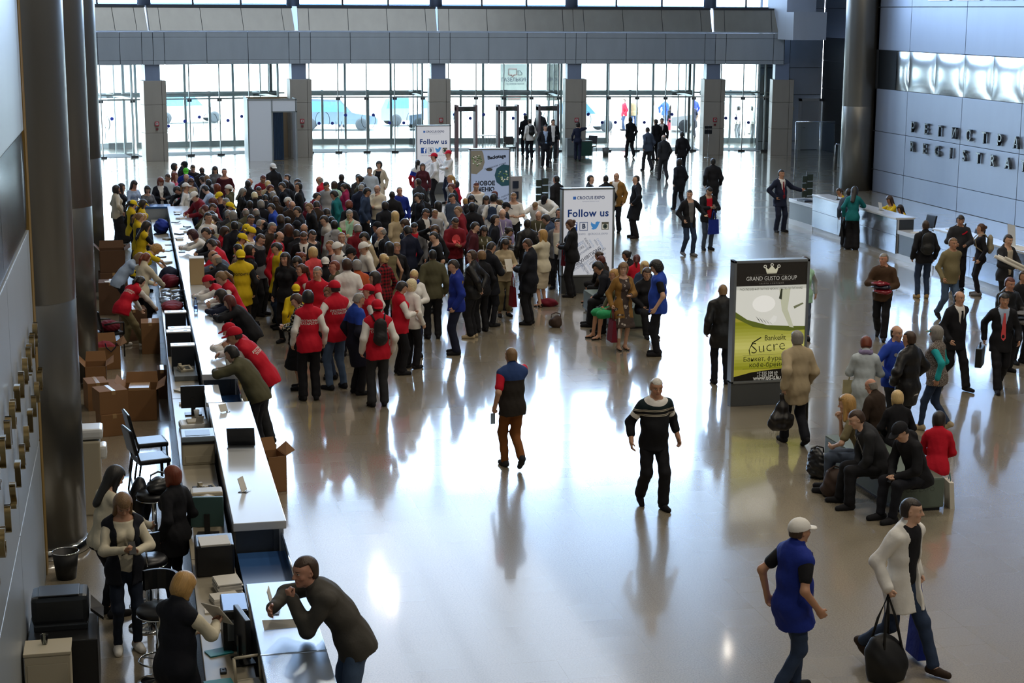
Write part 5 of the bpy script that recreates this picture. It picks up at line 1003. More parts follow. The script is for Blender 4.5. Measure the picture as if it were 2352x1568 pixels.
art(t, 'print', circ(-.14, .8, .14, 18, .09), 'a0583c', .45); art(t, 'print', circ(.28, .82, .14, 18, .12), '7c7a60', .45); leafy(.28, .78, .11, 20, 3); art(t, 'print', [(-.06, 1.0), (-.03, .84), (.0, .84), (-.03, 1.02)], '37525e', .45, 3); art(t, 'print', [(.1, .98), (.22, 1.06), (.26, .98), (.14, .9)], '2c3440', .45, 3); txt(t, 'хит любой\nкухни', .08, .4, .98, '1c232e', ang=20)
# yellow sign
t, (a, b, c, d) = light_box('advertising_light_box', 'tall lit yellow-green sign with a crown and banquet lettering', 10.2, 25.6, 1.32, glowv=.6, face='e8e8dc')
art(t, 'print', rect(a, 2.02, b, d), '2f2920', .35); art(t, 'print', rect(a, c, b, 1.95), 'b7ad3c', .62, 1)
N = 14
for k in range(N): q = k / N; art(t, 'print', rect(a, .62 + .8 * q, b, .62 + .8 * (q + 1 / N) + .002), '%02x%02x%02x' % tuple(int(u + (v - u) * (1 - abs(2 * q - .9))) for u, v in zip((150, 152, 30), (226, 220, 128))), .62, 2)
art(t, 'print', [(a, 1.96), (a, 1.5), (-.3, 1.34), (.0, 1.28), (.35, 1.25), (b, 1.26), (b, 1.96)], '6f7a2c', .5, 3); art(t, 'print', [(a, 1.96), (a, 1.6), (-.4, 1.46), (-.05, 1.36), (.35, 1.33), (b, 1.32), (b, 1.96)], 'e9e8dd', .72, 4)
art(t, 'print', circ(-.12, 1.72, .2, 22, .14), 'f4f2ea', .8, 5); art(t, 'print', [(.14, 1.96), (.2, 1.6), (.34, 1.32), (.42, 1.3), (.3, 1.62), (.34, 1.96)], 'cfd0b4', .7, 5); art(t, 'print', [(.4, 1.66), (.56, 1.72), (.58, 1.7), (.42, 1.62)], '8c8f6c', .5, 6); art(t, 'print', [(.14, 1.8), (.17, 1.96), (.2, 1.96), (.19, 1.78)], '4a4c32', .4, 6)
for k in range(5): art(t, 'print', [(-.26 + k * .055, 1.52 - k * .018), (-.2 + k * .055, 1.46 - k * .018), (-.17 + k * .055, 1.4 - k * .012), (-.2 + k * .055, 1.44 - k * .014)], '27301a', .3, 6)
art(t, 'print', [(-.02, 1.42), (.06, 1.52), (.12, 1.5), (.1, 1.42), (.05, 1.38)], 'efeee6', .75, 6)
txt(t, 'GRAND GUSTO GROUP', .1, .0, 2.14, 'd6d2c8', sx=.82); txt(t, 'группа компаний', .036, .0, 2.06, '9a958a', char=1.5); art(t, 'print', rect(-.3, 2.2, .34, 2.203), '7a7262', .4, 5); art(t, 'print', rect(-.3, 2.09, .34, 2.093), '7a7262', .4, 5)
art(t, 'print', [(-.09, 2.235), (.09, 2.235), (.12, 2.34), (.06, 2.29), (.0, 2.36), (-.06, 2.29), (-.12, 2.34)], 'e0dcc0', .6, 5); art(t, 'print', rect(-.085, 2.222, .085, 2.232), 'e0dcc0', .6, 5)
for q in (-.12, 0, .12): art(t, 'print', circ(q, 2.365 - abs(q) * .2, .028), 'e6e2d0', .6, 6); art(t, 'print', circ(q, 2.365 - abs(q) * .2, .015), '2f2920', .3, 7)
txt(t, 'ЭКСКЛЮЗИВНЫЙ ПАРТНЕР КРОКУС ЭКСПО ПО ПИТАНИЮ', .052, .0, 1.965, '55573c', sx=.72); txt(t, 'Bankeйt', .125, .1, 1.14, '24240f', sx=.9); txt(t, 'Sucre', .26, -.02, .99, '24240f', bold=-.004, sx=1.05, ang=5); art(t, 'print', [(-.34, .86), (-.36, .95), (-.3, 1.08), (-.16, 1.16), (-.14, 1.15), (-.28, 1.07), (-.345, .96), (-.33, .86)], '24240f', .3, 6)
art(t, 'print', rect(-.46, .86, .46, .864), '5a5a22', .4, 5); txt(t, 'Банкет, ɸуршет', .11, -.04, .79, '24240f'); txt(t, 'коɸе-брейк', .11, -.04, .69, '24240f'); art(t, 'print', rect(-.46, .628, .46, .632), '5a5a22', .4, 5)
art(t, 'print', [(a, c), (b, c), (b, .6), (.3, .62), (0, .6), (-.3, .57), (a, .5)], '211c15', .3, 4); 
for s, z in (('+7 925 508 60', .55), ('+7 925 544 70', .5)): txt(t, s, .062, -.02, z, 'e2ded0', align='CENTER')
txt(t, 'WWW.GG-G.RU', .066, -.02, .455, 'e2ded0', bold=.002)
# ---------------------------------------------------------------- by the entrance
t = thing('booth', 'white exhibition booth with a dark blue curtain before the glass front', 'booth', (4.95, 73.2, 0)); M_B = plain('booth_white', 'dfe4ea', .5); m = MB(); m.box((0, 0, 0), (1.02, .05, 2.62)); m.build('front_wall', M_B, t); m = MB(); m.box((-.02, 0, 0), (.03, 2.6, 2.62)); m.build('side_wall', plain('booth_side', 'd8dde2', .5), t); m = MB(); m.box((2.02, 0, 0), (2.06, 2.6, 2.62)); m.build('side_wall', M_B, t); m = MB(); m.box((0, 2.58, 0), (2.06, 2.62, 2.62)); m.build('back_wall', plain('booth_inner', '9b8567', .6), t)
m = MB(); m.box((1.02, 0, 2.12), (2.06, .05, 2.62)); m.build('header', M_B, t); m = MB()
for x in (0, 1.02, 2.06): m.box((x - .03, -.02, 0), (x + .03, .06, 2.64), .004)
m.box((-.03, -.02, 2.6), (2.09, .06, 2.66)); m.box((1.0, -.02, 2.08), (2.09, .06, 2.13)); m.box((-.03, 0, 2.6), (.03, 2.62, 2.66)); m.box((2.03, 0, 2.6), (2.09, 2.62, 2.66)); m.build('frame', M_ALU, t)
m = MB(); n = 28; z = [(1.06 + .44 * k / n, .03 * math.sin(k * 1.9)) for k in range(n + 1)]
for p, q in zip(z, z[1:]): f = m.quad((p[0], p[1] + .02, .02), (q[0], q[1] + .02, .02), (q[0], q[1] + .02, 2.1), (p[0], p[1] + .02, 2.1)); f.smooth = True
m.build('curtain', plain('blue_curtain', '33475f', .8), t)
def gate(x, label, frame='6c6064'):
    t = thing('metal_detector', label, 'metal detector', (x, 73.9, 0)); M_ = plain('detector_' + frame, frame, .45)
    for s in (0, .86): m = MB(); m.box((s - .05, -.28, 0), (s + .05, .28, 2.3), .02); m.build('side_panel', M_, t)
    m = MB(); m.box((-.05, -.26, 2.02), (.91, .26, 2.22), .02); m.build('top_beam', plain('detector_beam', '4c4a4c', .4), t); m = MB(); m.box((.3, -.268, 2.06), (.56, -.262, 2.17)); m.build('display', plain('detector_display', '2c3a30', .3), t)
gate(14.2, 'reddish metal detector arch, alone by a pillar', '7c6668'); gate(16.1, 'grey metal detector arch behind the black chair'); gate(17.95, 'grey metal detector arch with guards in front')
t = thing('barrier_table', 'white railing table between two metal detectors', 'table', (15.2, 73.9, 0)); m = MB(); m.box((0, -.25, .92), (.8, .25, .95)); m.build('top', M_WHITE, t); m = MB()
for k in range(7): m.tube([(k * .133, -.22, 0), (k * .133, -.22, .92)], .014, 6)
m.build('bars', M_ALU, t)
office_chair(16.45, 73.0, 180, 'black padded chair before the middle metal detector', True); office_chair(20.15, 73.0, 140, 'black padded chair beside the green table')
t = thing('side_table', 'small table with a dark green skirt, by a pillar', 'table', (19.7, 72.6, 0)); m = MB(); m.box((-.38, -.25, .72), (.38, .25, .75)); m.build('top', M_GREYPL, t); m = MB(); m.box((-.37, -.24, .08), (.37, .24, .72)); m.build('skirt', plain('green_skirt', '214a42', .7), t)
t = thing('steel_cabinet', 'low grey cabinet against the pillar, by the green table', 'cabinet', (19.15, 72.75, 0)); m = MB(); m.box((-.18, -.2, 0), (.14, .2, .85), .01); m.build('body', M_GREYPL, t); m = MB(); m.box((-.16, -.21, .1), (.12, -.2, .78)); m.build('door', M_ALU, t)
m = MB(); m.lathe([(.13, 0), (.16, .34), (.155, .34), (.12, .01)], (21.05, 73.6, 0), 24); one(m, 'waste_bin', M_GREYPL, 'grey waste bin on the floor before the doors', 'bin')
for i in range(1, 6):
    p = PF[i]; t = thing('fire_call_point', 'red fire alarm box on the pillar ' + ('beside the empty bay', 'next to the booth', 'above the far sign', 'by the small green table', 'by the black exit stand')[i - 1], 'alarm', (p.x + .05, p.y - .03, 0)); m = MB(); m.box((-.09, -.04, 1.5), (.09, .01, 1.7), .01); m.build('box', plain('alarm_red', 'a3323c', .4), t); m = MB(); m.box((-.055, -.045, 1.55), (.055, -.04, 1.66)); m.build('window', plain('alarm_white', 'd8c9c8', .4), t); m = MB(); m.lathe([(0, 0), (.028, 0)], (0, 0, 0), 14)
    for v in m.bm.verts: v.co = Vector((v.co.x, -.047, 1.605 + v.co.y))
    m.build('button', plain('alarm_red', 'a3323c', .4), t); m = MB(); m.box((-.05, -.03, 1.33), (.05, .01, 1.42), .006); m.build('bell', plain('alarm_dark', '6d2c30', .4), t)
t = thing('exit_stand', 'small black exit sign on a chrome post beside the open doors', 'sign', (25.25, 71.6, 0)); m = MB(); m.lathe([(.16, 0), (.16, .02), (.02, .03)], (0, 0, 0), 24); m.build('base', M_CHROME, t); m = MB(); m.tube([(0, 0, .02), (0, 0, 1.45)], .016); m.build('post', M_CHROME, t); m = MB(); m.box((-.2, -.015, 1.05), (.16, .015, 1.4), .004); m.build('plate', M_BLK, t); lettering('lettering', 'ВЫХОД', .085, M_PAPER, t, (-.02, -.017, 1.26), (1, 0, 0), (0, 0, 1))
t = thing('wall_plaque', 'small white plaque on the grey wall beside the door', 'sign', (30.45, 74.88, 1.95)); m = MB(); m.box((-.18, -.02, -.09), (.18, 0, .09), .004); m.build('plate', M_PAPER, t); lettering('lettering', 'ВХОД', .1, M_BLK, t, (0, -.022, 0), (1, 0, 0), (0, 0, 1))
# --- brochure racks
def rack(x, y, rz, label, h=1.72):
    t = thing('brochure_rack', label, 'rack', (x, y, 0), rz); m = MB(); m.lathe([(.2, 0), (.2, .02), (.02, .035)], (0, 0, 0), 24); m.tube([(0, 0, .02), (0, 0, h)], .02); m.build('stand', M_BLK, t); n = int((h - .35) / .23)
    for k in range(n):
        for s in (-1, 1): m = MB(); w = .17; m.box((s * .1 - .09, -.06 - .02, .3 + k * .23 + (.05 if s > 0 else 0)), (s * .1 + .09, -.03, .3 + k * .23 + .2 + (.05 if s > 0 else 0)), .004); m.build('pocket', plain('dark_green_leaflet', '26332c', .5), t)
rack(12.1, 49.3, 0, 'dark green brochure rack in the hall beside the menu sign'); rack(20.55, 49.0, 10, 'dark brochure rack at the end of the curved desk', 1.55)
t = thing('notice_stand', 'pale notice stand beside the dark green rack', 'stand', (11.35, 49.6, 0), 8); m = MB(); m.box((-.22, 0, .3), (.22, .03, 1.5), .004); m.build('panel', plain('pale_notice', 'a9a6a6', .5), t); m = MB(); m.box((-.2, -.06, 0), (.2, .1, .04)); m.tube([(0, .02, .04), (0, .02, .35)], .02); m.build('foot', M_DARKFR, t); m = MB()
for k in range(3): m.box((-.09, -.05, .5 + k * .32), (.09, -.005, .72 + k * .32), .004)
m.build('leaflet_holder', plain('dark_leaflet', '2a3140', .3), t)
# ---------------------------------------------------------------- desk below the steel letters
def desk_high(name, label, A, B, d=.55, z=1.1):
    A, B = Vector(A), Vector(B); L = (B - A).length; t = thing(name, label, 'desk', (A.x, A.y, 0), math.degrees(math.atan2(B.y - A.y, B.x - A.x))); m = MB(); m.box((0, 0, z - .05), (L, d, z), .006); m.build('counter_top', M_WHITETOP, t); n = max(1, round(L / 1.9))
    for k in range(n):
        a, b = L * k / n, L * (k + 1) / n
        for z0, z1 in ((.14, .62), (.63, z - .05)): m = MB(); m.box((a + .004, .03, z0), (b - .004, .07, z1), .004); m.build('front_panel', plain('desk_front_steel', 'aab4c2', .22, .75), t)
    m = MB(); m.box((0, .08, 0), (L, .12, .14)); m.box((0, .07, .14), (L, .1, z - .05)); m.build('plinth', M_WHITETOP, t); m = MB(); m.box((0, .1, 0), (.04, d - .03, z - .05)); m.build('end_panel', M_DKPAN, t); m = MB(); m.box((L - .04, .1, 0), (L, d - .03, z - .05)); m.build('end_panel', M_DKPAN, t); return t
def desk_low(label, A, B, d=.5, z=.78):
    A, B = Vector(A), Vector(B); L = (B - A).length; t = thing('low_desk', label, 'desk', (A.x, A.y, 0), math.degrees(math.atan2(B.y - A.y, B.x - A.x))); m = MB(); m.box((.01, .05, z - .04), (L - .01, d + .35, z), .005); m.build('desk_top', M_WHITETOP, t); m = MB(); m.box((.01, .08, .16), (L - .01, .12, z - .1)); m.build('front_panel', M_DKPAN, t); m = MB(); m.box((0, .05, z - .1), (L, .09, z - .04)); m.box((0, .07, 0), (L, .12, .16)); m.build('rail', M_WHITETOP, t); return t
desk_low('low dark-fronted desk section beside the navy suit', (19.75, 48.55), (19.76, 46.68)); desk_high('reception_desk', 'polished high desk section where the teal jacket writes', (19.76, 46.66), (19.68, 40.8)); desk_low('low dark-fronted desk section between two high sections, with papers', (19.68, 40.78), (19.69, 38.72)); desk_high('reception_desk', 'high desk section behind the backpack and the paper rolls', (19.69, 38.7), (19.75, 31.))
for x, y, rz, lb in ((21.35, 42.6, 100, 'black office chair behind the desk, beside the seated staff'), (21.4, 41.0, 80, 'black office chair behind the desk, past the empty one'), (21.2, 39.6, 95, 'black office chair behind the low desk section')): office_chair(x, y, rz, lb)
for x, y, lb in ((21.0, 42.3, 1), (20.95, 44.1, 2), (20.9, 46.7, 3)): pass
papers(20.0, 40.0, .782, .3, .4, .024, 5, 'white forms spread on the low desk section'); papers(19.95, 47.6, .782, .3, .5, .06, 5, 'stack of dark leaflets on the low desk by the rack', plain('dark_leaflet', '2a3140', .3)); papers(20.02, 38.2, 1.101, .3, .4, .012, -5, 'pale sheet on the desk by the backpack'); papers(19.98, 34.9, 1.101, .4, .8, .012, 3, 'long notice lying on the near end of the desk')
holder(20.05, 42.5, 1.101, 100, 'white folded card on the high desk', 'desk_card'); holder(20.0, 35.3, 1.101, 95, 'tall white brochure holder at the near end of the desk', 'brochure_holder', w=.3, h=.5)
t = thing('desk_lamp', 'small black gooseneck device at the far end of the desk', 'device', (19.95, 45.2, 1.101)); m = MB(); m.box((-.05, -.04, 0), (.05, .04, .03), .006); m.build('base', M_BLK, t); m = MB(); m.tube([(0, 0, .03), (.0, .02, .1), (-.06, .02, .12)], .01); m.build('arm', M_BLK, t)
# --- turnstile and glass screen beside the big column
t = thing('turnstile', 'grey turnstile with a glass wing behind the glass screen', 'turnstile', (29.2, 65.6, 0), 8); m = MB(); m.box((0, -.5, 0), (.5, .6, 1.0), .03); m.build('cabinet', M_GREYPL, t); m = MB(); m.box((.06, -.46, 1.0), (.44, .2, 1.03), .01); m.build('top_plate', M_BLK, t); m = MB(); m.box((.1, -.4, 1.031), (.3, -.25, 1.035)); m.build('card_reader', M_WHITE, t); m = MB(); m.box((-.45, -.02, .2), (-.02, .0, .95)); m.build('wing', GLASS, t); m = MB(); m.tube([(-.5, 0, 0), (-.5, 0, .98), (-.46, 0, 1.03), (0, 0, 1.03)], .02); m.build('rail', M_CHROME, t)
t = thing('glass_screen', 'tall clear glass screen on thin steel posts beside the big column', 'screen', (24.9, 60.6, 0)); m = MB()
for x in (0, 1.0): m.tube([(x, 0, 0), (x, 0, 2.3)], .022)
m.tube([(-.0, 0, 2.3), (1.6, 0, 2.3)], .02); m.build('posts', M_CHROME, t); m = MB(); m.box((.02, -.006, .06), (1.6, .006, 2.28)); m.build('pane', GLASS, t)
# ---------------------------------------------------------------- benches
def bench(x0, y0, x1, y1, label, z=.45):
    t = thing('bench', label, 'bench', ((x0 + x1) / 2, (y0 + y1) / 2, 0)); w, d = (x1 - x0) / 2, (y1 - y0) / 2; m = MB(); m.box((-w, -d, .04), (w, d, z), .025); m.build('upholstery', plain('grey_green_vinyl', '5e6b62', .42, bump=(120., .05, .002)), t); m = MB(); m.box((-w + .04, -d + .04, 0), (w - .04, d - .04, .05)); m.build('plinth', M_BLK, t); return t
b2 = bench(9.62, 19.47, 10.28, 21.9, 'grey-green upholstered bench with people sitting round it, nearer of two'); lettering('lettering', 'CROCUS EXPO', .09, plain('bench_print', '4c574f', .6), b2, (-.12, -1.2165, .3), (1, 0, 0), (0, 0, 1)); bench(9.55, 32.6, 10.25, 35., 'grey-green bench almost hidden under its sitters, before the white sign')
# ---------------------------------------------------------------- street beyond the glass
def car(x, y, rz, col, label, L=4.5, Wd=1.8, H=1.7):
    t = thing('car', label, 'car', (x, y, 0), rz); m = MB(); pr = [(-.5, .32), (-.5, .6), (-.46, .78), (-.3, .86), (-.2, .95), (-.06, 1.62), (.3, 1.66), (.44, 1.5), (.5, .95), (.5, .32)]
    m.poly([(p[0] * L, -Wd / 2, p[1] * H / 1.66) for p in pr], (0, Wd, 0)); o = m.build('body', plain('car_' + col, col, .2, .2), t); m = MB()
    for sy in (-1, 1): m.poly([(p[0] * L, sy * (Wd / 2 + .004), p[1] * H / 1.66) for p in ((-.17, .98), (-.06, 1.5), (.28, 1.55), (.4, 1.4), (.43, .98))], (0, -sy * .01, 0))
    m.build('side_glass', plain('car_glass', '5f88a8', .1), t)
    for sx in (-.31, .31):
        for sy in (-1, 1):
            m = MB(); m.lathe([(.0, -.1), (.2, -.1), (.33, -.09), (.34, 0), (.33, .09), (.2, .1), (0, .1)], (0, 0, 0), 24)
            for v in m.bm.verts: v.co = Vector((v.co.x + sx * L, v.co.z + sy * (Wd / 2 - .08), v.co.y + .34))
            m.build('wheel', plain('car_tyre', '3a3d42', .6), t)
car(23.7, 88.5, 180, 'e6e8e9', 'white car parked outside the glass, beyond the open doors'); car(11.0, 92, 170, '6b7a8c', 'dark car parked outside the glass, beyond the booth side'); car(15.9, 95, 185, '8b97a6', 'grey car parked outside, beyond the far sign'); car(3.2, 99, 190, 'd5d8da', 'pale car parked outside beyond the booth')
t = thing('van_poster', 'pale banner with a red van outline hanging outside the glass', 'banner', (19.3, 84.6, 0)); m = MB(); m.box((-.75, 0, 1.9), (.75, .04, 3.75)); m.build('panel', plain('banner_white', 'c3c7bd', .6), t); m = MB(); R_ = plain('banner_red', 'b8564e', .6)
m.tube([(-.32, -.01, 3.5), (.1, -.01, 3.5), (.1, -.01, 3.2), (-.05, -.01, 3.2), (-.1, -.01, 3.08), (-.16, -.01, 3.2), (-.32, -.01, 3.2)], .014, 5, True); m.build('van_drawing', R_, t); m = MB(); m.tube([(.18, -.01, 3.42), (.28, -.01, 3.42), (.38, -.01, 3.28), (.38, -.01, 3.2), (.18, -.01, 3.2)], .012, 5, True); m.build('cab_drawing', M_GREYPL, t)
lettering('lettering', 'ГАЗЕЛЬКИН', .26, plain('banner_grey', '70757c', .6), t, (0, -.006, 2.95), (1, 0, 0), (0, 0, 1), bold=.006, sx=.9); lettering('lettering', 'грузовое такси', .13, plain('banner_grey', '70757c', .6), t, (0, -.006, 2.75), (1, 0, 0), (0, 0, 1)); lettering('lettering', '66 06 06', .24, plain('banner_yellow', 'b59a4a', .6), t, (0, -.006, 2.3), (1, 0, 0), (0, 0, 1)); m = MB(); m.tube([(-.35, -.01, 2.12), (.3, -.01, 2.12), (.3, -.01, 1.98), (-.35, -.01, 1.98)], .016, 5, True); m.build('frame_drawing', R_, t); m = MB(); m.box((-.7, 0, 0), (-.64, .05, 1.9)); m.box((.64, 0, 0), (.7, .05, 1.9)); m.build('post', M_ALU, t)
heaped(); stool_load(); carton_load()
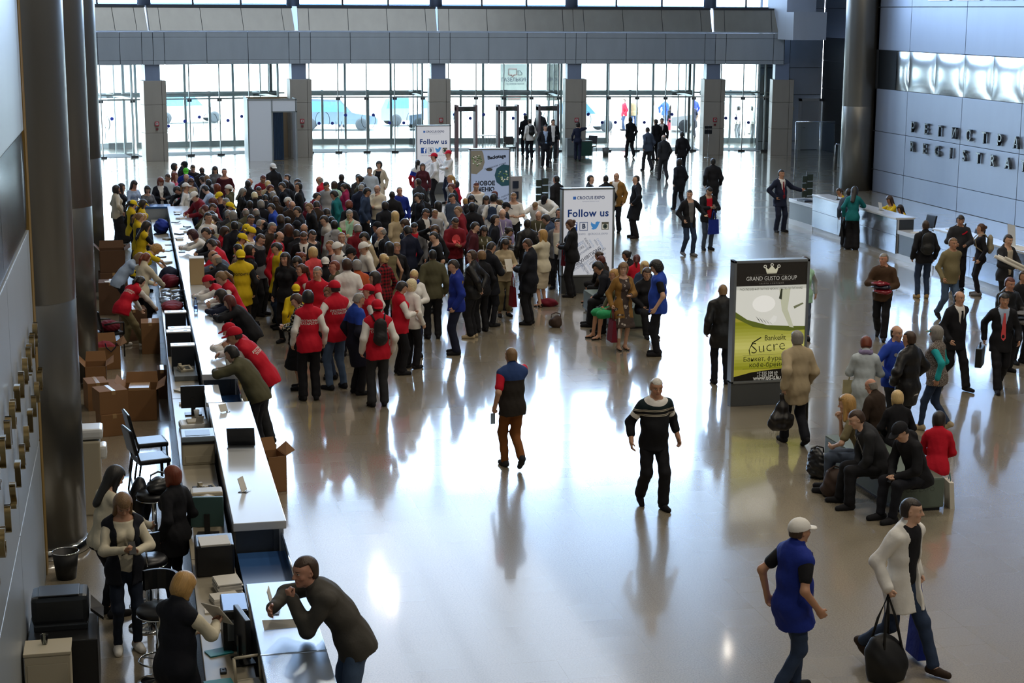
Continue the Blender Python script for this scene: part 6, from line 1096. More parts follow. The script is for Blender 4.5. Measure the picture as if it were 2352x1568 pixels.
# ---------------------------------------------------------------- everyone in the hall: x,y,yaw|height|pose|build|skin|hair|clothes|legs|shoes|cap|extras|mesh size|group|label
CROWD = '''
-0.46,47.22,-75|1.68|pock|f0.25|b|bob=dark|jacket=stone|longskirt=black|heel=black|||0.0185|c|dark hair, pale beige jacket, long black skirt, standing behind the counter
-0.32,47.92,-100|1.66|stand|f|a|long=dark|sweater=black|trousers=black|shoe=black|||0.0185|c|long dark hair, half hidden behind the woman in the pale beige jacket
0.01,48.66,215|1.68|front|f|e|long=dark|blouse=lblue|jeans=denim|sneaker=black|||0.0185|c|long dark hair and pale blue top, looking down beside the entrance column
0.39,48.20,192|1.56|chin|f|a|bob=dark|sweater=grey|jeans=black|sneaker=black|||0.0185|c|dark bob and grey sweater, hand at the mouth, at the counter's far end
0.77,49.22,190|1.7|front|f0.25|c|bob=red|shirt=white+suit=dnavy|trousers=black|shoe=black||LAN|0.0185|c|red hair and dark blazer, writing at the end of the counter
-0.06,43.58,-70|1.674|lookdn|f|c|ponytail=dark|sweater=black+vest=vyellow|jeans=dnavy|shoe=black|cap=yellow||0.0185|c|yellow cap and dark ponytail, yellow vest over black sleeves, behind the counter
0.19,43.78,-79|1.66|lookdn|f|b|long=dark|sweater=black+vest=vyellow|jeans=dnavy|sneaker=black|cap=yellow||0.0185|c|yellow cap over long dark hair and yellow vest, behind the counter
0.08,40.92,-75|1.66|lookdn|f|a|ponytail=sandy|sweater=navy+vest=vyellow|jeans=dnavy|shoe=black|||0.0185|c|light brown ponytail and yellow vest over navy sleeves, behind the counter
0.18,41.54,-53|1.571|lookdn|f|c|ponytail=blond|tee=vyellow|jeans=dnavy|shoe=black|||0.0185|c|blond hair tied back and yellow tee, bent over papers behind the counter
0.16,39.34,-70|1.68|reachdn|f|a|longer=dark|tee=dnavy+vest=vyellow|jeans=dnavy|shoe=black|||0.0185|c|long dark hair and yellow vest with bare arms, reaching onto the counter
0.19,36.62,-72|1.689|bend|f|c|curly=blond|tee=yellow|jeans=dnavy|shoe=black|||0.0155|c|curly blond hair and bright yellow tee, bending over the counter
-0.18,35.53,-80|1.66|bend|f0.25|a|bob=sandy|shirt=lblue|jeans=dnavy|shoe=black|||0.0155|c|pale blue shirt, bent far down behind the woman in the cream blazer
0.12,34.12,-45|1.68|reachdn|f|a|ponytail=red|jacket=cream|jeans=dnavy|shoe=black|||0.0155|c|auburn ponytail and cream blazer, back turned, sorting bags behind the counter
-0.11,32.76,-50|1.647|bendlow|f|c|ponytail=black|sweater=white+vest=red|trousers=khaki|sneaker=white||RT|0.0155||black ponytail, red vest with white sleeves and khaki trousers, stooping between cardboard boxes
1.29,54.02,-90|1.66|stand|f|e|bob=dark|tee=khaki|jeans=denim|sneaker=black|||0.0185|c|dark bob and olive tee, at the far edge of the crowd
1.62,53.56,20|1.76|stand|m|b|short=black|jacket=dnavy|jeans=black|sneaker=black|cap=black||0.0185|c|black cap, at the far edge of the crowd
1.56,54.25,-69|1.726|lookdn|m|b|balding=grey|jacket=navy|trousers=black|shoe=black|||0.0185|c|bald head and navy jacket, in front of the man in the black cap
1.60,52.38,181|1.668|lookdn|m|e|short=dark|jacket=royal|jeans=black|sneaker=black|cap=lime||0.0185|c|bright green cap and blue jacket
1.82,52.72,190|1.74|lookdn|m|a|short=brown|jacket=black|jeans=black|shoe=black|||0.0185|c|brown hair, head bowed, beside the bright green cap
2.07,51.67,10|1.76|lookdn|m|a|balding=dark|jacket=black|trousers=black|shoe=black|||0.0185|c|thinning hair and black jacket, back turned, at the crowd's far edge
2.52,52.95,175|1.66|lookdn|f|c|long=dark|hoodie=grey|jeans=denim|sneaker=black|||0.0185|c|long hair and grey hooded top, facing the hall at the crowd's far edge
2.70,51.02,170|1.76|stand|m|e|buzz=black|tee=maroon|jeans=black|sneaker=black|||0.0185|c|cropped black hair and maroon tee, at the far edge of the crowd
0.99,50.07,202|1.723|lookdn|m|b|short=brown|shirt=paleblue|trousers=black|shoe=black|||0.0185|c|brown hair and pale shirt, looking down beside the red-haired woman in the blazer
1.22,50.95,-112|1.661|stand|f|c|long=red|blouse=pink|jeans=denim|sneaker=black|||0.0185|c|red hair, behind the young man in the pale shirt
1.60,50.57,162|1.741|lean|m0.25|a|balding=grey|jacket=navy|trousers=black|shoe=black|||0.0185|c|balding head and navy tracksuit with pale piping, bent forward
1.43,47.60,-101|1.683|stand|f|b|ponytail=sandy|sweater=white|jeans=denim|sneaker=black|cap=white||0.0185|c|white cap and white top, turned to the doors of the hall side
1.62,49.00,197|1.686|lookdn|f|a|longer=chestnut|tee=beige|jeans=denim|sneaker=black||SG|0.0185|c|long brown hair with sunglasses pushed up
2.03,49.47,58|1.682|lookdn|m|c|full=dark|shirt=lblue|jeans=denim|sneaker=black|||0.0185|c|thick dark hair and light blue shirt, back turned
2.09,48.84,21|1.769|stand|m|a|short=sandy|sweater=lgrey|jeans=denim|shoe=black|||0.0185|c|sandy hair and pale grey top, back turned
2.10,48.22,4|1.711|stand|m|c|short=black|jacket=black|jeans=black|sneaker=black|||0.0185|c|black hair, seen between the sandy haired man and the grey hooded top
2.11,47.56,63|1.665|lean|f0.25|c|full=black|blouse=lblue|trousers=black|shoe=black|||0.0185|c|short black hair and light blue blouse, leaning to the counter
2.28,47.02,59|1.694|stand|f|c|long=red|tee=white|jeans=denim|shoe=black|||0.0185|c|straight red hair and white tee with green trim
2.56,46.29,90|1.74|stand|m|a|short=brown|hoodie=olive|jeans=denim|sneaker=black|capback=white||0.0185|c|white cap worn backwards and olive hooded top
1.49,48.40,107|1.761|bend|m|e|full=dark|jacket=black|trousers=black|shoe=black|||0.0185|c|dark hair and black jacket, bent over the counter end
1.69,49.69,77|1.503|bend|f|b|full=maroon|jacket=dnavy|trousers=black|shoe=black|||0.0185|c|short maroon hair, bent over the counter end
1.70,44.37,112|1.857|lean|m|c|short=dark|jacket=dred|jeans=black|shoe=black|cap=white||0.0185|c|white cap and dark red top, bent to the counter
1.93,46.56,93|1.52|bend|m|b|short=brown|jacket=charcoal|jeans=black|sneaker=black|||0.0185|c|boyish brown hair, face down over the flyers on the counter
1.88,42.74,52|1.654|lean|m|c|full=auburn|jacket=olive|trousers=black|shoe=black|||0.0185|c|auburn hair, bent forward next to the white cap
2.24,44.40,120|1.76|lookdn|m|a|short=dark|tee=navy|jeans=black|sneaker=black|cap=yellow||0.0185|c|yellow cap and navy tee, near the crowd's far end
2.35,43.11,60|1.74|lookdn|m|e|buzz=grey|jacket=dbrown|jeans=black|sneaker=black|||0.0185|c|cropped grey hair, in front of the yellow cap
2.06,43.99,100|1.64|lookdn|f|b|curly=auburn|blouse=dred|jeans=black|sneaker=black|||0.0185|c|curly auburn hair, looking down in the crowd
1.87,41.95,-130|1.74|lookdn|m|e|short=brown|jacket=white|jeans=black|sneaker=black|||0.0185|c|brown hair and white track jacket, looking down
2.29,42.14,-100|1.74|lookdn|m|b|short=dark|jacket=dnavy|jeans=black|sneaker=black|cap=yellow||0.0185|c|yellow cap with navy jacket, turned to the hall
2.21,40.40,14|1.742|lookdn|m|a|short=grey|jacket=charcoal|jeans=black|shoe=black|||0.0185|c|grey hair and charcoal jacket, back of the head showing
2.26,39.52,35|1.809|stand|m0.25|c|full=grey|jacket=olive|jeans=black|shoe=black|||0.0185|c|thick grey hair and olive jacket, back turned
2.00,43.50,75|1.679|bend|f|e|bob=sandy|jacket=dbrown|jeans=black|sneaker=black|||0.0185|c|sandy bob, bent over the counter
1.66,39.10,213|1.841|stand|m|a|short=black|shirt=white+tie=navy|trousers=navy|shoe=black|||0.0185|c|black hair, white uniform shirt with dark tie and shoulder boards, facing the hall
1.88,40.05,95|1.679|front|m|c|full=dark|jacket=black|jeans=black|shoe=black|||0.0185|c|dark hair, holding a camera up
1.83,40.71,12|1.682|stand|m|c|short=black|jacket=black|jeans=black|sneaker=black|||0.0185|c|black hair and black jacket, back turned, between two grey heads
1.66,39.56,-93|1.633|lookdn|f|e|bob=light|jacket=olive|jeans=black|sneaker=black|||0.0185|c|pale blond bob, face turned down
1.72,38.38,85|1.728|leancnt|m0.25|b|balding=brown|jacket=khaki|trousers=black|shoe=black||STB|0.0185|c|balding head and khaki jacket with a strap, sprawled over the counter
1.69,37.10,98|1.83|lean|m|a|short=dark|jacket=dnavy|jeans=black|shoe=black|||0.0155|c|dark brown head between the maroon curls and the khaki jacket
1.30,37.74,91|1.754|leancnt|f|c|curly=maroon|blouse=white|trousers=black|shoe=black|||0.0155|c|maroon curls and white blouse, leaning on the counter
1.92,37.83,-97|1.669|lookdn|f|e|bob=brown|jacket=red|jeans=black|sneaker=black|||0.0155|c|brown bob and red jacket, in profile
2.17,37.43,12|1.834|stand|m0.25|a|buzz=black|jacket=dnavy|trousers=black|shoe=black|||0.0155|c|cropped black hair and broad navy jacket, back turned
2.89,46.39,-96|1.638|lookdn|f|a|long=grey|jacket=black|jeans=black|sneaker=black|||0.0185|c|long grey-brown hair and black jacket, in profile
2.45,36.95,-111|1.769|lookdn|m|a|short=dark|sweater=white|jeans=black|shoe=black|capback=yellow||0.0155|c|yellow cap above a red and white collar
2.19,35.97,-99|1.757|lookdn|m|e|short=dark|shirt=white+vest=vyellow|jeans=black|sneaker=black|cap=yellow||0.0155|c|yellow cap and white shirt under a yellow vest, in profile
2.50,38.00,42|1.694|lookdn|m|a|short=dark|jacket=royal|jeans=black|shoe=black|cap=yellow||0.0185|c|yellow cap half hidden behind a bald man
2.63,39.35,-150|1.76|lookdn|m0.25|b|buzz=dark|jacket=royal|jeans=black|sneaker=black|||0.0185|c|shaved head and royal blue jacket
2.01,32.93,5|1.82|stand|m|c|short=brown|sweater=black+longvest=vyellow|trousers=dbrown|shoe=black|capback=yellow|VOL|0.0155|c|yellow cap, long yellow volunteer vest with lettering on its back and brown trousers
2.56,35.65,-124|1.781|lookdn|m|c|short=brown|shirt=grey+sweater=dnavy|trousers=black|shoe=black|||0.0155|c|brown hair, grey collar over a dark navy pullover
2.12,35.32,46|1.601|chin|f|a|full=black|blouse=speckle|trousers=black|shoe=black|||0.0155|c|short black hair and speckled blouse, hand raised to the mouth
2.29,34.59,-90|1.68|stand|f|e|bob=dark|jacket=black|trousers=black|shoe=black||SCR|0.0155|c|dark hair, dark red scarf and black coat, in profile
1.70,34.90,65|1.854|lean|m|c|short=dark|jacket=red|jeans=black|sneaker=black|||0.0155|c|dark hair and red and yellow top, leaning to the counter
1.84,36.54,80|1.516|lean|f|c|bob=red|jacket=dbrown|jeans=black|shoe=black|||0.0155|c|copper hair, head beside the khaki jacket
1.68,35.73,72|1.648|stand|m|a|short=auburn|jacket=dnavy|jeans=black|sneaker=black|||0.0155|c|reddish brown hair, behind the red and yellow top
1.58,34.20,70|1.784|leancnt|m|b|balding=dark|jacket=slate|trousers=black|shoe=black|||0.0155|c|thinning dark hair and slate jacket, leaning on the counter behind a cream box
1.53,33.56,65|1.74|chinlean|m|c|balding=grey|jacket=dnavy|trousers=black|shoe=black|||0.0155|c|balding grey head and dark navy suit, chin in hand, beside the cream box
3.17,47.79,0|1.7|stand|m|a|short=black|jacket=black|jeans=black|shoe=black|||0.0185|c|black hair, just behind a balding man at the crowd edge
3.23,48.65,-103|1.688|lookdn|m|e|balding=grey|jacket=charcoal|jeans=black|sneaker=black|||0.0185|c|balding grey head and charcoal jacket, at the crowd edge
3.69,49.05,190|1.74|lookdn|m|b|short=auburn|jacket=dred|jeans=black|sneaker=black|||0.0185|c|reddish hair and wine jacket, head bowed, below the white backward cap
4.19,51.46,30|1.84|stand|m|b|short=black|jacket=black|jeans=black|sneaker=black|capback=white||0.0185|c|white cap worn backwards and black jacket, tallest at the crowd's far edge
3.76,48.05,0|1.66|lookdn|f|c|full=light|jacket=beige|jeans=black|shoe=black|||0.0185|c|pale blond swept-up hair, back of the head
3.34,46.01,180|1.72|lookdn|m|e|short=dark|jacket=black|jeans=black|sneaker=black|||0.0185|c|dark hair, face bowed, beside the pale blond swept-up hair
3.17,45.04,10|1.66|lookdn|f|c|full=platinum|jacket=black|jeans=black|sneaker=black|||0.0185|c|short platinum hair
3.66,46.61,-100|1.7|lookdn|m|a|short=auburn|jacket=black|jeans=black|sneaker=black|||0.0185|c|auburn crop, behind the young man in the navy hoodie
4.07,46.42,85|1.78|lookdn|m|c|short=dark|hoodie=dnavy|jeans=black|shoe=black|||0.0185|c|dark hair and navy hoodie, in profile to the counter
4.22,47.65,20|1.7|stand|f|a|longer=dark|jacket=dnavy|jeans=black|shoe=black|||0.0185|c|very long dark hair, back turned
4.44,49.44,130|1.7|stand|f|c|bun=dark|jacket=black|trousers=black|shoe=black|||0.0185|c|dark hair in a high bun and black jacket
3.39,44.24,6|1.684|lookdn|m|c|buzz=black|jacket=dnavy|jeans=black|shoe=black|||0.0185|c|cropped black hair, back of the head, below the platinum hair
3.67,45.33,-1|1.634|lookdn|f|c|full=grey|jacket=dbrown|jeans=black|sneaker=black|||0.0185|c|pale grey crop and brown jacket
3.62,43.75,0|1.68|lookdn|f|c|full=brown|jacket=dbrown|jeans=black|sneaker=black|||0.0185|c|brown crop and dark brown jacket
4.62,48.14,100|1.68|stand|f|c|full=dark|coat=black|trousers=black|shoe=black||COL|0.0185|c|dark hair, black coat with a white collar
4.44,45.99,85|1.8|stand|m|a|short=black|shirt=white+suit=black|trousers=black|shoe=black|||0.0185|c|black hair, black suit and white collar, in profile to the counter
3.90,42.97,120|1.74|lookdn|m0.25|e|full=white|jacket=charcoal|jeans=black|sneaker=black|||0.0185|c|thick white hair and charcoal jacket
2.86,42.49,0|1.72|stand|m|b|short=dark|jacket=charcoal|jeans=black|sneaker=black|||0.0185|c|dark hair, back of the head, behind the bald crown
2.90,40.68,20|1.74|lookdn|m|a|balding=grey|jacket=black|jeans=black|sneaker=black|||0.0185|c|shiny bald crown with grey sides
3.22,43.38,21|1.622|lookdn|f|e|bob=grey|jacket=dnavy|jeans=black|sneaker=black|||0.0185|c|grey bob and navy jacket
3.40,41.99,90|1.7|lookdn|m|c|short=dark|jacket=cobalt|jeans=black|sneaker=black|||0.0185|c|dark hair and blue, yellow and white jacket
2.67,40.93,20|1.719|lookdn|m|e|balding=grey|jacket=olive|jeans=black|sneaker=black|||0.0185|c|bald crown and olive jacket
3.89,42.39,-160|1.72|lookdn|m|a|balding=grey|jacket=dbrown|jeans=black|sneaker=black|||0.0185|c|balding head and brown jacket, below the black suit
3.93,40.71,90|1.76|lookdn|m|c|short=dark|jacket=dnavy|jeans=black|shoe=black|||0.0185|c|short dark hair, in profile to the counter, in front of the black suit
4.29,41.47,95|1.76|lookdn|m|c|short=sandy|jacket=black|jeans=black|shoe=black|||0.0185|c|sandy hair and black jacket, in profile
4.51,42.13,10|1.72|lookdn|m|e|short=dark|jacket=dbrown|jeans=black|sneaker=black|||0.0185|c|dark hair and brown jacket, back turned
4.57,40.34,20|1.74|lookdn|m|a|short=dark|jacket=dnavy|jeans=black|shoe=black|||0.0185|c|dark hair and navy jacket, behind the lime hood
3.38,39.50,10|1.7|lookdn|f|c|bob=brown|jacket=dnavy|jeans=black|shoe=black|||0.0185|c|brown bob and navy jacket, back turned
3.49,39.05,20|1.7|stand|m|c|short=dark|jacket=black|jeans=black|shoe=black|||0.0185|c|dark hair, back of the head next to the brown bob
5.26,47.91,70|1.78|lookdn|m0.25|a|balding=grey|jacket=red|trousers=black|shoe=black|||0.0185|c|bald head, red and grey track jacket, at the crowd edge
5.28,46.60,150|1.76|lookdn|m|a|short=black|jacket=lgrey|jeans=black|sneaker=black|||0.0185|c|black hair and pale grey jacket, face bowed
5.59,47.49,10|1.66|stand|f|b|bob=brown|jacket=mint|jeans=denim|sneaker=black|||0.0185|c|brown bob and mint collar
5.86,48.00,10|1.82|stand|m|a|buzz=dark|jacket=dnavy|jeans=black|shoe=black|||0.0185|c|cropped hair and navy jacket, back turned, at the crowd edge
5.84,46.96,80|1.66|lookdn|f|a|ponytail=dark|jacket=fuchsia|jeans=black|sneaker=black|||0.0185|c|dark ponytail and fuchsia jacket
6.43,48.33,76|1.738|stand|f|a|bun=dark|jacket=olive|jeans=black|shoe=black|||0.0185|c|dark hair in a bun and olive jacket, in profile to the counter
6.46,48.89,23|1.727|stand|m|a|short=dark|jacket=charcoal|jeans=black|sneaker=black|||0.0185|c|dark hair, half hidden behind the dark bun
4.64,43.81,-80|1.76|lookdn|m|c|short=dark|jacket=dred|jeans=black|shoe=black|||0.0185|c|dark hair with a maroon backpack
5.24,44.19,70|1.76|lookdn|m|a|full=black|jacket=teal|jeans=black|shoe=black|||0.0185|c|black hair and teal jacket
6.05,45.32,-27|1.797|lookdn|m|a|short=grey|jacket=navy|trousers=black|shoe=black|||0.0185|c|grey hair and navy jacket, back turned
6.98,50.21,175|1.8|stand|m|c|short=dark|hoodie=skyjacket|jeans=denim|sneaker=black|||0.0185|c|dark hair and pale grey hoodie, facing the hall at the crowd edge
7.70,53.17,150|1.7|stand|f|c|curly=dark|tee=black+opencoat=stone|trousers=black|shoe=black|||0.0185|c|dark curls and open beige coat over black, at the crowd's far edge
6.09,44.73,-100|1.76|lookdn|m|b|full=black|jacket=denim|jeans=black|sneaker=black|||0.0185|c|black hair and dark blue striped jacket
6.53,45.44,150|1.76|chin|m0.25|a|balding=brown|jacket=cream|jeans=denim|sneaker=black|||0.0185|c|ruddy face and cream jacket, hand at the chin
6.69,43.87,0|1.74|stand|m0.25|b|buzz=black|jacket=black|jeans=black|sneaker=black|||0.0185|c|cropped black hair and black jacket, back turned, beside the cream jacket
7.03,44.77,180|1.76|stand|m|e|buzz=grey|jacket=royal|jeans=black|sneaker=black|||0.0185|c|bald head and royal blue jacket, facing the hall
6.27,46.64,10|1.7|stand|m|a|short=black|jacket=black|jeans=black|sneaker=black|||0.0185|c|black hair, just behind the grey-haired man in navy
5.40,42.72,0|1.64|lookdn|f0.25|a|curly=red|jacket=dnavy|jeans=black|shoe=black|||0.0185|c|ginger curls, back of the head
5.01,39.60,170|1.78|chin|m|c|short=grey|shirt=mint+openj=redgrey|trousers=black|shoe=black|||0.0185|c|grey hair, beige and wine jacket open over a mint shirt, facing the hall
6.15,39.86,30|1.68|stand|f|b|longer=light|jacket=beige|jeans=black|sneaker=black|||0.0185|c|long pale blond hair and beige jacket
4.41,37.57,10|1.78|stand|m|c|short=black|hoodie=lgrey|jeans=black|shoe=black||STB|0.0155|c|black hair and pale hoodie with a dark strap, back turned
4.35,38.63,90|1.78|lookdn|m|c|short=dark|jacket=redgrey|jeans=black|shoe=black|||0.0185|c|dark hair, white and wine track jacket
4.53,39.15,10|1.677|stand|m|a|short=black|hoodie=lime|jeans=black|shoe=black|||0.0185|c|bright lime hood, back of the head among dark jackets
4.88,37.07,0|1.74|lookdn|m|b|full=grey|jacket=dred|jeans=black|sneaker=black|||0.0155|c|thick grey hair, back of the head, with a wine jacket
5.38,37.49,60|1.74|stand|m|b|short=black|jacket=navy|jeans=black|sneaker=black|cap=dnavy||0.0155|c|plain navy cap and navy jacket beside the bowed bald head
5.29,35.94,82|1.835|face|m|c|balding=grey|shirt=white+suit=dnavy|trousers=black|shoe=black|||0.0155|c|balding head and dark navy suit, hand over the face
6.22,38.55,100|1.66|lookdn|f|b|bob=brown|jacket=navy|jeans=black|sneaker=black|||0.0185|c|brown bob, beside the long pale blond hair
5.95,36.59,30|1.74|lookdn|m|a|full=black|jacket=navy|jeans=black|sneaker=black|||0.0155|c|black hair and navy track jacket with white sleeve stripes
2.79,38.71,-59|1.705|hairup|m|c|buzz=grey|jacket=dnavy|jeans=black|sneaker=black|||0.0185|c|cropped hair, hand raised to the brow
2.96,37.55,-122|1.79|lookdn|m0.25|e|buzz=grey|jacket=dbrown|jeans=black|sneaker=black|||0.0155|c|cropped grey hair and brown jacket, looking down
3.00,36.16,-120|1.76|lookdn|m0.25|a|balding=dark|jacket=red|jeans=black|shoe=black|||0.0155|c|high forehead and red jacket, looking down
3.31,36.87,18|1.803|stand|f|a|long=chestnut|jacket=black|jeans=black|shoe=black|||0.0155|c|straight chestnut hair, back turned
3.48,36.63,19|1.712|lookdn|m|e|short=dark|jacket=dnavy|jeans=black|sneaker=black|||0.0155|c|dark crop, next to the chestnut hair
3.69,37.20,169|1.79|lookdn|m|b|balding=dark|jacket=dnavy|jeans=black|sneaker=black|||0.0155|c|balding head and navy jacket, behind the glasses wearer in the black suit
3.61,38.02,20|1.74|stand|m|a|short=black|jacket=dnavy|jeans=black|shoe=black|cap=dnavy||0.0185|c|dark navy cap, behind the balding head
3.54,35.86,175|1.78|lookdn|m|e|short=brown|shirt=white+tie=black+suit=black|trousers=black|shoe=black||GL|0.0155|c|brown hair, black suit, white shirt and black tie, head bowed
3.75,36.34,-153|1.751|lookdn|m|c|short=dark|sweater=dnavy|jeans=black|shoe=black|||0.0155|c|dark hair and navy sweater, face bowed beside the black suit
4.33,35.64,176|1.764|stand|m|a|buzz=sandy|shirt=grey+openj=charcoal|jeans=black|sneaker=black|||0.0155|c|cropped sandy hair, grey shirt under a charcoal jacket, facing the hall
4.86,35.56,106|1.768|lookdn|m0.25|c|full=black|jacket=beige|jeans=black|shoe=black|||0.0155|c|black hair and broad beige jacket
4.03,34.69,90|1.74|lookdn|m|e|buzz=sandy|tee=black|jeans=black|sneaker=black|||0.0155|c|shaved head and black tee, behind a white cap
4.07,33.95,118|1.799|lookdn|m|a|short=sandy|jacket=white|jeans=royal|sneaker=black|capback=white||0.0155|c|white backward cap, white jacket with blue collar, beside the shaved head
4.61,33.82,95|1.8|lookdn|m|a|short=sandy|jacket=whiteblue|jeans=royal|shoe=black|capback=white||0.0155|c|white cap worn backwards, white jacket with blue lower sleeves
4.29,33.35,90|1.76|lookdn|m|a|short=black|jacket=black|jeans=black|sneaker=black|cap=black||0.0155|c|black cap, bent between two white caps
3.56,34.13,24|1.664|stand|f|b|bob=light|jacket=coral|jeans=denim|sneaker=black|||0.0155|c|pale blond bob and coral jacket, back turned
3.23,33.71,-100|1.64|lookdn|f|b|bun=red|tee=pink|jeans=denim|sneaker=black|||0.0155|c|copper hair in a knot and pink top
2.85,32.55,149|1.793|stand|f|a|longer=dark|jacket=black|jeans=black|shoe=black|||0.0155|c|long wavy dark hair, black top, beside the yellow vest
3.14,32.99,140|1.66|lookdn|f|c|long=dark|jacket=black|jeans=black|sneaker=black|||0.0155|c|long straight dark hair, black jacket, holding leaflets
3.11,31.91,95|1.66|stand|f|c|ponytail=chestnut|sweater=white+vest=red|jeans=black|sneaker=black|||0.0155|c|chestnut ponytail and red vest with white sleeves, in profile
2.85,34.06,95|1.8|lookdn|m|a|short=black|sweater=lgrey+longvest=vyellow|jeans=denim|shoe=black|||0.0155|c|black hair, long yellow vest over pale sleeves, in profile
2.86,34.84,-121|1.69|lookdn|m|c|short=dark|jacket=red|jeans=black|sneaker=black|||0.0155|c|dark hair and dark red jacket, behind the yellow vest
3.69,33.12,0|1.6|stand|m|e|short=dark|jacket=black|jeans=black|sneaker=black|capback=white||0.0155|c|white cap worn backwards, shorter than the others
3.70,31.53,95|1.76|stand|m|e|short=red|jacket=olive|jeans=black|sneaker=black|||0.0155|c|reddish hair, white earphone and dark olive jacket
3.87,31.06,13|1.856|stand|m|a|full=brown|jacket=white|trousers=dnavy|shoe=black|||0.0155|c|brown hair and plain white jacket, back turned
4.83,32.83,40|1.68|stand|f0.25|a|bun=light|shirt=plaid|trousers=black|shoe=black|||0.0155|c|pale blond bun and red checked shirt
5.14,34.14,15|1.726|stand|f|a|longer=black|dress=khaki|-|heel=black|||0.0155|c|long black hair and taupe dress, back turned
5.35,34.53,175|1.66|stand|f|e|full=sandy|jacket=black|jeans=black|sneaker=black|||0.0155|c|light hair, face towards the hall beside the taupe dress
6.17,41.63,10|1.72|stand|m|a|full=dark|jacket=dnavy|jeans=black|sneaker=black|||0.0185|c|dark hair and navy jacket, between ginger curls and the signs
9.01,53.57,-30|1.7|stand|f|b|ponytail=black|jacket=tricolor|jeans=black|sneaker=black|||0.0185|c|black hair, white blue and red sports jacket, by the first follow-us sign
9.09,53.08,170|1.62|stand|f|e|bob=brown|jacket=maroon|jeans=black|sneaker=black|||0.0185|c|brown hair and maroon jacket, behind the sports jacket
9.76,54.66,80|1.82|pock|m0.25|a|short=black|sweater=white|trousers=black|shoe=black|cap=red||0.022|c|red cap, white sweater and hand in the pocket of black trousers
10.42,55.63,110|1.82|cross|m|a|short=sandy|sweater=white|trousers=navy|shoe=black|cap=red||0.022|c|red cap and white jacket with arms folded, before the first follow-us sign
7.88,46.72,40|1.78|stand|m|a|buzz=dark|jacket=charcoal|jeans=black|shoe=black|||0.0185|c|cropped hair and charcoal jacket, in front of the sports jacket
9.21,48.87,85|1.66|stand|f|e|ponytail=blond|sweater=lgrey|jeans=denim|sneaker=black|||0.0185|c|fair hair tied back, smiling to the counter
8.64,45.49,90|1.76|lookdn|m0.25|a|short=auburn|jacket=black|jeans=black|sneaker=black|||0.0185|c|reddish crop and black jacket, holding a blue cap
9.50,49.42,90|1.4|stand|f|b|bob=dark|jacket=red|jeans=denim|sneaker=black|||0.0185|c|child with a dark bob and red jacket
9.19,45.01,175|1.84|lookdn|m|c|buzz=auburn|tee=white|jeans=denim|shoe=black||STF|0.0185|c|cropped reddish hair and white tee with a black strap, below the menu sign
7.34,43.32,92|1.744|lookdn|m|c|full=black|jacket=dnavy|jeans=black|sneaker=black|||0.0185|c|thick black hair and navy jacket, in profile
7.47,43.79,0|1.68|stand|m|c|short=black|jacket=black|jeans=black|shoe=black|||0.0185|c|black hair, just past the thick black hair
8.08,42.47,130|1.82|lookdn|m|e|short=black|jacket=slate|jeans=black|sneaker=black|||0.0185|c|black hair and slate grey coat, looking down
7.55,41.76,40|1.68|stand|f|a|longer=black|sweater=white|jeans=black|shoe=black|||0.0185|c|long black hair and white top
8.70,44.02,15|1.5|stand|m|c|short=blond|jacket=maroon|jeans=black|sneaker=black|||0.0185|c|fair crop with a red collar, back turned
8.73,43.38,170|1.66|lookdn|f|c|bob=black|jacket=charcoal|jeans=black|sneaker=black|||0.0185|c|black bob, face partly hidden behind a black jacket
8.13,40.28,0|1.8|stand|m|a|full=black|jacket=black|jeans=black|sneaker=black|||0.0185|c|thick black hair and black jacket, back turned
9.06,43.04,170|1.68|lookdn|f|b|long=dark|hoodie=lgrey|jeans=denim|sneaker=black|||0.0185|c|dark bob falling over the face, pale grey hoodie, head bowed
9.50,44.02,10|1.68|stand|f|a|full=auburn|jacket=brown|jeans=black|sneaker=black|||0.0185|c|auburn hair, before the menu sign
9.06,42.11,-21|1.81|stand|m|c|full=black|tee=white|jeans=denim|shoe=black|||0.0185|c|black hair and white tee with a blue backpack
9.75,42.82,170|1.779|front|m|a|buzz=sandy|tee=white|jeans=black|sneaker=black|||0.0185|c|shaved head and white shirt, holding a camera with black straps
9.07,40.87,-90|1.74|lookdn|m|c|short=dark|jacket=dnavy|jeans=black|shoe=black|cap=dnavy||0.0185|c|dark navy cap with a long brim, in profile
8.66,39.27,180|1.78|lookdn|m0.25|c|balding=white|shirt=lilac|trousers=black|shoe=black||LAN|0.0185|c|balding white head and lilac shirt, looking down
11.90,46.69,30|1.8|stand|m|e|short=black|jacket=black|jeans=black|sneaker=black||STB|0.0185|c|black hair and black jacket with a shoulder strap, alone beside the second sign
11.14,44.75,150|1.72|bend|m|c|short=black|jacket=white|jeans=black|shoe=black|cap=black||0.0185|c|black cap and white jacket, bending over a table
10.51,43.42,160|1.7|bend|m|a|short=sandy|jacket=white|jeans=black|sneaker=black|||0.0185|c|fair crop and white jacket, bending over a table
8.21,38.05,-100|1.76|stand|m|c|full=dark|jacket=dnavy|jeans=black|sneaker=black|||0.0185|c|dark hair and navy jacket, in profile next to the lilac shirt
7.70,39.59,81|1.824|lookdn|m0.25|c|buzz=sandy|jacket=dred|jeans=black|sneaker=black|||0.0185|c|shaved head and broad red jacket
6.84,39.74,-140|1.76|lookdn|m|e|short=dark|shirt=white+openj=black|jeans=black|sneaker=black||GL|0.0185|c|dark hair with glasses, black jacket
7.29,40.88,190|1.6|lookdn|m|e|short=sandy|jacket=lgrey|jeans=black|sneaker=black|||0.0185|c|fair hair and pale jacket, boyish face
7.18,37.61,185|1.8|front|m|b|short=dark|hoodie=dred|jeans=black|sneaker=black||PRT|0.0185|c|dark hair and dark red hoodie with a pale print, facing the hall
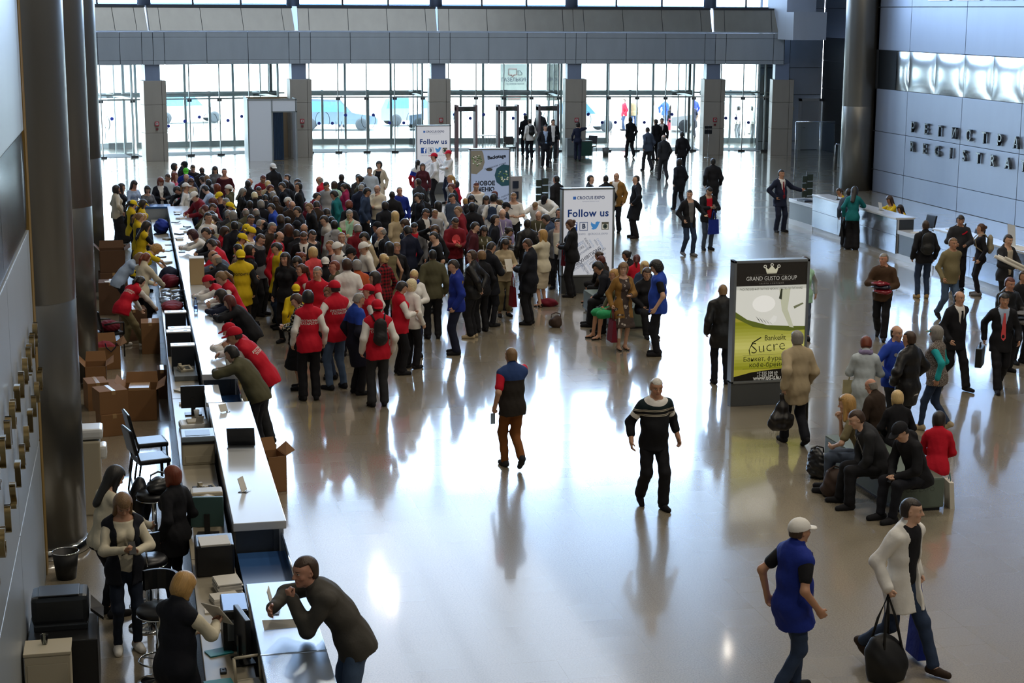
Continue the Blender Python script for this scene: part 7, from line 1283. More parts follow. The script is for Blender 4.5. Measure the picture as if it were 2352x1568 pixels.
7.41,36.65,-95|1.8|lookdn|m|c|short=dark|jacket=maroon|jeans=black|shoe=black|||0.0155|c|dark hair and plum bomber jacket, in profile
7.75,37.13,185|1.64|lookdn|f|c|long=dark|hoodie=olive|jeans=black|shoe=black||LAN|0.0155|c|long dark hair and olive top with a white lanyard
6.34,35.32,90|1.78|lookdn|m|c|buzz=black|tee=black|jeans=black|shoe=black|||0.0155|c|shaved head and black tee, arm bent, in profile
6.19,37.31,170|1.74|lookdn|m|e|short=black|shirt=red+openj=grey|jeans=black|sneaker=black||SG|0.0155|c|dark hair with sunglasses on top, grey jacket over red
6.55,36.45,119|1.775|hairup|f|a|full=brown|jacket=black|jeans=black|shoe=black|||0.0155|c|brown hair, hand in the hair
8.25,37.31,-110|1.64|lean|f|a|bun=dark|jacket=grey|jeans=black|shoe=black|||0.0185|c|dark bun and grey top, bent forward
8.72,36.86,2|1.802|stand|m0.25|b|buzz=dark|jacket=leather|jeans=black|sneaker=black|||0.0155|c|cropped hair and black leather jacket, back turned
9.60,39.40,162|1.692|lookdn|m|a|balding=sandy|jacket=olive|jeans=black|sneaker=black||LAN|0.0185|c|bald head, olive jacket with white lanyard, looking down
9.74,38.60,60|1.74|lean|m|a|full=dark|jacket=denim|jeans=black|sneaker=black|||0.0185|c|dark hair and denim blue jacket, bending down
9.68,37.82,150|1.66|stand|m|c|short=dark|sweater=cream+openj=grey|jeans=black|sneaker=black|||0.0185|c|dark crop, pale sweater under a grey jacket
10.18,39.64,180|1.7|stand|m|e|short=black|jacket=black|jeans=black|sneaker=black|||0.0185|c|black hair, at the edge of the second sign
9.73,36.67,60|1.8|front|f0.1|c|bun=chestnut|jacket=black|trousers=black|shoe=black||LANB|0.0155|c|chestnut bun, black jacket with a pale blue lanyard, beside the second sign
8.77,35.55,40|1.72|fronthi|f|c|long=blond|jacket=cream|skirt=stone|heel=black|||0.0155|c|long straight blond hair, cream jacket and beige skirt
7.86,35.32,-100|1.64|lookdn|f|a|ponytail=dark|jacket=grey|jeans=black|shoe=black|||0.0155|c|dark hair, peering over the shoulder of the long-haired girl
7.67,34.55,185|1.7|front|f|b|longer=dark|jacket=beige|crop=khaki|shoe=black|||0.0155|c|very long dark hair and beige jacket, holding a white folder
7.99,33.52,60|1.82|front|m|e|short=brown|shirt=white+parka=dnavy|trousers=black|shoe=black|||0.0155|c|brown crop and dark navy jacket, reading, black shoes
7.12,33.48,-60|1.78|front|m|a|short=dark|shirt=cream+parka=dnavy|jeans=dnavy|shoe=black|||0.0155|c|dark crop, cream collar and navy coat, holding a folder
5.74,32.39,0|1.8|stand|m0.25|c|buzz=black|jacket=olive|trousers=black|shoe=black|||0.0155|c|cropped black hair and dark olive jacket, back turned
6.53,32.32,60|1.78|back|m0.25|c|short=brown|jacket=leather|trousers=black|shoe=beige||GL|0.0155|c|receding brown hair, glasses and black leather jacket, hand behind
6.84,32.91,20|1.68|stand|f|a|full=sandy|jacket=black|trousers=black|shoe=black|||0.0155|c|short sandy hair, beside the leather jacket with glasses
2.85,30.48,0|1.5|stand|m|c|short=dark|jacket=yellow|jeans=black|sneaker=black|capback=yellow||0.0155|c|child in a yellow cap and yellow jacket, back turned
2.71,28.38,80|1.68|front|f0.25|c|full=brown|jacket=floral|midskirt=black|shoe=black|||0.012|c|short brown hair, black and cream flowered jacket and black skirt
2.77,27.51,4|1.87|stand|f|c|full=black|sweater=white+vest=red|trousers=black|shoe=black||RT|0.012|c|short black hair and red lettered vest, back turned
3.31,28.27,30|1.904|pockf|m|a|short=dark|sweater=white+vest=red|jeans=ldenim|shoe=dnavy|cap=red|RT|0.012|c|red cap, red lettered vest, white sleeves and faded jeans
3.36,29.12,80|1.68|lookdn|f|a|full=sandy|sweater=white+vest=red|jeans=denim|shoe=black||GL|0.0155|c|light hair with glasses, half hidden behind the faded jeans and red cap
3.28,30.72,150|1.78|stand|m|a|short=grey|jacket=red|jeans=black|sneaker=black||STB+EMB|0.0155|c|grey crop and red track jacket with emblem and strap
3.61,27.80,-70|1.76|lookdn|m0.25|b|short=grey|coat=bluenavy|trousers=black|shoe=black|||0.012|c|grey hair and navy coat with royal blue shoulders
4.00,29.01,80|1.7|stand|m|c|short=dark|sweater=white+vest=red|trousers=black|shoe=black|cap=red||0.0155|c|red cap, brim towards the counter, behind the grey-haired man in the coat
3.83,26.83,5|1.8|stand|m0.25|c|short=brown|sweater=white+vest=red|trousers=charcoal|shoe=black|capback=red|RT|0.012|c|red cap, red vest with white sleeves, carrying the black backpack
4.31,30.39,90|1.7|stand|f|c|bob=dark|sweater=white+vest=red|jeans=black|shoe=black|||0.0155|c|dark bob and red vest with white sleeves, in profile
4.57,29.24,-80|1.7|front|f0.25|a|full=dark|sweater=white+vest=red|trousers=black|shoe=black|||0.0155|c|short dark hair and red vest stretched over a stout figure, white sleeves
4.86,29.68,-46|1.645|stand|f|a|curly=platinum|jacket=white|trousers=black|shoe=black|||0.0155|c|platinum curls, hidden behind the stout figure in the red vest
5.09,30.76,175|1.68|front|f|a|bun=light|jacket=white|jeans=navy|sneaker=black||SCB|0.0155|c|pale blond hair, white jacket with red pattern and blue scarf, facing the hall
5.91,30.80,80|1.84|lookdn|m|a|short=dark|jacket=royal|trousers=navy|shoe=black||EMY|0.0155|c|dark hair and dark blue rescue uniform with a yellow badge on the sleeve
4.14,31.67,20|1.74|stand|m|e|full=grey|jacket=orange|jeans=black|sneaker=black|||0.0155|c|long grey hair and rust orange jacket
1.34,31.23,87|1.736|leancnt|m|e|short=dark|sweater=white+vest=red|trousers=black|shoe=black|capback=red||0.0155|c|red cap and white-sleeved red vest, leaning on the counter beside the cream box
1.67,30.57,91|1.85|lean|f|a|ponytail=sandy|sweater=white+vest=red|trousers=black|shoe=black|||0.0155|c|light brown ponytail and red vest, bent towards the counter
1.50,29.83,80|1.68|leancnt|f|e|bob=dark|jacket=navy|jeans=black|sneaker=black|||0.0155|c|dark brown hair, bent between the ponytail and the maroon hair
1.61,29.19,75|1.68|leancnt|f0.25|c|long=auburn|jacket=black|trousers=black|shoe=black|||0.0155|c|auburn hair and black jacket, leaning on the counter on both arms
1.43,26.14,75|1.76|leancnt|m|a|short=dark|sweater=white+vest=red|trousers=charcoal|shoe=black|cap=red||0.012|c|red cap, brim over the counter, leaning beside the red lettered vest
1.46,24.99,76|1.93|leanhead|m|b|short=dark|sweater=white+vest=red|trousers=charcoal|shoe=black|cap=red|RT|0.012|c|red cap, head propped on the hand, red lettered vest, leaning on the counter
1.36,24.36,60|1.74|leancnt|m0.2|c|full=black|jacket=olive|jeans=dnavy|sneaker=black|||0.012||black hair and dark brown jacket, leaning on the counter before two red caps
1.27,13.92,85|1.95|leanchin|m|e|short=brown|jacket=4b4843|jeans=ldenim|sneaker=black|||0.009||brown crop and grey-brown jacket, chin on fist, leaning on the steel counter
-0.41,17.75,-60|1.7|reachdn|f|a|longer=black|sweater=cream|jeans=dnavy|sneaker=black|||0.009||long black hair and cream cardigan, by the bar stool
-0.23,16.69,190|1.7|phone|f|b|longer=sandy|sweater=cream+gilet=dnavy|jeans=ddenim|sneaker=white||TOW|0.009||long light brown hair, dark body warmer over cream knit, looking at a phone
0.31,17.94,48|1.576|stand|f|c|bob=red|parka=black|jeans=dnavy|sneaker=black|||0.009||copper bob and black jacket, back turned, behind the counter
0.20,13.94,-45|1.711|paper|f0.1|a|bob=blond|sweater=cream+longvest=dnavy|trousers=black|shoe=black|||0.009||smooth blond bob, navy body warmer with cream sleeves, reading a sheet of paper
5.16,22.69,12|1.76|earwalk|m0.2|a|short=sandy|tee=red+vest=bluegrey|jeans=rust|shoe=charcoal|||0.009||blue and grey body warmer over red tee, rust trousers, phone at the ear
6.55,20.39,184|1.78|walkf|m0.4|b|short=white|polo=white+rolled=stripes|trousers=black|shoe=black|||0.009||white hair and dark sweater with pale chest stripes, walking
5.97,14.19,-78|1.78|walk3|m0.2|b|short=brown|polo=black+longvest=royal|jeans=denim|sneaker=black|cap=white|LAN|0.009||white cap and royal blue vest over a black tee, walking
7.30,14.60,208|1.82|stride|m|c|short=dark|polo=black+opencoat=white|jeans=denim|shoe=dbrown||LANC|0.009||dark crop and white jacket, striding with two bags
10.05,35.71,44|1.545|sitback|f|e|bun=brown|jacket=black|skirt=black|heel=black||COL|0.0155||brown hair pinned up and black jacket, sitting before the second sign
9.98,35.26,48|1.5|sitback|f|e|full=auburn|jacket=dbrown|trousers=black|shoe=black|||0.0155||full auburn hair, back turned, sitting before the second sign
10.56,35.31,71|1.626|sitback|f|b|bun=black|jacket=black|trousers=black|shoe=black||COL|0.0155||black bun, black jacket and white collar, on the far side of the bench
10.62,34.55,-18|1.657|sitback|f|c|ponytail=auburn|jacket=red|trousers=black|shoe=black|||0.0155||auburn ponytail and red top, on the far side of the bench
9.41,32.98,66|1.871|sitphone|m|b|full=black|jacket=dnavy|trousers=black|shoe=black||GL|0.0155||black hair, glasses and dark jacket, sitting hunched over a phone
9.43,32.29,84|1.739|sit|m|e|short=black|jacket=royal|trousers=black|shoe=black|||0.0155||black hair, hidden between two sitters on the bench
9.18,31.76,97|1.81|sit|f|b|bun=blond|blouse=olive|skirt=green|heel=black|||0.0155||fair hair tied back and green skirt, sitting on the bench
9.13,30.57,190|1.7|fronthand|f|c|curly=sandy|blouse=floral2+opencoat=camel|dress=floral2|heel=black||LAN|0.0155||curly light hair, tan leather jacket over a flowered dress, holding bags
10.50,33.41,187|1.634|sit|f|a|longer=light|jacket=denim|jeans=black|shoe=black|||0.0155||long pale blond hair, head tilted, sitting on the bench
10.04,31.83,180|1.77|sit|f0.4|a|full=brown|jacket=black|trousers=black|shoe=black|||0.0155||short brown hair and black dress, sitting on the bench facing the hall
9.64,29.92,70|1.84|lookdn|m0.2|c|curly=black|polo=black+vest=cobalt|jeans=dnavy|sneaker=black||EXP+GL|0.0155||black curls, royal blue vest with pale lettering on the back, black tee
9.98,27.32,-10|1.78|stand|m|a|buzz=sandy|tee=red+parka=leather|jeans=dnavy|shoe=black|||0.0155||cropped sandy hair and black leather jacket over red, facing the yellow sign
13.04,31.03,165|1.68|walk|f|b|ponytail=brown|sweater=lgrey+gilet=mint|jeans=slate|sneaker=black||LANB|0.0155||hair tied back, mint green vest, walking out from behind the yellow sign
14.56,30.61,150|1.76|holdwalk|m0.2|e|short=grey|jacket=brown|trousers=black|shoe=black|||0.0155||grey crop and brown jacket, carrying wrapped packages against the chest
9.65,23.08,5|1.76|walkaway|m0.2|a|full=grey|parka=beige|trousers=dnavy|shoe=black|||0.012||grey hair and long beige jacket, walking away with a plastic sack
10.69,22.95,-20|1.66|front|f0.1|b|full=red|coat=paleblue|trousers=grey|shoe=black||SCV+GL|0.012||short copper hair, striped scarf and long pale grey coat
11.30,23.23,200|1.76|pock|m|a|balding=dark|jacket=cobalt|trousers=charcoal|shoe=black||EMB|0.012||balding and smiling, cobalt blue jacket, hands in pockets
11.25,22.64,30|1.78|pock|m0.2|b|short=brown|shirt=white+parka=leather|trousers=black|shoe=black|||0.012||brown crop and black leather jacket, talking to the man in cobalt blue
12.13,23.44,40|1.68|walkaway|f0.1|b|bob=grey|sweater=turq+vest=speckle|jeans=denim|sneaker=beige|cap=camo||0.012||turquoise patterned cap, turquoise sleeves under a speckled vest
13.82,26.12,195|1.76|walk|m0.1|a|balding=dark|shirt=white+tie=black+suit=black|trousers=black|shoe=black|||0.0155||balding, black suit and black tie, walking
14.54,25.83,165|1.74|walk2|m|b|full=black|shirt=lblue+tie=coral+suit=black|trousers=black|shoe=black|||0.0155||black hair, black suit and bright coral tie, carrying a briefcase
15.42,27.24,190|1.76|hold|m0.2|e|short=auburn|jacket=leather|trousers=black|shoe=black|||0.0155||reddish crop and black quilted jacket, carrying wrapped goods
16.06,27.87,190|1.76|stand|m|b|short=brown|jacket=black|jeans=black|sneaker=black|||0.0155||brown hair and black top, at the edge by the wrapped goods
16.86,32.24,185|1.8|walk|m0.4|b|short=sandy|shirt=khaki|jeans=ldenim|sneaker=black|||0.0155||sandy hair and khaki grey shirt over a big belly, walking
17.60,34.94,-10|1.8|stand|m|a|short=brown|jacket=black|jeans=denim|sneaker=tan|||0.0185||brown hair, black hooded jacket and black backpack, facing the desk
18.95,35.88,160|1.78|hold|m0.2|b|full=dark|jacket=charcoal|trousers=black|shoe=black||REDP|0.0185||long dark hair and grey jacket with red panels, standing at the desk
19.06,35.05,70|1.68|stand|f|a|bun=chestnut|sweater=black|jeans=black|sneaker=grey|||0.0185||brown hair tied back, black top and pale backpack
18.23,32.39,200|1.8|hold|m|c|short=dark|tee=stone+openj=charcoal|trousers=black|shoe=black||LANC|0.0155||dark quiff and charcoal bomber jacket, holding white paper rolls
18.75,46.64,195|1.86|reach|m0.2|b|short=dark|shirt=white+tie=dred+suit=navy|trousers=navy|shoe=black|||0.0185||navy suit, red tie, one hand resting on the desk end
19.32,42.72,-35|1.76|deskwr|f|b|longer=black|jacket=teal|wide=black|shoe=black|||0.0185||long black hair, teal jacket and wide black trousers, at the desk
19.39,43.23,-21|1.636|stand|m|a|short=dark|jacket=slate|trousers=black|shoe=black|||0.0185||dark hair, hidden behind the teal jacket
21.06,47.73,105|1.51|sitdesk|f|b|ponytail=brown|tee=vyellow|jeans=black|sneaker=black|||0.0185||brown ponytail and yellow tee, sitting behind the desk's far end
21.12,44.33,100|1.68|sitdesk|f|b|long=brown|tee=vyellow|jeans=black|sneaker=black|||0.0185||long brown hair and yellow top, sitting behind the desk, in the middle
20.78,42.93,92|1.555|sitdesk|f|a|long=dark|tee=vyellow|jeans=black|shoe=black|||0.0185||dark hair, sitting behind the desk beside the empty chairs
10.37,22.13,34|1.58|sitback|m0.3|e|balding=grey|jacket=dbrown|trousers=black|shoe=black|||0.012||balding, brown jacket, sitting on the green bench with the back turned
9.32,20.47,54|1.83|sitchin|f|c|long=blond|tee=khaki|jeans=slate|sneaker=black||SG|0.009||blond hair with sunglasses on top, chin on hand, on the green bench
9.29,19.87,80|1.812|sitlean|m0.2|c|short=brown|jacket=charcoal|trousers=black|shoe=black||LAN|0.009||brown hair, dark grey shirt and white lanyard, sitting hunched on the green bench
10.51,21.48,-12|1.52|sitback|f0.2|a|bob=light|jacket=black|trousers=black|shoe=black|||0.012||pale blond bob and black top, looking at a phone on the green bench
9.56,19.22,101|1.789|sitphone|m|c|short=black|hoodie=black|jeans=dnavy|sneaker=black|cap=black||0.009||black cap and black hoodie, bent over a phone on the green bench
10.51,20.11,-37|1.54|sitcross|f|c|bob=dark|jacket=red|trousers=black|heel=black|||0.009||dark bob, red jacket, legs crossed, at the end of the green bench
21.81,72.25,10|1.8|walkaway|m|b|short=black|suit=black+shirt=white|trousers=black|shoe=black|||0.022|o|black suit, walking alone to the glass doors
20.63,65.86,15|1.8|walkaway|m|e|short=dark|jacket=slate|trousers=charcoal|shoe=black|||0.022|d|grey jacket with a red shoulder bag, walking to the doors
22.47,70.60,20|1.8|stand|m|b|short=black|suit=black+shirt=white|trousers=black|shoe=black|||0.022|o|black suit, back turned, talking before the doors
22.97,71.34,160|1.8|stand|m|c|short=black|shirt=white+tie=black+suit=black|trousers=black|shoe=black|||0.022|o|black suit and white shirt, facing the hall, talking before the doors
20.05,61.95,5|1.78|walkaway|m0.3|c|balding=grey|jacket=charcoal|trousers=charcoal|shoe=black|||0.022|d|bald head and dark grey jacket, walking to the doors
21.20,63.19,0|1.8|walkaway|m0.2|a|short=black|jacket=black|jeans=dnavy|sneaker=black|||0.022|d|black jacket and dark jeans, walking to the doors
17.55,52.49,10|1.7|walkaway|f0.1|c|bob=dark|parka=dnavy|trousers=dnavy|shoe=black|||0.022|d|dark hair and dark blue coat with a bag, walking to the doors
18.32,51.41,-10|1.8|walkaway|m0.1|a|short=black|parka=black|trousers=black|shoe=black|||0.0185|d|black hair and black jacket, walking up the middle of the hall
19.02,70.95,-20|1.68|earst|f|c|bob=dark|sweater=navy|trousers=navy|shoe=black|||0.022|d|dark hair and navy clothes, one hand at the ear, by the small table
18.03,71.47,175|1.78|stand|m|a|short=dark|shirt=white+openj=black|trousers=charcoal|shoe=black||LANB|0.022|d|dark jacket and pale blue badge, by the metal detector
16.90,68.30,180|1.76|stand|m|c|short=dark|shirt=lblue+suit=dnavy|trousers=black|shoe=black||LANB|0.022|d|navy suit with pale shirt, walking in from the metal detector
17.54,74.68,0|1.78|stand|m|c|short=black|jacket=dnavy|trousers=dnavy|shoe=black|||0.022|o|navy uniform, back turned, beside the metal detector
17.18,72.26,10|1.76|stand|m|c|short=black|shirt=white|trousers=dnavy|shoe=black|||0.022|o|white shirt and black backpack, passing through the metal detector
18.76,76.84,0|1.82|stand|m0.3|e|short=black|jacket=dnavy|trousers=dnavy|shoe=black|||0.022|o|big frame in dark uniform, beneath the metal detector
27.28,83.20,10|1.7|walkaway|f|b|long=dark|sweater=dnavy|skirt=pink|heel=black|||0.022|o|long dark hair and pink skirt, going out through the doors
27.98,83.79,5|1.76|walkaway|m|a|short=black|jacket=charcoal|trousers=black|shoe=black|||0.022|o|dark jacket, going out ahead of the beige jacket
26.67,79.67,0|1.8|walkaway|m0.2|c|short=dark|jacket=khaki|jeans=dnavy|shoe=black|||0.022|o|beige jacket and dark jeans, going out through the doors
28.31,82.80,0|1.8|walkaway|m|a|buzz=dark|tee=navy|jeans=dnavy|shoe=black|||0.022|o|navy tee and jeans, going out through the doors
30.43,91.12,0|1.76|walkaway|m|c|short=black|jacket=slate|trousers=black|shoe=black|||0.022|o|slate jacket, outside the glass doors, ahead of the others
30.88,90.07,0|1.76|walkaway|m|b|short=black|jacket=royal|trousers=black|shoe=black|||0.022|o|blue jacket, outside the glass doors
28.86,89.14,-60|1.76|walkaway|m|c|short=grey|jacket=cobalt|trousers=slate|shoe=black|||0.022|o|bright blue jacket, outside the glass
27.28,86.28,190|1.76|stand|m|b|short=grey|jacket=white|trousers=stone|shoe=black|||0.022|o|white jacket and bag, outside the glass
26.39,88.72,90|1.74|stand|m|a|short=brown|jacket=red|jeans=denim|sneaker=black|||0.022|o|red jacket, outside the glass by the white car
27.00,89.01,180|1.74|stand|m|c|short=brown|jacket=khaki|jeans=denim|sneaker=black|||0.022|o|khaki jacket, outside the glass by the white car
30.50,81.93,30|1.68|stand|f|c|bob=dark|jacket=white|trousers=grey|shoe=black|||0.022|o|white jacket and dark bag, outside the side door
32.34,84.84,0|1.78|stand|m|e|short=sandy|jacket=white|trousers=stone|shoe=black|||0.022|o|white jacket, back turned, outside the side door
11.48,93.66,180|1.76|stand|m|a|short=brown|jacket=cobalt|jeans=denim|shoe=black|||0.022|o|blue clothes, outside the glass by a parked car
12.87,46.58,-110|1.8|stand|m|c|short=dark|shirt=lblue+suit=black|trousers=black|shoe=black|||0.0185||black suit and pale blue collar, behind the second follow-us sign
13.43,46.88,10|1.76|stand|m|a|buzz=black|jacket=black|trousers=black|shoe=black|||0.0185||cropped black hair, back turned, behind the second follow-us sign
13.91,47.42,141|1.782|stand|m0.3|a|balding=grey|shirt=white+openj=camel|trousers=dnavy|shoe=black||LANB|0.0185||grey balding, tan jacket with pale blue lanyard, laughing behind the second sign
14.14,46.14,80|1.82|pock|m0.2|c|buzz=dark|coat=dnavy|trousers=black|shoe=black|||0.0185||cropped hair and long dark coat, hands in pockets, beside the second sign
14.47,42.40,195|1.78|gesture|m|c|short=dark|tee=grey+openj=black|jeans=denim|sneaker=grey||LAN|0.0185||dark quiff, black jacket and jeans, one hand held out, walking in
15.36,43.44,185|1.76|phone|m|a|short=black|tee=red+openj=black|jeans=slate|sneaker=black|||0.0185||black hair, black jacket over red, looking at a phone, carrying a blue bag
'''
GROUPS = dict(c='people waiting in the registration crowd', d='people walking near the doors', o='people outside the glass')
EXTRA = dict(RT=lambda r, s, o: back_print(r, o, s, 'РЕСПУБЛИКА\nТАТАРСТАН', 'white', .046, -.17), VOL=lambda r, s, o: back_print(r, o, s, 'ВОЛОНТЕР', 'charcoal', .06, -.14), EXP=lambda r, s, o: back_print(r, o, s, 'ЭКСПЕРТ', 'white', .052, -.13),
    LAN=lanyard(), LANB=lanyard('sky', 'sky'), LANC=lanyard('white', 'sky'), SCV=scarf('lilac'), SCR=scarf('dred'), SCB=scarf('royal'), GL=glasses(), SG=glasses(.075), COL=white_collar, TOW=tower_print,
    STF=band('black', .035, 1, [(.16, -.0), (.1, -.08), (0, -.2), (-.1, -.32), (-.15, -.4)]), STB=band('black', .032, -1, [(-.14, -.01), (-.06, -.14), (.04, -.28), (.12, -.4)]), EMB=spot('emblem', 'lgrey', 1, .09, -.12, .028), EMY=spot('emblem', 'gold', -1, -.13, -.1, .03, .036),
    REDP=band('red', .03, 1, [(-.16, -.05), (-.1, -.1), (-.04, -.12)]), PRT=spot('chest_print', 'coral', 1, 0, -.2, .1, .13))
WHO = {}
def crowd():
    for ln in CROWD.strip().split('\n'):
        pos, H, pz, sf, sk, hr, tops, legs, shoes, cap, ex, h, g, lab = ln.split('|')
        x, y, yaw = map(float, pos.split(',')); ex = ex.split('+') if ex else []
        tp = [tuple(t.split('=')) for t in tops.split('+')]
        def fx(root, s, out, ex=ex):
            for e in ex: EXTRA[e](root, s, out)
        who = person('person, ' + lab if lab[0] != '!' else lab[1:], pz, x, y, yaw, sf[0], float(H), float(sf[1:] or 0), sk, tuple(hr.split('=')) if hr != '-' else None, tp, tuple(legs.split('=')) if legs.strip('-') else None, tuple(shoes.split('=')), tuple(cap.split('=')) if cap else None, None, GROUPS.get(g), 0., float(h), fx); WHO[lab] = (who, skel(pz, sf[0], float(sf[1:] or 0)))
crowd()
# ---------------------------------------------------------------- what people carry
bpy.context.view_layer.update()
def whom(sub):
    r = [v for k, v in WHO.items() if sub in k]; assert len(r) == 1, (sub, len(r)); return r[0]
def grip_at(sub, sd, out=.075):
    root, s = whom(sub); a, b, c = s.arm[sd]; D2 = s.P.get(sd + 'd'); d = nrm(s.Fc @ np.array(D2, float)) if D2 is not None else nrm(c - b); p = c + d * out
    return root.matrix_world @ Vector(p.tolist()), math.degrees(root.rotation_euler.z), root, s
def shopping_bag(sub, sd, w, h, d, mat, label, rz=0, strap=.26, dz=0., shift=(0, 0), cat='bag', logo=None):
    p, yaw, root, s = grip_at(sub, sd); t = thing('shopping_bag', label, cat, (p.x + shift[0], p.y + shift[1], p.z - strap - h + dz), yaw + rz); m = MB()
    A = [(-w / 2, -d / 2, 0), (w / 2, -d / 2, 0), (w / 2, d / 2, 0), (-w / 2, d / 2, 0)]; B = [(-w / 2 * .97, -d / 2 * .35, h), (w / 2 * .97, -d / 2 * .35, h * 1.01), (w / 2 * .97, d / 2 * .35, h), (-w / 2 * .97, d / 2 * .35, h * .99)]
    m.quad(*A[::-1])
    for k in range(4): m.quad(A[k], A[(k + 1) % 4], B[(k + 1) % 4], B[k])
    m.build('bag_body', mat, t)
    for sy in (-1, 1): m = MB(); m.tube([(-w * .2, sy * d * .16, h * .97), (-w * .12, sy * d * .12, h + strap * .6), (0, 0, h + strap), (w * .12, sy * d * .12, h + strap * .6), (w * .2, sy * d * .16, h * .97)], .009, 6); m.build('handle', mat, t)
    if logo: lettering('print', logo[0], logo[1], logo[2], t, (0, -d / 2 * .6 - .01, h * .45), (1, 0, 0), (0, .1, 1))
    return t
shopping_bag('tan leather jacket over', 'r', .34, .42, .12, cloth('burg'), 'red shopping bag held by the woman in the flowered dress', 80, .22); shopping_bag('tan leather jacket over', 'r', .3, .4, .06, M_PAPER, 'white paper bag behind the red shopping bag, by the flowered dress', 80, .18, 0., (.12, .08))
shopping_bag('chestnut bun, black jacket', 'r', .34, .4, .1, cloth('burg'), 'red shopping bag at the side of the chestnut bun', 60, .2, .12, (.22, .0)); shopping_bag('long straight blond hair, cream', 'r', .34, .42, .1, cloth('dred'), 'dark red shopping bag hanging low beside the beige skirt', 90, .24)
shopping_bag('very long dark hair and beige', 'r', .3, .42, .1, cloth('dred'), 'dark red shopping bag below the white folder', 90, .3, -.1, (.1, -.05)); shopping_bag('looking at a phone, carrying a blue bag', 'l', .32, .4, .08, cloth('royal'), 'blue shopping bag carried by the black jacket over red', 10, .3, 0.)
shopping_bag('short copper hair, striped scarf', 'l', .3, .34, .06, plain('cream_bag', 'c9bd92', .6), 'cream paper bag at the side of the pale grey coat', 0, .2, .05, (-.1, .1)); shopping_bag('dark crop and white jacket', 'l', .3, .46, .1, cloth('royal'), 'blue tote bag with long handles carried by the white jacket', 60, .34)
shopping_bag('long black hair, teal jacket', 'l', .36, .3, .12, M_LEATH, 'black handbag hanging beside the wide black trousers', 80, .2)
def duffel():
    p, yaw, root, s = grip_at('dark crop and white jacket', 'r'); t = thing('duffel_bag', 'black duffel bag hanging from the hand of the white jacket', 'bag', (p.x - .02, p.y, p.z - .98), 20); F = Field((-.3, -.25, 0), (.3, .25, .62), .014); F.ell((0, 0, .3), (.21, .17, .27), None, 0); F.ell((.05, 0, .2), (.2, .16, .18), None, .06); F.ell((-.08, .0, .42), (.12, .12, .16), None, .06); wrinkle(F, .014, 4); V, Q = F.mesh(); me = raw_mesh('bag_body', V, Q); me.materials.append(plain('black_nylon', '0d0d0f', .6)); o = bpy.data.objects.new('bag_body', me); COL.objects.link(o); o.parent = t
    for sy in (-1, 1): m = MB(); m.tube([(-.12, sy * .1, .45), (-.07, sy * .05, .75), (0, 0, .98), (.07, sy * .05, .75), (.13, sy * .1, .42)], .014, 6); m.build('strap', plain('black_nylon', '0d0d0f', .6), t)
duffel()
def sack():
    p, yaw, root, s = grip_at('grey hair and long beige jacket', 'l'); t = thing('plastic_sack', 'black plastic sack hanging from the hand of the long beige jacket', 'bag', (p.x - .03, p.y - .02, p.z - .62), 0); F = Field((-.28, -.2, 0), (.28, .2, .66), .013); F.ell((0, 0, .17), (.21, .12, .16), None, 0); F.cone((0, 0, .2), (.01, 0, .58), .15, .025, .05, 1.4, np.eye(3)); wrinkle(F, .016, 8); V, Q = F.mesh(); me = raw_mesh('sack', V, Q); me.materials.append(plain('brown_black_film', '17120f', .35)); o = bpy.data.objects.new('sack', me); COL.objects.link(o); o.parent = t
    p, yaw, root, s = grip_at('grey hair and long beige jacket', 'r'); t = thing('camera_tripod', 'folded black tripod held upright by the long beige jacket', 'tripod', (p.x + .02, p.y, p.z - .62), yaw)
    for dx in (-.03, 0, .03): m = MB(); m.tube([(dx, 0, 0), (dx * .6, 0, .95)], [.013, .017], 8); m.build('leg', M_BLK, t)
    m = MB(); m.tube([(0, 0, .9), (0, 0, 1.02)], .02); m.box((-.04, -.03, 1.0), (.04, .03, 1.05), .006); m.tube([(0, 0, 1.0), (.02, .1, 1.06)], .01); m.build('head', M_BLK, t)
sack()
def case():
    p, yaw, root, s = grip_at('bright coral tie', 'r'); t = thing('briefcase', 'black briefcase carried by the man with the coral tie', 'bag', (p.x - .06, p.y, p.z - .42), yaw + 70); m = MB(); m.box((-.21, -.06, 0), (.21, .06, .34), .02); m.build('case', M_LEATH, t); m = MB(); m.tube([(-.07, 0, .34), (-.06, 0, .41), (.06, 0, .41), (.07, 0, .34)], .012); m.build('handle', M_LEATH, t)
case()
def gadget(sub, sd, label, name='mobile_phone', w=.07, h=.14, col=None, out=.09, tilt=40, cat='phone', dz=.02, rz=0, dy=0.):
    p, yaw, root, s = grip_at(sub, sd, out); f = Vector((-math.sin(math.radians(yaw)), math.cos(math.radians(yaw)), 0)); t = thing(name, label, cat, p + f * dy + Vector((0, 0, dz)), yaw + rz); t.rotation_euler.x = math.radians(tilt); m = MB(); m.box((-w / 2, -.005, -h / 2), (w / 2, .005, h / 2), .003); m.build('case' if cat == 'phone' else 'sheet', col or M_BLK, t)
    if cat == 'phone': m = MB(); m.box((-w / 2 + .005, -.007, -h / 2 + .008), (w / 2 - .005, -.0055, h / 2 - .008)); m.build('screen', plain('phone_screen', '38506b', .15), t)
    return t
gadget('dark body warmer over cream knit', 'r', 'phone held by the long-haired woman in cream knit'); gadget('sitting hunched over a phone', 'r', 'phone in the hands of the hunched sitter with glasses'); gadget('black cap and black hoodie, bent', 'r', 'phone in the hands of the black cap on the green bench'); gadget('black hair, black jacket over red', 'r', 'phone held by the walker in black over red'); gadget('phone at the ear', 'r', 'phone at the ear of the blue and grey body warmer', tilt=5, dz=.03)
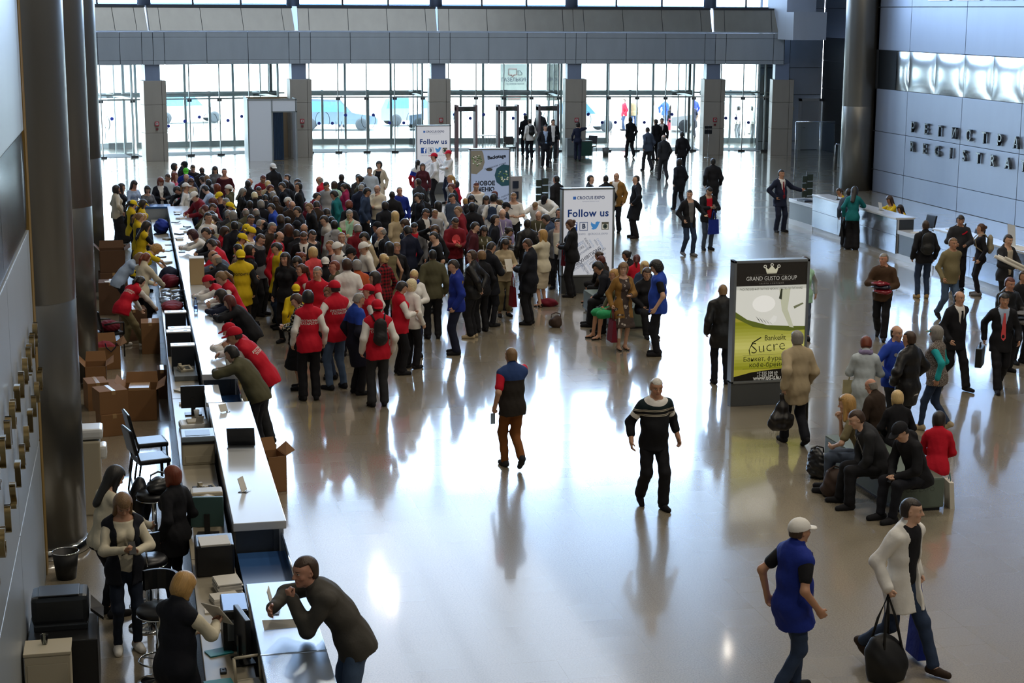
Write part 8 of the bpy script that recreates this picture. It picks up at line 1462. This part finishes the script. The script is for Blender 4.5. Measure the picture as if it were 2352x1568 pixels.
gadget('reading a sheet of paper', 'r', 'sheet of paper read by the blond bob', 'paper_sheet', .21, .29, M_PAPER, .1, 40, 'paper', .06); gadget('rust trousers', 'l', 'folded leaflet in the lowered hand above the rust trousers', 'leaflet', .07, .16, plain('pale_blue_paper', '8fa5bd', .4), .13, 0, 'leaflet', -.06); gadget('very long dark hair and beige', 'l', 'white folder held by the long dark hair in beige', 'folder', .16, .3, M_PAPER, .1, 35, 'folder', .08); gadget('dark crop, cream collar and navy', 'r', 'white folder held by the navy coat with cream collar', 'folder', .12, .3, M_PAPER, .1, 35, 'folder', .06)
gadget('hand of', 'r', '', 'x') if False else None
def bundle():
    for sub, nm, lb, c1, c2 in (('carrying wrapped packages', 'clothes_bundle', 'packets wrapped in clear film, red and blue, held by the brown jacket', 'dred', 'navy'), ('carrying wrapped goods', 'clothes_bundle', 'grey goods wrapped in film, carried by the black quilted jacket', 'grey', 'slate')):
        a = grip_at(sub, 'l', .06)[0]; b, yaw, root, s = grip_at(sub, 'r', .06); f = Vector((-math.sin(math.radians(yaw)), math.cos(math.radians(yaw)), 0)); c = (a + b) / 2 + f * .12; t = thing(nm, lb, 'clothes', c, yaw)
        for i, (col, dz) in enumerate(((c1, -.06), (c2, .02), (c1, .09))):
            F = Field((-.28, -.2, -.12), (.28, .2, .12), .014); F.ell((.02 * (i - 1), 0, 0), (.2, .13, .05), None, 0); wrinkle(F, .016, 40 + i); V, Q = F.mesh(); me = raw_mesh('packet', V, Q); me.materials.append(plain('film_' + col, CLOTH[col], .22)); o = bpy.data.objects.new('packet', me); COL.objects.link(o); o.parent = t; o.location = (0, 0, dz)
bundle()
def rolls():
    p, yaw, root, s = grip_at('charcoal bomber jacket', 'r', .06); q = grip_at('charcoal bomber jacket', 'l', .06)[0]; d = Vector((.83, -.35, -.42)).normalized(); c = (p + q) / 2 + Vector((0, -.1, .0))
    for i, o in enumerate(((0, 0, 0), (0, .05, .05), (.02, -.03, .07))): t = thing('paper_roll', ('thick white paper roll under the arm of the bomber jacket', 'white paper roll lying on the thick one', 'thin white paper roll beside the two larger ones')[i], 'paper roll'); a = c + Vector(o) - d * (.62 - .1 * i); m = MB(); m.tube([a, a + d * 1.2], .035 - .006 * i, 14); m.build('roll', M_PAPER, t)
rolls()
def backpack(sub, mat, label, w=.3, h=.44, d=.15, logo=None):
    root, s = whom(sub); c = root.matrix_world @ Vector((s.waist + s.Fc @ np.array((0, -.13 - d * .62, .17))).tolist()); yaw = math.degrees(root.rotation_euler.z); t = thing('backpack', label, 'backpack', c, yaw + s.P['twist']); t.rotation_euler.x = -math.radians(s.P['lean'])
    F = Field((-w, -d - .1, -h * .7), (w, d + .1, h * .7), .013); F.cone((0, 0, -h * .24), (0, .0, h * .26), w * .5, w * .43, 0, w / d, np.eye(3)); F.ell((0, -d * .38, -h * .18), (w * .36, d * .3, h * .2), None, .03); wrinkle(F, .006, 9); V, Q = F.mesh(); me = raw_mesh('pack', V, Q); me.materials.append(mat); o = bpy.data.objects.new('pack', me); COL.objects.link(o); o.parent = t
    for sg in (-1, 1):
        m = MB(); P = [(sg * .08, d * .5, h * .34), (sg * .105, d * .62 + .05, h * .36 + .08), (sg * .115, d * .62 + .17, h * .36 + .07), (sg * .125, d * .62 + .27, h * .36 - .04), (sg * .16, d * .62 + .24, -.06), (sg * .19, d * .62 + .1, -.16)]; m.tube(P, .014, 6); m.build('shoulder_strap', mat, t)
    if logo: lettering('print', logo, .06, M_PAPER, t, (0, -d * .75, -.1), (1, 0, 0), (0, 0, 1))
M_NYL = plain('black_nylon', '0d0d0f', .6)
backpack('carrying the black backpack', M_NYL, 'slim black backpack on the back of the red lettered vest', .24, .5, .12); backpack('black hooded jacket and black backpack', M_NYL, 'black backpack worn by the man facing the desk', .32, .48, .17); backpack('black top and pale backpack', plain('beige_canvas', '9a9078', .7), 'pale canvas backpack worn at the desk', .27, .42, .14); backpack('white tee with a blue backpack', cloth('denim'), 'blue backpack in the crowd before the menu sign', .26, .38, .13); backpack('with a maroon backpack', cloth('burg'), 'shiny maroon backpack at the crowd edge', .3, .44, .16); backpack('white shirt and black backpack', M_NYL, 'black backpack worn beneath the metal detector', .28, .42, .14)
def bags_on_floor():
    blob('rucksack', (9.1, 20.35, 0), (.15, .16, .22), plain('brown_canvas', '3a2820', .7), 'brown rucksack on the floor by the feet of the hunched sitter', 'bag', 51, None, 20, .1); blob('jacket', (9.42, 20.0, .46), (.14, .14, .06), plain('brown_canvas', '3a2820', .7), 'brown jacket lying on the lap side of the green bench', 'jacket', 52) if False else None
    blob('handbag', (9.25, 21.3, 0), (.12, .18, .24), M_LEATH, 'black bag standing beside the blond sitter with sunglasses', 'bag', 53, None, 0, .1)
    t = thing('paper_bag', 'white paper bag leaning on the end of the green bench', 'bag', (10.42, 19.62, 0), 80); m = MB(); m.poly([(-.13, -.05, 0), (.13, -.05, 0), (.13, -.02, .36), (-.13, -.02, .36)], (0, .06, 0)); m.build('bag_body', M_PAPER, t); m = MB(); m.tube([(-.05, 0, .36), (0, 0, .46), (.05, 0, .36)], .005, 5); m.build('handle', cloth('teal'), t)
    blob('handbag', (8.45, 33.1, 0), (.12, .1, .14), plain('brown_canvas', '3a2820', .7), 'brown bag on the floor beside the crowd', 'bag', 54, None, 0, .1); blob('gift_bag', (8.9, 35.6, 0), (.2, .16, .1), cloth('burg'), 'red bag on the floor behind the beige skirt', 'bag', 55)
bags_on_floor()
def cap_in_hand():
    p, yaw, root, s = grip_at('reddish crop and black jacket', 'r'); o = bpy.data.objects.new('baseball_cap', hair_mesh('cap')); COL.objects.link(o); o.location = p + Vector((-.3, -.05, .5)); o.rotation_euler = (0, 0, 1.6); o.material_slots[0].link = 'OBJECT'; o.material_slots[0].material = cloth('cobalt'); tag(o, 'blue cap held up by the reddish crop and black jacket', 'cap')
